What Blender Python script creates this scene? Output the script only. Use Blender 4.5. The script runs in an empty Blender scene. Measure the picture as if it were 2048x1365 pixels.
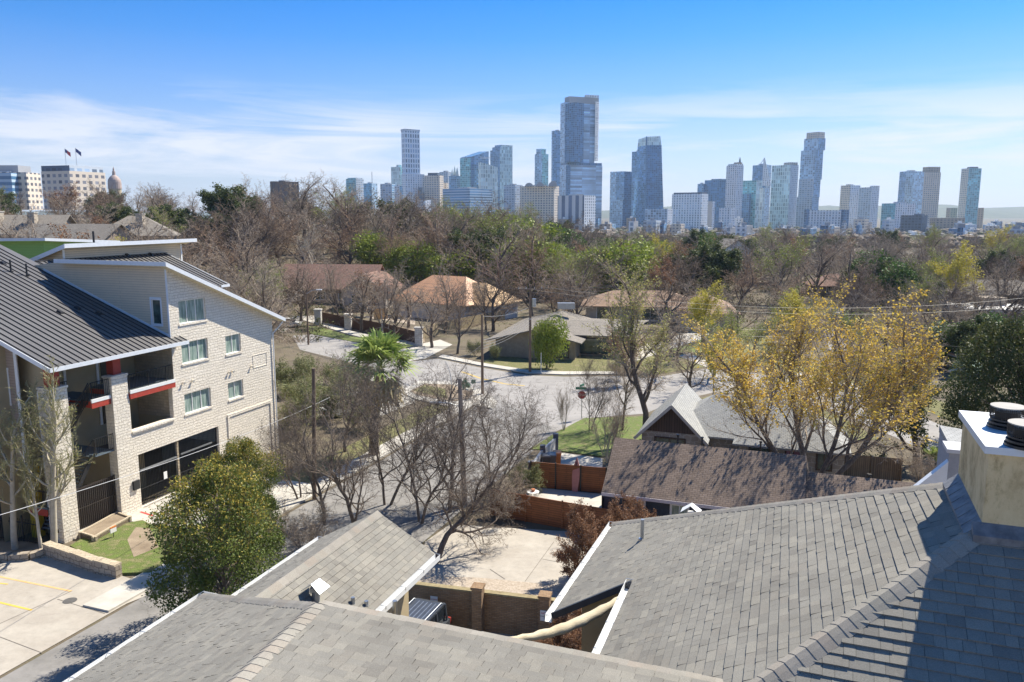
import bpy, math, random
from mathutils import Vector, Matrix, noise
R = math.radians
SC = bpy.context.scene
COL = SC.collection
V3 = Vector
# ---------------------------------------------------------------- survey helpers (turn a sight line into a point on a real surface)
F = 1593.0; PITCH = R(9.16); HC = 19.5
CAM = V3((0, 0, HC))
def ray(px, py):
    u = (px-1024)/F; v = (682.5-py)/F
    return V3((u, math.cos(PITCH)+v*math.sin(PITCH), -math.sin(PITCH)+v*math.cos(PITCH)))
def G(px, py, z=0.0):
    r = ray(px, py); return CAM + r*((z-HC)/r.z)
def PL(px, py, p0, n):
    r = ray(px, py); return CAM + r*((V3(p0)-CAM).dot(n)/r.dot(n))
def AT(px, py, y):
    r = ray(px, py); return CAM + r*(y/r.y)
YAW = R(20.5)
E2 = V3((math.sin(YAW), math.cos(YAW), 0)); E1 = V3((math.cos(YAW), -math.sin(YAW), 0)); UP = V3((0, 0, 1))
def sstep(t):
    t = max(0., min(1., t)); return t*t*(3-2*t)
def T(x, y):
    a = x/max(y, 60.)
    amp = 15.0*sstep((0.30-a)/0.75)
    z = amp*sstep((y-150)/100.)
    z = z + (-14-z)*sstep((y-330)/650.)
    return z
# ---------------------------------------------------------------- materials
def _mat(name):
    m = bpy.data.materials.new(name); m.use_nodes = True
    nt = m.node_tree; b = nt.nodes['Principled BSDF']
    return m, nt, b
def _coords(nt, kind, scale=(1, 1, 1)):
    if kind == 'UV':
        t = nt.nodes.new('ShaderNodeUVMap'); s = t.outputs[0]
    elif kind == 'World':
        t = nt.nodes.new('ShaderNodeNewGeometry'); s = t.outputs['Position']
    else:
        t = nt.nodes.new('ShaderNodeTexCoord'); s = t.outputs['Object']
    mp = nt.nodes.new('ShaderNodeMapping'); mp.inputs['Scale'].default_value = scale
    nt.links.new(s, mp.inputs[0]); return mp.outputs[0]
def _noise(nt, vec, scale, detail=4, rough=.6, dist=0):
    n = nt.nodes.new('ShaderNodeTexNoise'); n.inputs['Scale'].default_value = scale
    n.inputs['Detail'].default_value = detail; n.inputs['Roughness'].default_value = rough
    n.inputs['Distortion'].default_value = dist
    nt.links.new(vec, n.inputs['Vector']); return n.outputs['Fac']
def _ramp(nt, fac, stops):
    r = nt.nodes.new('ShaderNodeValToRGB'); nt.links.new(fac, r.inputs[0])
    el = r.color_ramp.elements
    while len(el) < len(stops): el.new(.5)
    for e, (p, c) in zip(el, stops): e.position = p; e.color = (*c[:3], 1) if len(c) >= 3 else (c[0],)*3+(1,)
    return r.outputs[0]
def _mix(nt, fac, a, b, mode='MIX'):
    m = nt.nodes.new('ShaderNodeMix'); m.data_type = 'RGBA'; m.blend_type = mode
    for i, v in ((0, fac), (6, a), (7, b)):
        if hasattr(v, 'links') or isinstance(v, bpy.types.NodeSocket): nt.links.new(v, m.inputs[i])
        elif i == 0: m.inputs[0].default_value = v
        else: m.inputs[i].default_value = (*v[:3], 1)
    return m.outputs[2]
def _bump(nt, b, h, strength, dist):
    n = nt.nodes.new('ShaderNodeBump'); n.inputs['Strength'].default_value = strength
    n.inputs['Distance'].default_value = dist
    nt.links.new(h, n.inputs['Height']); nt.links.new(n.outputs[0], b.inputs['Normal'])
def _math(nt, op, a, b=None):
    m = nt.nodes.new('ShaderNodeMath'); m.operation = op
    for i, v in enumerate((a, b)):
        if v is None: continue
        if isinstance(v, bpy.types.NodeSocket): nt.links.new(v, m.inputs[i])
        else: m.inputs[i].default_value = v
    return m.outputs[0]
def nmat(name, c1, c2, scale=3, rough=.85, bump=.0, bscale=None, metal=0, kind='Object', c3=None, stretch=(1, 1, 1), detail=5, bd=.02):
    m, nt, b = _mat(name)
    v = _coords(nt, kind, stretch)
    f = _noise(nt, v, scale, detail)
    stops = [(.3, c1), (.7, c2)] if c3 is None else [(.25, c1), (.5, c2), (.75, c3)]
    nt.links.new(_ramp(nt, f, stops), b.inputs['Base Color'])
    b.inputs['Roughness'].default_value = rough; b.inputs['Metallic'].default_value = metal
    if bump: _bump(nt, b, _noise(nt, v, bscale or scale*6, 6, .7), bump, bd)
    return m
def bmat(name, c1, c2, mortar, w, h, ms=.01, bump=.4, rough=.9, noise_amt=.35, dist=0, offs=.5, ns=1.2, bd=.02, squash=1., sfreq=2, spots=None):
    m, nt, b = _mat(name)
    v = _coords(nt, 'UV')
    if dist:
        nz = nt.nodes.new('ShaderNodeTexNoise'); nz.inputs['Scale'].default_value = 2.2; nt.links.new(v, nz.inputs['Vector'])
        vm = nt.nodes.new('ShaderNodeVectorMath'); vm.operation = 'MULTIPLY_ADD'
        nt.links.new(nz.outputs['Color'], vm.inputs[0]); vm.inputs[1].default_value = (dist,)*3; nt.links.new(v, vm.inputs[2]); vv = vm.outputs[0]
    else: vv = v
    t = nt.nodes.new('ShaderNodeTexBrick'); nt.links.new(vv, t.inputs['Vector'])
    t.offset = offs; t.squash = squash; t.squash_frequency = sfreq
    t.inputs['Color1'].default_value = (*c1, 1); t.inputs['Color2'].default_value = (*c2, 1); t.inputs['Mortar'].default_value = (*mortar, 1)
    t.inputs['Scale'].default_value = 1; t.inputs['Mortar Size'].default_value = ms; t.inputs['Brick Width'].default_value = w; t.inputs['Row Height'].default_value = h
    t.inputs['Mortar Smooth'].default_value = .3; t.inputs['Bias'].default_value = 0
    f = _noise(nt, v, ns, 6, .65)
    g = _ramp(nt, f, [(.25, (1-noise_amt,)*3), (.75, (1.0,)*3)])
    c = _mix(nt, 1., t.outputs['Color'], g, 'MULTIPLY')
    if spots:
        f2 = _noise(nt, v, 14, 3, .6); c = _mix(nt, _ramp(nt, f2, [(.55, (0,)*3), (.7, (spots[3],)*3)]), c, spots[:3])
    nt.links.new(c, b.inputs['Base Color']); b.inputs['Roughness'].default_value = rough
    if bump:
        hh = _math(nt, 'ADD', _math(nt, 'MULTIPLY', t.outputs['Fac'], -1.), _math(nt, 'MULTIPLY', _noise(nt, v, 7, 5, .7), .8))
        _bump(nt, b, hh, bump, bd)
    return m
def plain(name, c, rough=.6, metal=0, spec=.5, var=.12, scale=4):
    m, nt, b = _mat(name)
    v = _coords(nt, 'Object'); f = _noise(nt, v, scale, 4)
    nt.links.new(_ramp(nt, f, [(.3, tuple(x*(1-var) for x in c)), (.7, tuple(min(1, x*(1+var)) for x in c))]), b.inputs['Base Color'])
    b.inputs['Roughness'].default_value = rough; b.inputs['Metallic'].default_value = metal; b.inputs['Specular IOR Level'].default_value = spec
    return m
def glassy(name, c, c2=None, rough=.08, scale=1.5, stretch=(1, 1, 1)):
    m, nt, b = _mat(name)
    v = _coords(nt, 'UV', stretch); f = _noise(nt, v, scale, 3)
    nt.links.new(_ramp(nt, f, [(.35, c), (.65, c2 or tuple(x*1.5 for x in c))]), b.inputs['Base Color'])
    b.inputs['Roughness'].default_value = rough; b.inputs['Specular IOR Level'].default_value = .8
    return m
def grid(name, glass, frame, wx, wz, fx=.25, fz=.3, rough=.25, metal=.0, gvar=.5, slab=None):
    """curtain wall / window grid in metres on the UV: panes glass, bars frame"""
    m, nt, b = _mat(name)
    v = _coords(nt, 'UV')
    sx = nt.nodes.new('ShaderNodeSeparateXYZ'); nt.links.new(v, sx.inputs[0])
    X = _math(nt, 'DIVIDE', sx.outputs[0], wx); Z = _math(nt, 'DIVIDE', sx.outputs[1], wz)
    a = _math(nt, 'LESS_THAN', _math(nt, 'FRACT', X), fx); c = _math(nt, 'LESS_THAN', _math(nt, 'FRACT', Z), fz)
    bar = _math(nt, 'MAXIMUM', a, c)
    cx = nt.nodes.new('ShaderNodeCombineXYZ'); nt.links.new(_math(nt, 'FLOOR', X), cx.inputs[0]); nt.links.new(_math(nt, 'FLOOR', Z), cx.inputs[1])
    wn = nt.nodes.new('ShaderNodeTexWhiteNoise'); nt.links.new(cx.outputs[0], wn.inputs[0])
    g = _ramp(nt, wn.outputs['Value'], [(0, tuple(x*(1-gvar) for x in glass)), (1, tuple(min(1, x*(1+gvar)) for x in glass))])
    big = _noise(nt, _coords(nt, 'UV', (.02, .02, .02)), 1., 3)  # broad uneven reflections, painted into the pane colour
    g = _mix(nt, 1., g, _ramp(nt, big, [(.35, (.62,)*3), (.65, (1.3,)*3)]), 'MULTIPLY')
    nt.links.new(_mix(nt, bar, g, frame), b.inputs['Base Color'])
    rr = nt.nodes.new('ShaderNodeMapRange'); nt.links.new(bar, rr.inputs[0]); rr.inputs[3].default_value = rough; rr.inputs[4].default_value = .8
    nt.links.new(rr.outputs[0], b.inputs['Roughness']); b.inputs['Metallic'].default_value = metal
    b.inputs['Specular IOR Level'].default_value = .6
    return m
def tabmat(name, cols, grain=.25):
    """roof shingles modelled as separate tabs: each tab has its own shade of grey"""
    m, nt, b = _mat(name)
    a = nt.nodes.new('ShaderNodeAttribute'); a.attribute_name = 'tab'
    v = _coords(nt, 'Object')
    c = _ramp(nt, a.outputs['Fac'], [(i/(len(cols)-1), c) for i, c in enumerate(cols)])
    c = _mix(nt, 1., c, _ramp(nt, _noise(nt, v, 90, 3, .7), [(.3, (1-grain,)*3), (.7, (1.1,)*3)]), 'MULTIPLY')
    c = _mix(nt, 1., c, _ramp(nt, _noise(nt, v, .8, 6, .7), [(.3, (.80,)*3), (.7, (1.08,)*3)]), 'MULTIPLY')
    c = _mix(nt, _ramp(nt, _noise(nt, v, 9, 6, .8), [(.60, (0,)*3), (.72, (.45,)*3)]), c, (.40, .38, .34))
    c = _mix(nt, _ramp(nt, _noise(nt, v, 3.3, 7, .8), [(.62, (0,)*3), (.74, (.35,)*3)]), c, (.14, .12, .10))
    nt.links.new(c, b.inputs['Base Color']); b.inputs['Roughness'].default_value = .93
    b.inputs['Specular IOR Level'].default_value = .25
    _bump(nt, b, _noise(nt, v, 140, 3, .7), .5, .004)
    return m
# ---------------------------------------------------------------- mesh builder
class MB:
    def __init__(s): s.v = []; s.f = []; s.mi = []; s.tab = []; s.uv = {}
    def poly(s, pts, mi=0, tab=None, uv=None):
        i = len(s.v); s.v += [tuple(p) for p in pts]; s.f.append(tuple(range(i, i+len(pts)))); s.mi.append(mi); s.tab.append(tab)
        if uv: s.uv[len(s.f)-1] = uv
        return s
    def hexa(s, b, t, mi=0):
        """b,t: lists of n points, bottom ring and top ring (counter-clockwise seen from above)"""
        n = len(b); i = len(s.v); s.v += [tuple(p) for p in b]+[tuple(p) for p in t]
        s.f.append(tuple(range(i+n-1, i-1, -1))); s.f.append(tuple(range(i+n, i+2*n)))
        for k in range(n): s.f.append((i+k, i+(k+1) % n, i+n+(k+1) % n, i+n+k))
        s.mi += [mi]*(n+2); s.tab += [None]*(n+2); return s
    def box(s, c, u, v, w, mi=0):
        """centre c, half-vectors u,v,w"""
        c, u, v, w = V3(c), V3(u), V3(v), V3(w)
        return s.hexa([c-u-v-w, c+u-v-w, c+u+v-w, c-u+v-w], [c-u-v+w, c+u-v+w, c+u+v+w, c-u+v+w], mi)
    def rect(s, x0, x1, y0, y1, z0, z1, mi=0):
        return s.hexa([(x0, y0, z0), (x1, y0, z0), (x1, y1, z0), (x0, y1, z0)], [(x0, y0, z1), (x1, y0, z1), (x1, y1, z1), (x0, y1, z1)], mi)
    def fbox(s, fr, u0, u1, o0, o1, z0, z1, mi=0):
        """box in a frame fr(u,o,z)"""
        q = [fr(u0, o0, z0), fr(u1, o0, z0), fr(u1, o1, z0), fr(u0, o1, z0)]; r = [fr(u0, o0, z1), fr(u1, o0, z1), fr(u1, o1, z1), fr(u0, o1, z1)]
        if (q[1]-q[0]).cross(q[3]-q[0]).z < 0: q = [q[0], q[3], q[2], q[1]]; r = [r[0], r[3], r[2], r[1]]
        return s.hexa(q, r, mi)
    def bar(s, p, q, w, h=None, mi=0):
        p, q = V3(p), V3(q); d = (q-p); 
        if d.length < 1e-6: return s
        dn = d.normalized(); a = dn.cross(UP) if abs(dn.z) < .95 else V3((1, 0, 0)); a.normalize(); b = a.cross(dn)
        h = h or w
        return s.box((p+q)/2, d/2, a*w/2, b*h/2, mi) if False else s.hexa([p-a*w/2-b*h/2, p+a*w/2-b*h/2, p+a*w/2+b*h/2, p-a*w/2+b*h/2], [q-a*w/2-b*h/2, q+a*w/2-b*h/2, q+a*w/2+b*h/2, q-a*w/2+b*h/2], mi)
    def tube(s, pts, rad, n=6, mi=0, cap=True):
        rings = []; prev = None
        m = len(pts)
        for k in range(m):
            p = V3(pts[k]); d = (V3(pts[min(k+1, m-1)])-V3(pts[max(k-1, 0)])).normalized()
            if prev is None:
                a = d.cross(UP) if abs(d.z) < .9 else d.cross(V3((1, 0, 0)))
            else: a = prev-d*prev.dot(d)
            if a.length < 1e-6: a = V3((1, 0, 0))
            a.normalize(); prev = a; b = d.cross(a); r = rad[k] if isinstance(rad, (list, tuple)) else rad
            i = len(s.v)
            for j in range(n):
                t = 2*math.pi*j/n; s.v.append(tuple(p+a*(r*math.cos(t))+b*(r*math.sin(t))))
            rings.append(i)
        for k in range(m-1):
            for j in range(n):
                s.f.append((rings[k]+j, rings[k]+(j+1) % n, rings[k+1]+(j+1) % n, rings[k+1]+j)); s.mi.append(mi); s.tab.append(None)
        if cap:
            s.f.append(tuple(rings[0]+j for j in range(n-1, -1, -1))); s.f.append(tuple(rings[-1]+j for j in range(n))); s.mi += [mi, mi]; s.tab += [None, None]
        return s
    def prism(s, pts, z0, z1, mi=0):
        pts = [V3((p[0], p[1], 0)) for p in pts]
        ar = sum(pts[i].x*pts[(i+1) % len(pts)].y-pts[(i+1) % len(pts)].x*pts[i].y for i in range(len(pts)))
        if ar < 0: pts.reverse()
        return s.hexa([p+UP*z0 for p in pts], [p+UP*z1 for p in pts], mi)
    def slab(s, pts, th, mi=0):
        """thick sheet: polygon given on its top face, thickness measured straight down"""
        pts = [V3(p) for p in pts]; n = V3((0, 0, 0))
        for i in range(len(pts)): n += (pts[i]-pts[0]).cross(pts[(i+1) % len(pts)]-pts[0])
        if n.z < 0: pts.reverse()
        return s.hexa([p-UP*th for p in pts], pts, mi)
    def build(s, name, mats, parent=None, smooth=False):
        off = V3(parent.matrix_basis.translation) if parent is not None else V3((0, 0, 0))
        q = parent
        while q is not None and q.parent is not None: q = q.parent; off = off+V3(q.matrix_basis.translation)
        me = bpy.data.meshes.new(name); vv = [(a-off.x, b-off.y, c-off.z) for a, b, c in s.v]
        me.from_pydata(vv, [], s.f)
        if not isinstance(mats, (list, tuple)): mats = [mats]
        for m in mats: me.materials.append(m)
        me.polygons.foreach_set('material_index', s.mi)
        if smooth: me.polygons.foreach_set('use_smooth', [True]*len(s.f))
        if len(s.f) < 60000:
            ul = me.uv_layers.new(name='UVMap'); uvs = []
            for fi, f in enumerate(s.f):
                if fi in s.uv: uvs += [c for q_ in s.uv[fi] for c in q_]; continue
                p0 = V3(s.v[f[0]]); n = V3((0, 0, 0)); pp = [V3(s.v[i]) for i in f]
                for i in range(1, len(pp)-1): n += (pp[i]-p0).cross(pp[i+1]-p0)
                if n.length < 1e-9: n = UP.copy()
                n.normalize()
                if abs(n.z) > .985: t = V3((1, 0, 0)); b = V3((0, 1, 0))
                else:
                    t = UP.cross(n).normalized(); b = n.cross(t)
                for p in pp: uvs += [p.dot(t), p.dot(b)]
            ul.data.foreach_set('uv', uvs)
        if any(t is not None for t in s.tab):
            at = me.attributes.new('tab', 'FLOAT', 'FACE'); at.data.foreach_set('value', [t if t is not None else .5 for t in s.tab])
        me.validate(); me.update()
        o = bpy.data.objects.new(name, me); COL.objects.link(o)
        if parent is not None: o.parent = parent
        return o
def thing(name, label, cat, loc=(0, 0, 0), group=None):
    o = bpy.data.objects.new(name, None); COL.objects.link(o); o.location = loc; o.empty_display_size = .3
    o['label'] = label; o['category'] = cat
    if group: o['group'] = group
    return o
def tag(o, label, cat, group=None):
    o['label'] = label; o['category'] = cat
    if group: o['group'] = group
    return o
def struct(o, kind='structure', label=None):
    o['kind'] = kind
    if label: o['label'] = label
    return o
def dup(root, loc, rz=0, sc=1., label=None, group=None):
    r = root.copy(); COL.objects.link(r); r.location = loc; r.rotation_euler = (0, 0, rz); r.scale = (sc,)*3 if not isinstance(sc, tuple) else sc
    if label: r['label'] = label
    if group: r['group'] = group
    for ch in root.children:
        c = ch.copy(); COL.objects.link(c); c.parent = r
        for g in ch.children:
            d = g.copy(); COL.objects.link(d); d.parent = c
    return r
def frame(o, u, n):
    o, u, n = V3(o), V3(u), V3(n)
    return lambda a, b, c: o+u*a+n*b+UP*c
# convex clip of 2-D polygon
def clip(poly, a, b, c):
    """keep a*x+b*y<=c"""
    out = []
    for i in range(len(poly)):
        p, q = poly[i], poly[(i+1) % len(poly)]
        dp = a*p[0]+b*p[1]-c; dq = a*q[0]+b*q[1]-c
        if dp <= 0: out.append(p)
        if dp*dq < 0:
            t = dp/(dp-dq); out.append((p[0]+(q[0]-p[0])*t, p[1]+(q[1]-p[1])*t))
    return out
def cliprect(poly, x0, x1, y0, y1):
    for a, b, c in ((-1, 0, -x0), (1, 0, x1), (0, -1, -y0), (0, 1, y1)):
        if len(poly) < 3: return []
        poly = clip(poly, a, b, c)
    return poly if len(poly) >= 3 else []
def wallgrid(mb, fr, outline, holes, depth=.22, mi=0, rmi=None, o=0.):
    """vertical wall in plane o of frame fr(u,o,z), outline convex [(u,z)], rectangular holes (u0,u1,z0,z1) with reveals going inwards"""
    us = sorted({p[0] for p in outline} | {h[i] for h in holes for i in (0, 1)}); zs = sorted({p[1] for p in outline} | {h[i] for h in holes for i in (2, 3)})
    us = sorted({min(p[0] for p in outline), max(p[0] for p in outline)} | {h[i] for h in holes for i in (0, 1)})
    zs = sorted({min(p[1] for p in outline), max(p[1] for p in outline)} | {h[i] for h in holes for i in (2, 3)})
    for i in range(len(us)-1):
        for j in range(len(zs)-1):
            cu, cz = (us[i]+us[i+1])/2, (zs[j]+zs[j+1])/2
            if any(h[0] < cu < h[1] and h[2] < cz < h[3] for h in holes): continue
            q = cliprect(outline, us[i], us[i+1], zs[j], zs[j+1])
            if q: mb.poly([fr(a, o, b) for a, b in q], mi)
    rm = mi if rmi is None else rmi
    for a, b, c, d in holes:
        if depth <= 0: continue
        mb.poly([fr(a, o, c), fr(b, o, c), fr(b, o-depth, c), fr(a, o-depth, c)], rm); mb.poly([fr(a, o, d), fr(a, o-depth, d), fr(b, o-depth, d), fr(b, o, d)], rm)
        mb.poly([fr(a, o, c), fr(a, o-depth, c), fr(a, o-depth, d), fr(a, o, d)], rm); mb.poly([fr(b, o, c), fr(b, o, d), fr(b, o-depth, d), fr(b, o-depth, c)], rm)
def shingles(mb, poly, U, VV, ex=.13, tw=.17, rnd=None, lift=.012, mi=0):
    """lay separate shingle tabs over a roof polygon; U along the eave, VV up the slope"""
    rnd = rnd or random.Random(5)
    o = V3(poly[0]); U = V3(U).normalized(); N = U.cross(V3(VV)).normalized(); 
    if N.z < 0: N = -N
    VV = N.cross(U).normalized()
    if VV.z < 0: VV = -VV
    p2 = [((V3(p)-o).dot(U), (V3(p)-o).dot(VV)) for p in poly]
    u0, u1 = min(p[0] for p in p2), max(p[0] for p in p2); v0, v1 = min(p[1] for p in p2), max(p[1] for p in p2)
    k = 0; v = v0
    while v < v1:
        u = u0-rnd.random()*tw
        while u < u1:
            w = tw*rnd.choice((.7, .85, 1, 1.15, 1.5)); q = cliprect(p2, u+.0015, u+w-.0015, v, v+ex)
            if q:
                l0 = lift*rnd.choice((.85, 1., 1.35)); tb = rnd.random()
                top = [o+U*a+VV*b+N*(.002+l0*(1-(b-v)/ex)) for a, b in q]
                n0 = (top[1]-top[0]).cross(top[2]-top[0])
                if n0.dot(N) < 0: top.reverse(); q = q[::-1]
                mb.poly(top, mi, tb)
                for i in range(len(q)):
                    a, b = q[i], q[(i+1) % len(q)]
                    if abs(a[1]-v) < 1e-5 and abs(b[1]-v) < 1e-5:
                        A = o+U*a[0]+VV*a[1]-N*.012; B = o+U*b[0]+VV*b[1]-N*.012
                        mb.poly([A, B, top[(i+1) % len(q)], top[i]], mi, tb*.6)
            u += w
        v += ex; k += 1
def ridgecap(mb, p, q, nl, nr, half=.15, ex=.145, mi=0, rnd=None):
    """overlapping cap shingles from low end p to high end q; nl,nr: unit vectors down each roof plane"""
    rnd = rnd or random.Random(3); p, q = V3(p), V3(q); d = (q-p); L = d.length; d.normalize(); n = int(L/ex)+1
    nl, nr = V3(nl).normalized(), V3(nr).normalized(); up = (-(nl+nr)); 
    if up.length < .05: up = UP.copy()
    up.normalize()
    for k in range(n):
        a = p+d*(k*ex); b = p+d*min(L, (k+1)*ex+.05); tb = rnd.random(); j = rnd.uniform(-.008, .008)
        def prof(c, h): return [c+nl*(half+j)+up*(h-.016), c+nl*half*.45+up*h, c+up*(h+.004), c+nr*half*.45+up*h, c+nr*(half+j)+up*(h-.016)]
        A = prof(a, .032); B = prof(b, .024)
        for i in range(4): mb.poly([A[i], A[i+1], B[i+1], B[i]], mi, tb)
        A2 = prof(a, .020)
        for i in range(4): mb.poly([A2[i], A2[i+1], A[i+1], A[i]], mi, tb*.5)
# ---------------------------------------------------------------- camera, light, sky
cam = bpy.data.cameras.new('camera'); co = bpy.data.objects.new('camera', cam); COL.objects.link(co)
co.location = CAM; co.rotation_euler = (R(90)-PITCH, 0, 0); cam.lens = F/2048*36; cam.sensor_width = 36; cam.clip_end = 30000; cam.clip_start = .2
SC.camera = co
SUN_EL = R(50); SUN_AZ = R(48)     # azimuth to the right of the view direction (+Y)
sd = V3((math.sin(SUN_AZ)*math.cos(SUN_EL), math.cos(SUN_AZ)*math.cos(SUN_EL), math.sin(SUN_EL)))
sl = bpy.data.lights.new('sun', 'SUN'); so = bpy.data.objects.new('sun', sl); COL.objects.link(so)
sl.energy = 5.0; sl.angle = R(.53); sl.color = (1, .93, .80)
so.rotation_euler = (-sd).to_track_quat('-Z', 'Y').to_euler(); so.location = (60, 60, 80)
w = bpy.data.worlds.new('World'); SC.world = w; w.use_nodes = True
nt = w.node_tree; bg = nt.nodes['Background']
sky = nt.nodes.new('ShaderNodeTexSky'); sky.sky_type = 'NISHITA'; sky.sun_disc = False
sky.sun_elevation = SUN_EL; sky.sun_rotation = SUN_AZ; sky.altitude = 200; sky.air_density = 1.0; sky.dust_density = .35; sky.ozone_density = 2.2
tc = nt.nodes.new('ShaderNodeTexCoord'); sp = nt.nodes.new('ShaderNodeSeparateXYZ'); nt.links.new(tc.outputs['Generated'], sp.inputs[0])
el = sp.outputs[2]
az = _math(nt, 'ARCTAN2', sp.outputs[0], sp.outputs[1])
cb = nt.nodes.new('ShaderNodeCombineXYZ')
nt.links.new(_math(nt, 'ADD', _math(nt, 'MULTIPLY', az, 1.6), _math(nt, 'MULTIPLY', el, 3.0)), cb.inputs[0]); nt.links.new(_math(nt, 'MULTIPLY', el, 17.), cb.inputs[1])
cl = _noise(nt, cb.outputs[0], 1.55, 12, .66, .9)
cb2 = nt.nodes.new('ShaderNodeCombineXYZ'); nt.links.new(_math(nt, 'MULTIPLY', az, 1.0), cb2.inputs[0]); nt.links.new(_math(nt, 'MULTIPLY', el, 5.), cb2.inputs[1])
cb2.inputs[2].default_value = 3.1
cl2 = _noise(nt, cb2.outputs[0], 2.2, 3, .5)
band = _ramp(nt, el, [(0., (1, 1, 1)), (.06, (.95,)*3), (.10, (.8,)*3), (.155, (.0,)*3)])
cm = _math(nt, 'MULTIPLY', _ramp(nt, _math(nt, 'ADD', cl, _math(nt, 'MULTIPLY', _math(nt, 'SUBTRACT', cl2, .5), .9)), [(.43, (0,)*3), (.64, (1,)*3)]), band)
hz = _ramp(nt, el, [(0., (.42,)*3), (.05, (.28,)*3), (.12, (.08,)*3), (.2, (.0,)*3)])
fac = _math(nt, 'MINIMUM', _math(nt, 'ADD', _math(nt, 'MULTIPLY', cm, .85), hz), 1.0)
tint = _ramp(nt, el, [(0., (.72, .74, .96)), (.09, (.58, .72, 1.04)), (.15, (.38, .68, 1.12)), (.20, (.22, .64, 1.15)), (.25, (.09, .58, 1.15)), (.6, (.25, .66, 1.05))])
mx = _mix(nt, fac, _mix(nt, 1., sky.outputs[0], tint, 'MULTIPLY'), (6.5, 6.75, 7.4))
nt.links.new(mx, bg.inputs[0]); bg.inputs[1].default_value = .08
SC.view_settings.view_transform = 'Standard'; SC.view_settings.look = 'None'; SC.view_settings.exposure = 0.82; SC.view_settings.gamma = 1
try:
    SC.cycles.volume_bounces = 0; SC.cycles.max_bounces = 6; SC.cycles.diffuse_bounces = 3; SC.cycles.volume_max_steps = 64
    SC.cycles.transparent_max_bounces = 8; SC.cycles.use_denoising = True
except Exception: pass
# ---------------------------------------------------------------- shared materials
M = {}
M['ground'] = nmat('earth_and_dry_grass', (.07, .058, .04), (.15, .12, .08), .3, .95, .6, 6, kind='World', c3=(.10, .10, .045), bd=.1, detail=9)
M['asphalt'] = nmat('road_asphalt', (.27, .255, .24), (.345, .325, .305), .35, .9, .2, 40, kind='World', bd=.01)
M['asphalt2'] = nmat('lane_asphalt', (.20, .19, .175), (.275, .26, .245), .5, .9, .2, 40, kind='World', bd=.01)
M['concrete'] = nmat('pale_concrete', (.36, .32, .27), (.45, .41, .35), .45, .85, .15, 20, kind='World', bd=.01)
def worn(m, sc=.9, amt=.82, crack=True):
    nt = m.node_tree; b = nt.nodes['Principled BSDF']; src = b.inputs['Base Color'].links[0].from_socket; v = _coords(nt, 'World')
    c = _mix(nt, 1., src, _ramp(nt, _noise(nt, v, sc, 8, .75), [(.35, (amt,)*3), (.6, (1.05,)*3)]), 'MULTIPLY')
    st_ = _mix(nt, 1., c, _ramp(nt, _noise(nt, _coords(nt, 'World', (.35, 1, 1)), 3.1, 5, .8), [(.30, (.78,)*3), (.42, (1.,)*3)]), 'MULTIPLY')
    if crack:
        vo = nt.nodes.new('ShaderNodeTexVoronoi'); vo.feature = 'DISTANCE_TO_EDGE'; vo.inputs['Scale'].default_value = .22
        nz = nt.nodes.new('ShaderNodeTexNoise'); nz.inputs['Scale'].default_value = .8; nz.inputs['Detail'].default_value = 6; nt.links.new(v, nz.inputs['Vector'])
        vm = nt.nodes.new('ShaderNodeVectorMath'); vm.operation = 'MULTIPLY_ADD'; nt.links.new(nz.outputs['Color'], vm.inputs[0]); vm.inputs[1].default_value = (2.4,)*3; nt.links.new(v, vm.inputs[2]); nt.links.new(vm.outputs[0], vo.inputs['Vector'])
        st_ = _mix(nt, _ramp(nt, vo.outputs['Distance'], [(.0, (.55,)*3), (.012, (0,)*3)]), st_, (.07, .065, .06))
    nt.links.new(st_, b.inputs['Base Color'])
worn(M['asphalt'], .5, .9); worn(M['asphalt2']); worn(M['concrete'], 1.3, .88, False)
M['walk'] = nmat('pavement_concrete', (.42, .39, .34), (.55, .52, .46), 1.2, .85, .15, 20, kind='World', bd=.01)
M['grass'] = nmat('lawn_grass', (.30, .25, .13), (.13, .165, .04), 1.9, .95, .9, 14, kind='World', c3=(.17, .24, .04), bd=.1, detail=9)
M['drygrass'] = nmat('dry_grass', (.30, .24, .14), (.16, .16, .055), .9, .95, .9, 14, kind='World', c3=(.24, .20, .10), bd=.1, detail=9)
M['dirt'] = nmat('bare_earth', (.20, .15, .10), (.34, .27, .19), .9, .95, .5, 12, kind='World', bd=.04)
M['gravel'] = nmat('tan_gravel', (.30, .24, .18), (.52, .44, .35), 9, .95, .8, 30, kind='World', bd=.02)
M['white'] = plain('white_paint', (.78, .78, .76), .5, var=.05)
M['black'] = plain('black_metal', (.025, .025, .027), .45, .2)
M['galv'] = plain('galvanised_metal', (.42, .44, .46), .35, .8)
M['wood'] = nmat('weathered_pole_wood', (.11, .075, .05), (.24, .17, .12), 1.5, .9, .3, 20, stretch=(4, 4, .5))
M['stucco'] = nmat('tan_stucco', (.42, .33, .19), (.52, .42, .26), 1.3, .9, .25, 60, bd=.01)
M['tabs'] = tabmat('grey_shingles', [(.225, .21, .182), (.275, .26, .225), (.25, .236, .205), (.31, .29, .245), (.26, .24, .205)])
M['tabs_r'] = tabmat('ridge_shingles', [(.30, .275, .235), (.35, .32, .275), (.32, .30, .255), (.335, .29, .24)])
M['stone'] = bmat('chopped_limestone', (.90, .82, .69), (.84, .76, .63), (.66, .58, .47), .44, .20, .014, 1., .9, .10, .22, .37, .8, .07, .6, 3)
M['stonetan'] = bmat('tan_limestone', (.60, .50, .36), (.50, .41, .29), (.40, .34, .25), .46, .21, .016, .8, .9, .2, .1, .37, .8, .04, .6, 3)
M['siding'] = bmat('lap_siding_tan', (.72, .60, .43), (.70, .58, .42), (.42, .34, .25), 30, .17, .012, .5, .8, .1)
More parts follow.
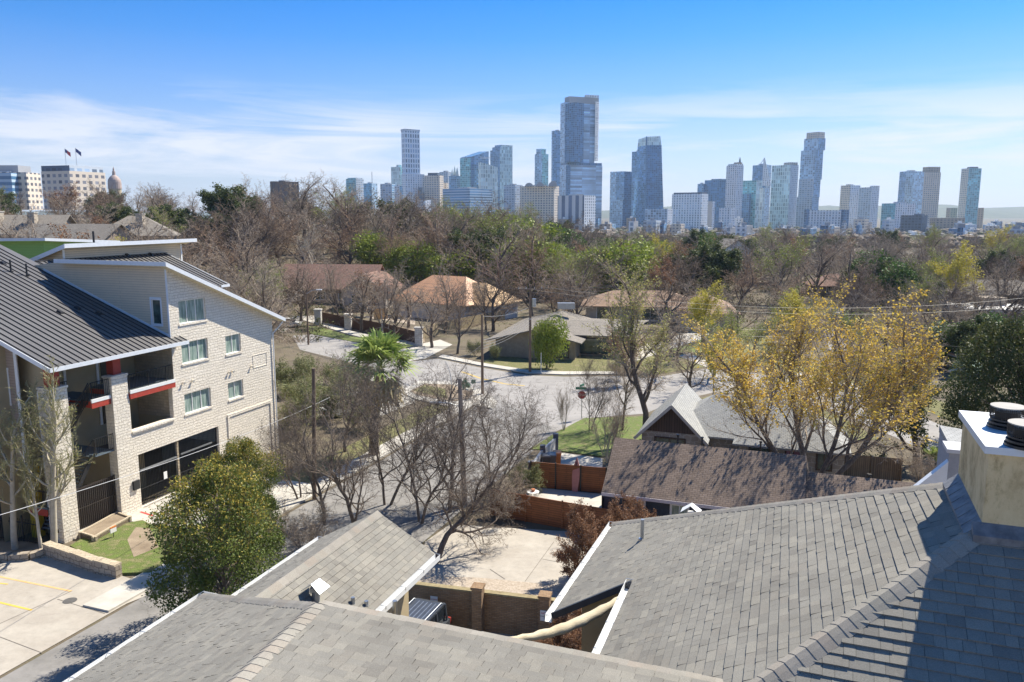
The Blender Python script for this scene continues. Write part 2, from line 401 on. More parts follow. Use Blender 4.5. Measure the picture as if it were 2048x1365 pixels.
M['sidegreen'] = bmat('lap_siding_green', (.27, .45, .12), (.27, .44, .12), (.16, .30, .07), 30, .17, .012, .5, .8, .1)
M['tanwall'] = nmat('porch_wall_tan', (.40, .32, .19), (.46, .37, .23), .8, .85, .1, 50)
M['red'] = plain('red_painted_beam', (.40, .05, .03), .6)
M['metalroof'] = nmat('dark_standing_seam', (.125, .12, .12), (.155, .15, .148), .3, .5, 0, metal=.2)
M['seam'] = plain('roof_seams', (.05, .047, .045), .5, .2)
M['fascia'] = plain('white_fascia', (.70, .73, .76), .5, var=.05)
M['cream'] = plain('cream_fascia', (.62, .56, .40), .6)
M['glass'] = glassy('window_glass', (.03, .05, .045), (.09, .14, .12))
M['curtain'] = glassy('curtained_glass', (.14, .22, .19), (.42, .50, .44), .12, 5, (1.2, .15, 1))
M['deck'] = plain('grey_deck', (.13, .17, .20), .7)
M['reddoor'] = plain('red_door', (.30, .03, .02), .5)
M['darkdoor'] = plain('dark_door', (.10, .08, .05), .6)
M['brick'] = bmat('old_brick', (.34, .20, .10), (.45, .29, .16), (.24, .18, .12), .24, .085, .012, .6, .95, .45, .01, ns=.8)
M['cedar'] = bmat('cedar_boards', (.36, .13, .045), (.27, .10, .035), (.06, .03, .015), 2.4, .15, .012, .4, .75, .3, ns=2)
M['dcedar'] = bmat('dark_cedar_boards', (.15, .075, .045), (.11, .055, .035), (.03, .02, .015), 2.4, .15, .014, .4, .8, .3, ns=2)
M['picket'] = bmat('picket_boards', (.36, .26, .16), (.24, .17, .11), (.05, .035, .02), .14, 30, .012, .4, .9, .3, offs=0, ns=2)
M['tanfence'] = bmat('tan_fence_boards', (.50, .40, .24), (.40, .32, .19), (.16, .12, .07), .14, 30, .01, .4, .9, .3, offs=0, ns=2)
M['bark'] = nmat('grey_bark', (.10, .08, .065), (.24, .20, .165), 5, .95, .5, 25, stretch=(2, 2, .6))
M['barkdark'] = nmat('dark_bark', (.08, .062, .05), (.19, .15, .12), 5, .95, .5, 25, stretch=(2, 2, .6))
M['twig'] = nmat('bare_twigs', (.27, .215, .16), (.46, .37, .28), .6, .95)
M['twigdark'] = nmat('dark_twigs', (.15, .11, .08), (.28, .21, .15), .6, .95)
M['twigred'] = nmat('reddish_twigs', (.27, .18, .12), (.42, .30, .20), .6, .95)
M['twiggreen'] = nmat('greenish_twigs', (.24, .22, .11), (.36, .33, .18), .6, .95)
M['barkpale'] = nmat('pale_bark', (.36, .32, .25), (.50, .45, .36), 3, .9, .2, 20)
def leafmat(name, c1, c2, c3, tr=.25):
    m = nmat(name, c1, c2, 1.1, .6, c3=c3, kind='World'); b = m.node_tree.nodes['Principled BSDF']
    b.inputs['Specular IOR Level'].default_value = .3
    nt = m.node_tree; out = nt.nodes['Material Output']; tl = nt.nodes.new('ShaderNodeBsdfTranslucent'); ms = nt.nodes.new('ShaderNodeMixShader')
    src = b.inputs['Base Color'].links[0].from_socket; nt.links.new(src, tl.inputs[0]); ms.inputs[0].default_value = tr
    nt.links.new(b.outputs[0], ms.inputs[1]); nt.links.new(tl.outputs[0], ms.inputs[2]); nt.links.new(ms.outputs[0], out.inputs[0])
    return m
M['leafdark'] = leafmat('oak_leaves', (.04, .06, .018), (.085, .11, .032), (.15, .165, .05))
M['leafolive'] = leafmat('olive_leaves', (.05, .062, .018), (.10, .11, .03), (.17, .15, .04))
M['leafgold'] = leafmat('golden_leaves', (.66, .41, .06), (.72, .52, .09), (.58, .52, .12), .35)
M['leafyellow'] = leafmat('yellow_leaves', (.45, .38, .04), (.58, .50, .07), (.42, .42, .07))
M['leaflime'] = leafmat('lime_leaves', (.13, .19, .02), (.26, .32, .045), (.36, .38, .07))
M['leafgreen'] = leafmat('green_leaves', (.035, .09, .015), (.08, .16, .025), (.14, .22, .04))
M['leafbrown'] = leafmat('withered_leaves', (.17, .085, .045), (.28, .15, .08), (.36, .21, .12))
M['palm'] = leafmat('palm_fronds', (.18, .27, .06), (.30, .38, .10), (.42, .42, .16))
M['palmdry'] = leafmat('dry_fronds', (.34, .27, .14), (.44, .36, .20), (.5, .42, .25))
def roofm(name, a, b_): return bmat(name, a, b_, tuple(x*.45 for x in a), .3, .14, .012, .5, .9, .22, ns=.7)
M['r_brown'] = roofm('brown_shingles', (.20, .145, .11), (.27, .20, .155))
M['r_grey'] = roofm('grey_roof_shingles', (.36, .36, .35), (.44, .44, .42))
M['r_dark'] = roofm('dark_grey_roof_shingles', (.24, .21, .175), (.31, .275, .23))
M['r_red'] = roofm('reddish_shingles', (.25, .14, .105), (.31, .18, .13))
M['r_tan'] = roofm('tan_shingles', (.33, .21, .14), (.40, .27, .18))
M['r_orange'] = bmat('orange_metal_roof', (.62, .33, .17), (.66, .36, .19), (.35, .16, .08), .4, 40, .03, .4, .6, .15, offs=0)
M['r_wood'] = bmat('new_wood_sheathing', (.66, .42, .20), (.72, .48, .25), (.36, .2, .1), 2.4, .22, .02, .3, .7, .2)
M['rubble'] = bmat('rubble_stone', (.46, .39, .30), (.36, .30, .24), (.22, .18, .14), .5, .32, .03, .8, .95, .3, .35, ns=1)
# ---------------------------------------------------------------- terrain
def make_ground():
    mb = MB()
    ys = [-60, -20, 0, 20, 40, 60, 80, 100, 120, 140]+[150+8*i for i in range(30)]+[400, 450, 520, 600, 700, 820, 980, 1200, 1600, 2200, 3200, 4600, 7000]
    idx = []
    for y in ys:
        row = []; wd = 130+max(y, 0)*1.0
        for k in range(41):
            x = -wd+2*wd*k/40; row.append(len(mb.v)); mb.v.append((x, y, T(x, y)))
        idx.append(row)
    for a in range(len(ys)-1):
        for k in range(40):
            mb.f.append((idx[a][k], idx[a][k+1], idx[a+1][k+1], idx[a+1][k])); mb.mi.append(0); mb.tab.append(None)
    o = mb.build('ground', M['ground'], smooth=True); struct(o)
make_ground()
def far_hills():
    mb = MB(); n = 90; rows = []
    for j, (yy, hh) in enumerate(((4700, 0.), (5200, .55), (5700, 1.), (6900, 0.))):
        r = []
        for k in range(n+1):
            x = -4000+10000*k/n
            prof = 40+34*noise.noise(V3((x/900., 2.3, 0)))+16*noise.noise(V3((x/260., 7.3, 0)))
            prof *= sstep((x-300)/1500.)*.9+.25
            r.append(len(mb.v)); mb.v.append((x, yy+150*noise.noise(V3((x/500., j, 1))), -15+hh*(prof+30)))
        rows.append(r)
    for a in range(3):
        for k in range(n): mb.f.append((rows[a][k], rows[a][k+1], rows[a+1][k+1], rows[a+1][k])); mb.mi.append(0); mb.tab.append(None)
    m = nmat('hill_woods', (.06, .07, .03), (.12, .12, .06), .01, .95, kind='World')
    struct(mb.build('hills', m, smooth=True))
far_hills()
def gp(l): return [tuple(G(*q))[:2] for q in l]
def sheet(name, pts, z, mat, kind='structure', label=None):
    mb = MB(); q = [V3((p[0], p[1], z)) for p in pts]; n = V3((0, 0, 0))
    for i in range(1, len(q)-1): n += (q[i]-q[0]).cross(q[i+1]-q[0])
    if n.z < 0: q.reverse()
    mb.poly(q); return struct(mb.build(name, mat), kind)
def kerbed(name, pts, z, mat):
    mb = MB(); mb.prism(pts, -.1, z); return struct(mb.build(name, mat))
def se(s, o, base=(-13.3, 53.4)):  # street coordinates: s metres up the side street, o metres to its right
    return (base[0]+E2.x*s+E1.x*o, base[1]+E2.y*s+E1.y*o)
# roads
main = gp([(585, 672), (640, 668), (716, 686), (790, 705), (818, 724), (877, 718), (956, 735), (1056, 751), (1127, 754), (1235, 753), (1300, 757), (1419, 737), (1480, 742), (1600, 760), (1760, 800), (1880, 850), (2060, 905),
           (2060, 975), (1900, 925), (1800, 880), (1690, 830), (1560, 792), (1430, 785), (1350, 803), (1290, 828), (1185, 836), (1115, 862), (994, 850), (944, 812), (994, 806), (971, 784), (900, 792), (830, 790), (790, 764), (740, 735), (600, 700)])
sheet('main_road', main, .012, M['asphalt'])
side = [se(34, 0), se(-70, 0), se(-70, 9.6), se(0, 10.4), gp([(1002, 956)])[0], gp([(1115, 862)])[0], gp([(1000, 800)])[0]]
sheet('side_street', side, .018, M['asphalt2'])
sheet('far_street', gp([(1690, 700), (1660, 700), (1640, 640), (1655, 615), (1700, 615)]), .012, M['asphalt'])
sheet('upper_road', gp([(500, 640), (640, 600), (700, 610), (640, 625), (560, 668)]), .02, M['asphalt'])
# pavements
kerbed('sidewalk', [se(-18, -.3), se(29, -.3), se(29, -2.0), se(-18, -2.0)], .13, M['walk'])
kerbed('sidewalk', gp([(877, 716), (956, 732), (1056, 748), (1127, 751), (1235, 750), (1235, 745), (1127, 745), (1056, 742), (960, 727), (885, 711)]), .13, M['walk'])
kerbed('sidewalk', gp([(600, 640), (640, 652), (700, 671), (757, 684), (850, 694), (830, 686), (760, 676), (700, 663), (650, 645), (625, 632)]), .12, M['walk'])
kerbed('traffic_island', gp([(971, 785), (994, 806), (985, 820), (944, 812), (900, 816), (830, 800), (800, 786), (838, 764), (905, 766)]), .12, M['walk'])
sheet('island_bed', gp([(945, 788), (935, 802), (900, 806), (835, 793), (820, 785), (848, 770), (905, 772)]), .14, M['dirt'])
sheet('island_turf', gp([(895, 800), (850, 790), (825, 784), (850, 773), (890, 781)]), .148, M['drygrass'])
sheet('bus_apron', gp([(830, 790), (790, 764), (740, 740), (700, 760), (640, 810), (720, 850), (830, 805)]), .022, M['walk'])
kerbed('road_verge', gp([(619, 668), (716, 686), (757, 691), (820, 697), (800, 690), (757, 685), (700, 673), (640, 655), (612, 652)]), .09, M['grass'])
sheet('driveway', gp([(790, 704), (818, 723), (850, 718), (905, 690), (880, 680), (835, 690)]), .03, M['walk'])
sheet('planting_strip', gp([(640, 648), (700, 660), (760, 672), (850, 685), (845, 660), (700, 640), (640, 628)]), .016, M['dirt'])
sheet('gravel_court', gp([(560, 610), (640, 590), (760, 600), (830, 628), (830, 650), (640, 622)]), .02, M['gravel'])
# corner lawns
kerbed('corner_lawn', gp([(1110, 868), (1168, 838), (1290, 834), (1300, 900), (1205, 915), (1110, 902), (1060, 900)]), .07, M['grass'])
sheet('front_lawn', gp([(960, 727), (1056, 742), (1240, 745), (1240, 715), (1150, 712), (1060, 722), (1000, 705)]), .03, M['drygrass'])
sheet('house_lawn', gp([(1300, 752), (1419, 733), (1480, 738), (1560, 700), (1520, 660), (1440, 650), (1300, 700), (1260, 730)]), .03, M['drygrass'])
sheet('green_lawn', gp([(1330, 700), (1400, 710), (1470, 690), (1440, 672), (1370, 680)]), .04, M['grass'])
sheet('garden_path', gp([(1240, 720), (1262, 726), (1400, 680), (1452, 650), (1440, 646), (1370, 668), (1290, 690)]), .045, M['walk'])
sheet('garden_path', gp([(1355, 712), (1380, 708), (1425, 728), (1412, 735)]), .046, M['walk'])
sheet('verge', gp([(1560, 745), (1760, 790), (1900, 840), (1950, 860), (1950, 830), (1780, 765), (1600, 720), (1500, 720)]), .02, M['drygrass'])
kerbed('far_sidewalk', gp([(1590, 752), (1690, 775), (1760, 793), (1800, 806), (1800, 798), (1760, 783), (1690, 766), (1600, 745)]), .1, M['walk'])
sheet('side_garden', gp([(1300, 834), (1355, 808), (1430, 790), (1560, 797), (1680, 832), (1760, 880), (1300, 890)]), .02, M['drygrass'])
# apartment frontage
sheet('street_verge', [se(-8, -2.0), se(29, -2.0), se(29, -4.6), se(-8, -4.6)], .05, M['drygrass'])
P0 = V3((-24.95, 49.68, 0))
def AP(s, o, z): return P0+E2*s+E1*o+UP*z
def ap2(s, o): p = AP(s, o, 0); return (p.x, p.y)
sheet('drive_apron', [ap2(-1.2, .15), ap2(9, .15), ap2(9, 9.0), ap2(3, 9.0), ap2(-.8, 4.6)], .10, M['walk'])
lot = gp([(-160, 1110), (0, 1128), (120, 1100), (235, 1150), (325, 1180)])
sheet('car_park', [lot[0], lot[1], lot[2], lot[3], lot[4], se(-17, -.2), se(-32, -.2), (-34, 14), (-50, 14), (-55, 40)], .03, M['concrete'])
LAWN = gp([(140, 1096), (200, 1062), (285, 1045), (315, 1060), (330, 1130), (300, 1150), (235, 1152), (185, 1122)])
kerbed('front_grass', LAWN, .16, M['grass'])
sheet('bare_patch', gp([(272, 1060), (300, 1062), (318, 1100), (268, 1120), (255, 1085)]), .168, M['dirt'])
def pline(name, a, b, wd, mat):
    a, b = G(*a), G(*b); d = (b-a).normalized(); s = d.cross(UP)*wd/2; mb = MB()
    mb.poly([V3((p.x, p.y, .038)) for p in (a-s, b-s, b+s, a+s)]); return struct(mb.build(name, mat))
M['yline'] = nmat('yellow_road_paint', (.60, .40, .06), (.72, .50, .10), 6, .8, kind='World')
M['oline'] = nmat('orange_road_paint', (.62, .36, .14), (.72, .46, .22), 6, .8, kind='World')
M['joint'] = plain('concrete_joint', (.16, .14, .12), .9)
pline('painted_line', (-20, 1151), (143, 1184), .13, M['oline']); pline('painted_line', (-20, 1202), (64, 1222), .13, M['yline'])
pline('painted_line', (-20, 1166), (16, 1170), .1, M['yline'])
pline('concrete_joint', (143, 1184), (-20, 1258), .04, M['joint']); pline('concrete_joint', (115, 1200), (210, 1229), .04, M['joint'])
pline('concrete_joint', (-20, 1268), (85, 1308), .04, M['joint']); pline('concrete_joint', (60, 1100), (240, 1150), .04, M['joint'])
for a, b in (((925, 744), (962, 757)), ((962, 757), (1010, 768)), ((1010, 768), (1050, 772))):
    for off in (0, .2):
        pa, pb = G(*a), G(*b); mb = MB(); d = (pb-pa).normalized(); s = d.cross(UP)*.06; q = d.cross(UP)*off
        mb.poly([V3((p.x, p.y, .02)) for p in (pa-s+q, pb-s+q, pb+s+q, pa+s+q)]); struct(mb.build('centre_line', M['yline']))
for a, b in (((1740, 838), (1800, 860)), ((1800, 860), (1880, 888))):
    pa, pb = G(*a), G(*b); mb = MB(); d = (pb-pa).normalized(); s = d.cross(UP)*.12
    mb.poly([V3((p.x, p.y, .02)) for p in (pa-s, pb-s, pb+s, pa+s)]); struct(mb.build('centre_line', M['yline']))
pline('kerb_paint', (281, 1027), (306, 1035), .15, plain('red_kerb_paint', (.6, .06, .05), .7)).location.z = .075
# back yard between the brick wall and the cedar fence
sheet('yard_slab', gp([(840, 1165), (1000, 1165), (1130, 1178), (1260, 1150), (1240, 1080), (1150, 1065), (900, 1050), (850, 1085)]), .03, M['concrete'])
sheet('gravel_bed', gp([(780, 1150), (960, 1157), (1115, 1172), (1240, 1150), (1240, 1230), (1100, 1290), (760, 1240)]), .036, M['gravel'])
for a, b in (((1108, 1085), (1050, 1165)), ((1085, 1120), (1130, 1128)), ((980, 1140), (1010, 1160))):
    o = pline('slab_joint', a, b, .03, M['joint']); o.location.z = .008
sheet('patio', gp([(1060, 975), (1210, 990), (1230, 1030), (1140, 1015), (1040, 1003)]), .03, M['walk'])
sheet('parking_pad', gp([(1110, 905), (1205, 918), (1205, 945), (1070, 935)]), .03, M['walk'])
sheet('car_court', [(-9, 36.5), (3.5, 34), (3.5, 12), (-9, 12)], .028, M['asphalt2'])
# manhole
def disc(name, c, r, z, mat, n=24):
    mb = MB(); mb.prism([(c.x+r*math.cos(6.283*i/n), c.y+r*math.sin(6.283*i/n)) for i in range(n)], z-.02, z); return mb.build(name, mat)
mh = disc('manhole_cover', G(140, 1203), .33, .045, plain('cast_iron', (.10, .095, .09), .7)); tag(mh, 'round dark iron manhole cover set in the pale car park', 'manhole cover')
# ---------------------------------------------------------------- foreground building, right-hand roof with the chimney
def gutter(mb, p, q, out, mi=0, size=.12):
    """open box gutter along the eave p-q; out = unit vector away from the wall"""
    p, q, out = V3(p), V3(q), V3(out)
    for (a, b, c, d) in ((0, 0, .006, -size), (size, 0, size+.006, -size), (0, -size, size+.006, -size-.006)):
        mb.hexa([p+out*a+UP*d, q+out*a+UP*d, q+out*c+UP*d, p+out*c+UP*d] if d < b else [p+out*a+UP*d, q+out*a+UP*d, q+out*c+UP*d, p+out*c+UP*d], [p+out*a+UP*b, q+out*a+UP*b, q+out*c+UP*b, p+out*c+UP*b], mi)
    L = (q-p).length; n = max(2, int(L/.75)); d = (q-p).normalized()
    for k in range(n+1):
        c = p+d*(L*k/n)
        mb.bar(c+out*0+UP*.004, c+out*(size+.004)+UP*.004, .012, .006, 1)
        mb.bar(c+out*(size+.008)+UP*.004, c+out*(size+.008)-UP*size*.5, .012, .006, 1)
rt = thing('grey_roofed_building', 'tan stucco building under the large grey hip roof with the stained square chimney', 'building', G(1300, 1200, 0))
zE = 12.5; q1 = G(1228, 1047, zE); q2 = G(1105, 1230, zE); Af = V3((5.85, 9.9, 16.05))
Np = (q1-q2).cross(Af-q2).normalized()
if Np.z < 0: Np = -Np
onp = lambda px, py: PL(px, py, q1, Np)
n1 = onp(1265, 1165); n2 = onp(1195, 1322); n2x = n2+(n2-n1).normalized()*4.5
An = onp(1950, 1063); hd = (onp(1541, 1352)-An).normalized(); Hx = An+hd*7.5
E2r = (q1-q2).normalized()
poly1 = [q1, q2, n1, n2x, Hx, An, Af]
base = MB(); base.poly(poly1[::-1] if (q2-q1).cross(n1-q1).z < 0 else poly1)
R1 = random.Random(11)
rmb = MB(); 
VV = Np.cross(E2r)
# two convex pieces of plane 1: outer strip (q1,q2,n1,..) and the main triangle
nA = n1; lineN = (n2x-n1).normalized()
nFar = None
# point where the line through n1 along the eave direction meets the far hip
t = 0
def meet(p, d, a, b):
    A = b-a; den = d.x*A.y-d.y*A.x; s = ((a.x-p.x)*A.y-(a.y-p.y)*A.x)/den; return p+d*s
nF = meet(n1, lineN, q1, Af)
shingles(rmb, [q2, q1, nF, n1][::1], q1-q2, VV, .13, .17, R1)
shingles(rmb, [n2x, nF, Af, An, Hx], nF-n2x, VV, .13, .17, R1)
# front plane
f3 = An+E1*3
Nf = (Hx-An).cross(f3-An).normalized(); Nf = Nf if Nf.z > 0 else -Nf
fdn = E1.cross(Nf); fdn = fdn if fdn.z < 0 else -fdn
p2 = [Hx, Hx+E1*12, An+E1*7, An]
base.poly(p2)
shingles(rmb, [Hx, Hx+E1*12, An+E1*7, An], E1, -fdn, .13, .17, R1, .016)
roof = rmb.build('roof', M['tabs'], rt)
bd = MB(); bd.poly(poly1); bd.poly(p2)
# far hip plane and back plane (seen only from other positions)
bk = [q1, Af, Af+E1*7, q1+E1*14]; bd.poly(bk)
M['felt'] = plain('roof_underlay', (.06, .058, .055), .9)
bd.build('roof_deck', M['felt'], rt)
cap = MB()
dn1 = VV if VV.z < 0 else -VV
bkN = (Af-q1).cross(E1).normalized(); bkd = E1.cross(bkN); bkd = bkd if bkd.z < 0 else -bkd
def across(nrm, d):
    a = nrm.cross(d).normalized(); return a if a.z < 0 else -a
hfd = (Af-q1).normalized(); 
ridgecap(cap, q1, Af, across(Np, hfd), across(bkN if bkN.z > 0 else -bkN, hfd)*1, .13, .145, rnd=R1)
a1 = across(Np, hd); a2 = across(Nf, hd)
if a1.dot(E1) > 0: a1 = -a1
if a2.dot(E1) < 0 and False: a2 = -a2
ridgecap(cap, Hx, An, a1, a2, .15, .145, rnd=R1)
cap.build('ridge_cap', M['tabs_r'], rt)
gm = MB(); outv = -E1
gutter(gm, q2-E2r*.05, q1+E2r*.05, outv); g_ = gm.build('gutter', [M['white'], M['galv']], rt)
gm = MB(); gutter(gm, n2x, n1+lineN*(-.1), outv); gm.build('gutter', [M['white'], M['galv']], rt)
fm = MB(); fm.bar(q2+V3((0, 0, -.02)), n1+V3((0, 0, -.02)), .05, .11); fm.build('rake_trim', plain('dark_trim', (.05, .055, .065), .5), rt)
wl = MB()
i1 = q1+E1*.5-E2r*.5; i2 = q2+E1*.5+E2r*.12; n1i = n1+E1*.45+E2r*.05; n2i = n2x+E1*.45
wl.hexa([V3((i2.x, i2.y, 0)), V3((n1i.x, n1i.y, 0))-E2r*.12+E2r*.16, V3((i1.x, i1.y, 0))+E1*9, V3((i1.x, i1.y, 0))], [V3((i2.x, i2.y, zE+.18)), V3((n1i.x, n1i.y, n1.z+.12))-E2r*.12+E2r*.16, V3((i1.x, i1.y, zE+.1))+E1*9, V3((i1.x, i1.y, zE+.18))])
wl.hexa([V3((n2i.x, n2i.y, 0)), V3((n2i.x, n2i.y, 0))+E1*10, V3((n1i.x, n1i.y, 0))+E1*10, V3((n1i.x, n1i.y, 0))], [V3((n2i.x, n2i.y, n1.z-.15)), V3((n2i.x, n2i.y, n1.z-.15))+E1*10, V3((n1i.x, n1i.y, n1.z-.15))+E1*10, V3((n1i.x, n1i.y, n1.z-.15))])
wl.build('wall', M['stucco'], rt)
# vent pipe on the slope
pv = onp(1284, 1080); mbp = MB(); mbp.tube([pv-UP*.05, pv+UP*.42], .035, 10); mbp.tube([pv-UP*.02, pv+UP*.03], .07, 10)
mbp.build('vent_pipe', M['galv'], rt)
# chimney
ch = V3((An.x, An.y, 0))+E1*.06; zt = 16.97; zb = 15.2
cd = E2*1.62; cw = E1*2.6
m_, nt_, b_ = _mat('stained_stucco')
v_ = _coords(nt_, 'Object', (1, 1, .6)); 
c_ = _ramp(nt_, _noise(nt_, v_, 3.5, 7, .72), [(.38, (.45, .32, .16)), (.52, (.66, .50, .27)), (.75, (.74, .58, .33))])
c_ = _mix(nt_, 1., c_, _ramp(nt_, _noise(nt_, _coords(nt_, 'Object', (1, 1, .4)), 3.2, 8, .75), [(.34, (.50, .46, .38)), (.46, (1, 1, 1))]), 'MULTIPLY')
nt_.links.new(c_, b_.inputs['Base Color']); b_.inputs['Roughness'].default_value = .95; _bump(nt_, b_, _noise(nt_, v_, 60, 5, .7), .5, .01)
chm = thing('chimney', '', ''); bpy.data.objects.remove(chm)
cb_ = MB(); cb_.hexa([ch+UP*zb, ch+cw+UP*zb, ch+cw+cd+UP*zb, ch+cd+UP*zb], [ch+UP*zt, ch+cw+UP*zt, ch+cw+cd+UP*zt, ch+cd+UP*zt])
chimney = cb_.build('chimney', m_, rt)
sb = MB(); o_ = .05; A = ch-E1*o_-E2*o_; B = ch+cw+E1*o_-E2*o_; Cc = ch+cw+cd+E1*o_+E2*o_; D = ch+cd-E1*o_+E2*o_
sb.hexa([p+UP*(zt-.07) for p in (A, B, Cc, D)], [p+UP*(zt+.012) for p in (A, B, Cc, D)])
M['slab'] = nmat('metal_chimney_top', (.55, .57, .60), (.68, .70, .72), 3, .45, 0, metal=.15)
sb.build('chimney_top', M['slab'], chimney)
def flue(px, py, rad):
    p = PL(px, py, (0, 0, zt+.012), UP); m1 = MB(); c = p
    m1.tube([c, c+UP*.03], rad*1.12, 28); m1.tube([c+UP*.05, c+UP*.075], rad*1.05, 28); m1.tube([c+UP*.095, c+UP*.115], rad*.98, 28); m1.tube([c, c+UP*.2], rad*.72, 20)
    f = m1.build('flue_cap', M['black'], chimney)
    m2 = MB(); n = 56
    for k in range(n):
        a = 6.2832*k/n; a2 = 6.2832*(k+1)/n
        P_ = c+V3((math.cos(a), math.sin(a), 0))*rad; Q_ = c+V3((math.cos(a2), math.sin(a2), 0))*rad
        m2.bar(P_+UP*.12, P_+UP*.25, .004)
        for h in (.13, .15, .17, .19, .21, .23): m2.bar(P_+UP*h, Q_+UP*h, .004)
    m2.build('mesh_guard', plain('rusty_mesh', (.05, .04, .03), .8), chimney)
    m3 = MB(); m3.tube([c+UP*.25, c+UP*.262], rad*1.02, 32); m3.build('flue_lid', plain('weathered_lid', (.34, .32, .29), .7), chimney)
flue(2013, 855, .185); flue(2052, 893, .19)
fl = MB()
for k in range(7):
    a = ch-E1*.0+cd*(1-k/7.); b = ch+cd*(1-(k+1)/7.)-E2*.0
    za = 16.05+(An.z-16.05)*(k/7.)+.02; zb2 = 16.05+(An.z-16.05)*((k+1)/7.)+.02
    fl.hexa([a+UP*(za-.1)-E1*.16-UP*.03, b+UP*(zb2-.1)-E1*.16-E2*.03-UP*.03, b+UP*zb2-E2*.03, a+UP*za], [a+UP*(za-.06)-E1*.17+UP*.0, b+UP*(zb2-.05)-E1*.17-E2*.03, b+UP*(zb2+.09)-E2*.03, a+UP*(za+.09)])
fl.hexa([ch+UP*15.8-E2*.13-E1*.1, ch+cw+UP*15.8-E2*.13, ch+cw+UP*15.85, ch+UP*15.85-E1*.1], [ch+UP*15.99-E2*.14-E1*.1, ch+cw+UP*15.99-E2*.14, ch+cw+UP*16.1, ch+UP*16.1-E1*.1])
fl.build('flashing', nmat('dull_flashing', (.12, .12, .13), (.26, .26, .26), 6, .6, .5, 18, metal=.2), chimney)

# ---------------------------------------------------------------- foreground building, left-hand roof with the gabled wing
lt = thing('grey_roofed_building', 'building whose grey hip roof and narrow gabled wing fill the bottom of the view', 'building', G(700, 1290, 0))
zr = 14.5; ze = 12.0
Mx = G(633, 1210, zr); Rx = Mx+E1*9.5; C1 = G(407, 1190, ze); C2 = G(140, 1365, ze)
eL = (C1-C2).normalized(); C2x = C2-eL*6
NL = (C1-C2).cross(Mx-C2).normalized(); NL = NL if NL.z > 0 else -NL
Hh = PL(490, 1345, Mx, NL); hdl = (Hh-Mx).normalized(); Hlx = Mx+hdl*9
Hlx = Mx+hdl*((Mx-ze*UP).z-0)/(-hdl.z) if hdl.z < 0 else Hlx
R2 = random.Random(23)
rl = MB(); dk = MB()
VL = NL.cross(eL)
shingles(rl, [C2x, C1, Mx, Hlx], eL, VL, .13, .17, R2)
NF = hdl.cross(E1).normalized(); NF = NF if NF.z > 0 else -NF
VF = NF.cross(E1)
shingles(rl, [Hlx, Hlx+E1*14, Rx, Mx], E1, VF, .13, .18, R2, .014)
dk.poly([C2x, C1, Mx, Hlx]); dk.poly([Hlx, Hlx+E1*14, Rx, Mx])
Bk = C1+E1*13; dk.poly([C1, Bk, Rx, Mx])
NB = (Bk-C1).cross(Mx-C1).normalized(); NB = NB if NB.z > 0 else -NB
# wing
zw = 12.85
g1 = G(870, 1108, ze); g2 = G(745, 1225, ze); eW = (g1-g2).normalized(); g2x = g2-eW*2.2
wr1 = G(755, 1024, zw); wr2 = wr1-eW*6.2
wl1 = G(645, 1075, ze); wl2 = wl1-eW*5.6
wl1 = wl1+(wr1-(g1+wl1)/2).dot(eW)*0*eW
NR = (g1-g2).cross(wr1-g2).normalized(); NR = NR if NR.z > 0 else -NR
NW = (wl1-wl2).cross(wr1-wl2).normalized(); NW = NW if NW.z > 0 else -NW
shingles(rl, [g2x, g1, wr1, wr2-eW*1], eW, NR.cross(eW), .13, .17, R2)
shingles(rl, [wl2, wl1, wr1, wr2], eW, NW.cross(eW), .13, .17, R2)
dk.poly([g2x, g1, wr1, wr2-eW*1]); dk.poly([wl2, wl1, wr1, wr2])
rl.build('roof', M['tabs'], lt); dk.build('roof_deck', M['felt'], lt)
cl_ = MB()
a1 = across(NL, hdl); a2 = across(NF, hdl); 
if a1.dot(E1) > 0: a1 = -a1
ridgecap(cl_, Hlx, Mx, a1, a2, .16, .145, rnd=R2)
ridgecap(cl_, Rx, Mx, across(NF, E1), across(NB, E1), .16, .16, rnd=R2)
hb = (Mx-C1).normalized(); ab = across(NL, hb); ac = across(NB, hb)
if ac.dot(E2) < 0: ac = -ac
ridgecap(cl_, C1, Mx, ab, ac, .14, .16, rnd=R2)
ridgecap(cl_, wr1, wr2, across(NR, eW), across(NW, eW), .15, .16, rnd=R2)
cl_.build('ridge_cap', M['tabs_r'], lt)
for a, b, o in ((C2x, C1, -E1), (g2x, g1, E1), (wl2+eW*1.9, wl1, -E1)):
    gm = MB(); gutter(gm, a, b, o); gm.build('gutter', [M['white'], M['galv']], lt)
gm = MB(); gutter(gm, C1-E1*.1, C1+E1*.75, E2); gm.build('gutter', [M['white'], M['galv']], lt)
wm = MB()
p = [wl1+E1*.45-eW*.45, g1-E1*.45-eW*.45, g2x-E1*.45, wl2+E1*.45]
wm.hexa([V3((q.x, q.y, 0)) for q in (p[3], p[2], p[1], p[0])], [V3((q.x, q.y, ze+.12)) for q in (p[3], p[2], p[1], p[0])])
pk = (wr1-eW*.45); a, b = p[0], p[1]
wm.poly([V3((b.x, b.y, ze+.12)), V3((a.x, a.y, ze+.12)), V3((pk.x, pk.y, zw-.12))])
q = [C1+E1*.45-eL*.45, C1+E1*12-eL*.45, C2x+E1*16, C2x+E1*.45]
wm.hexa([V3((v.x, v.y, 0)) for v in (q[3], q[2], q[1], q[0])], [V3((v.x, v.y, ze-.05)) for v in (q[3], q[2], q[1], q[0])])
wm.build('wall', M['stucco'], lt)
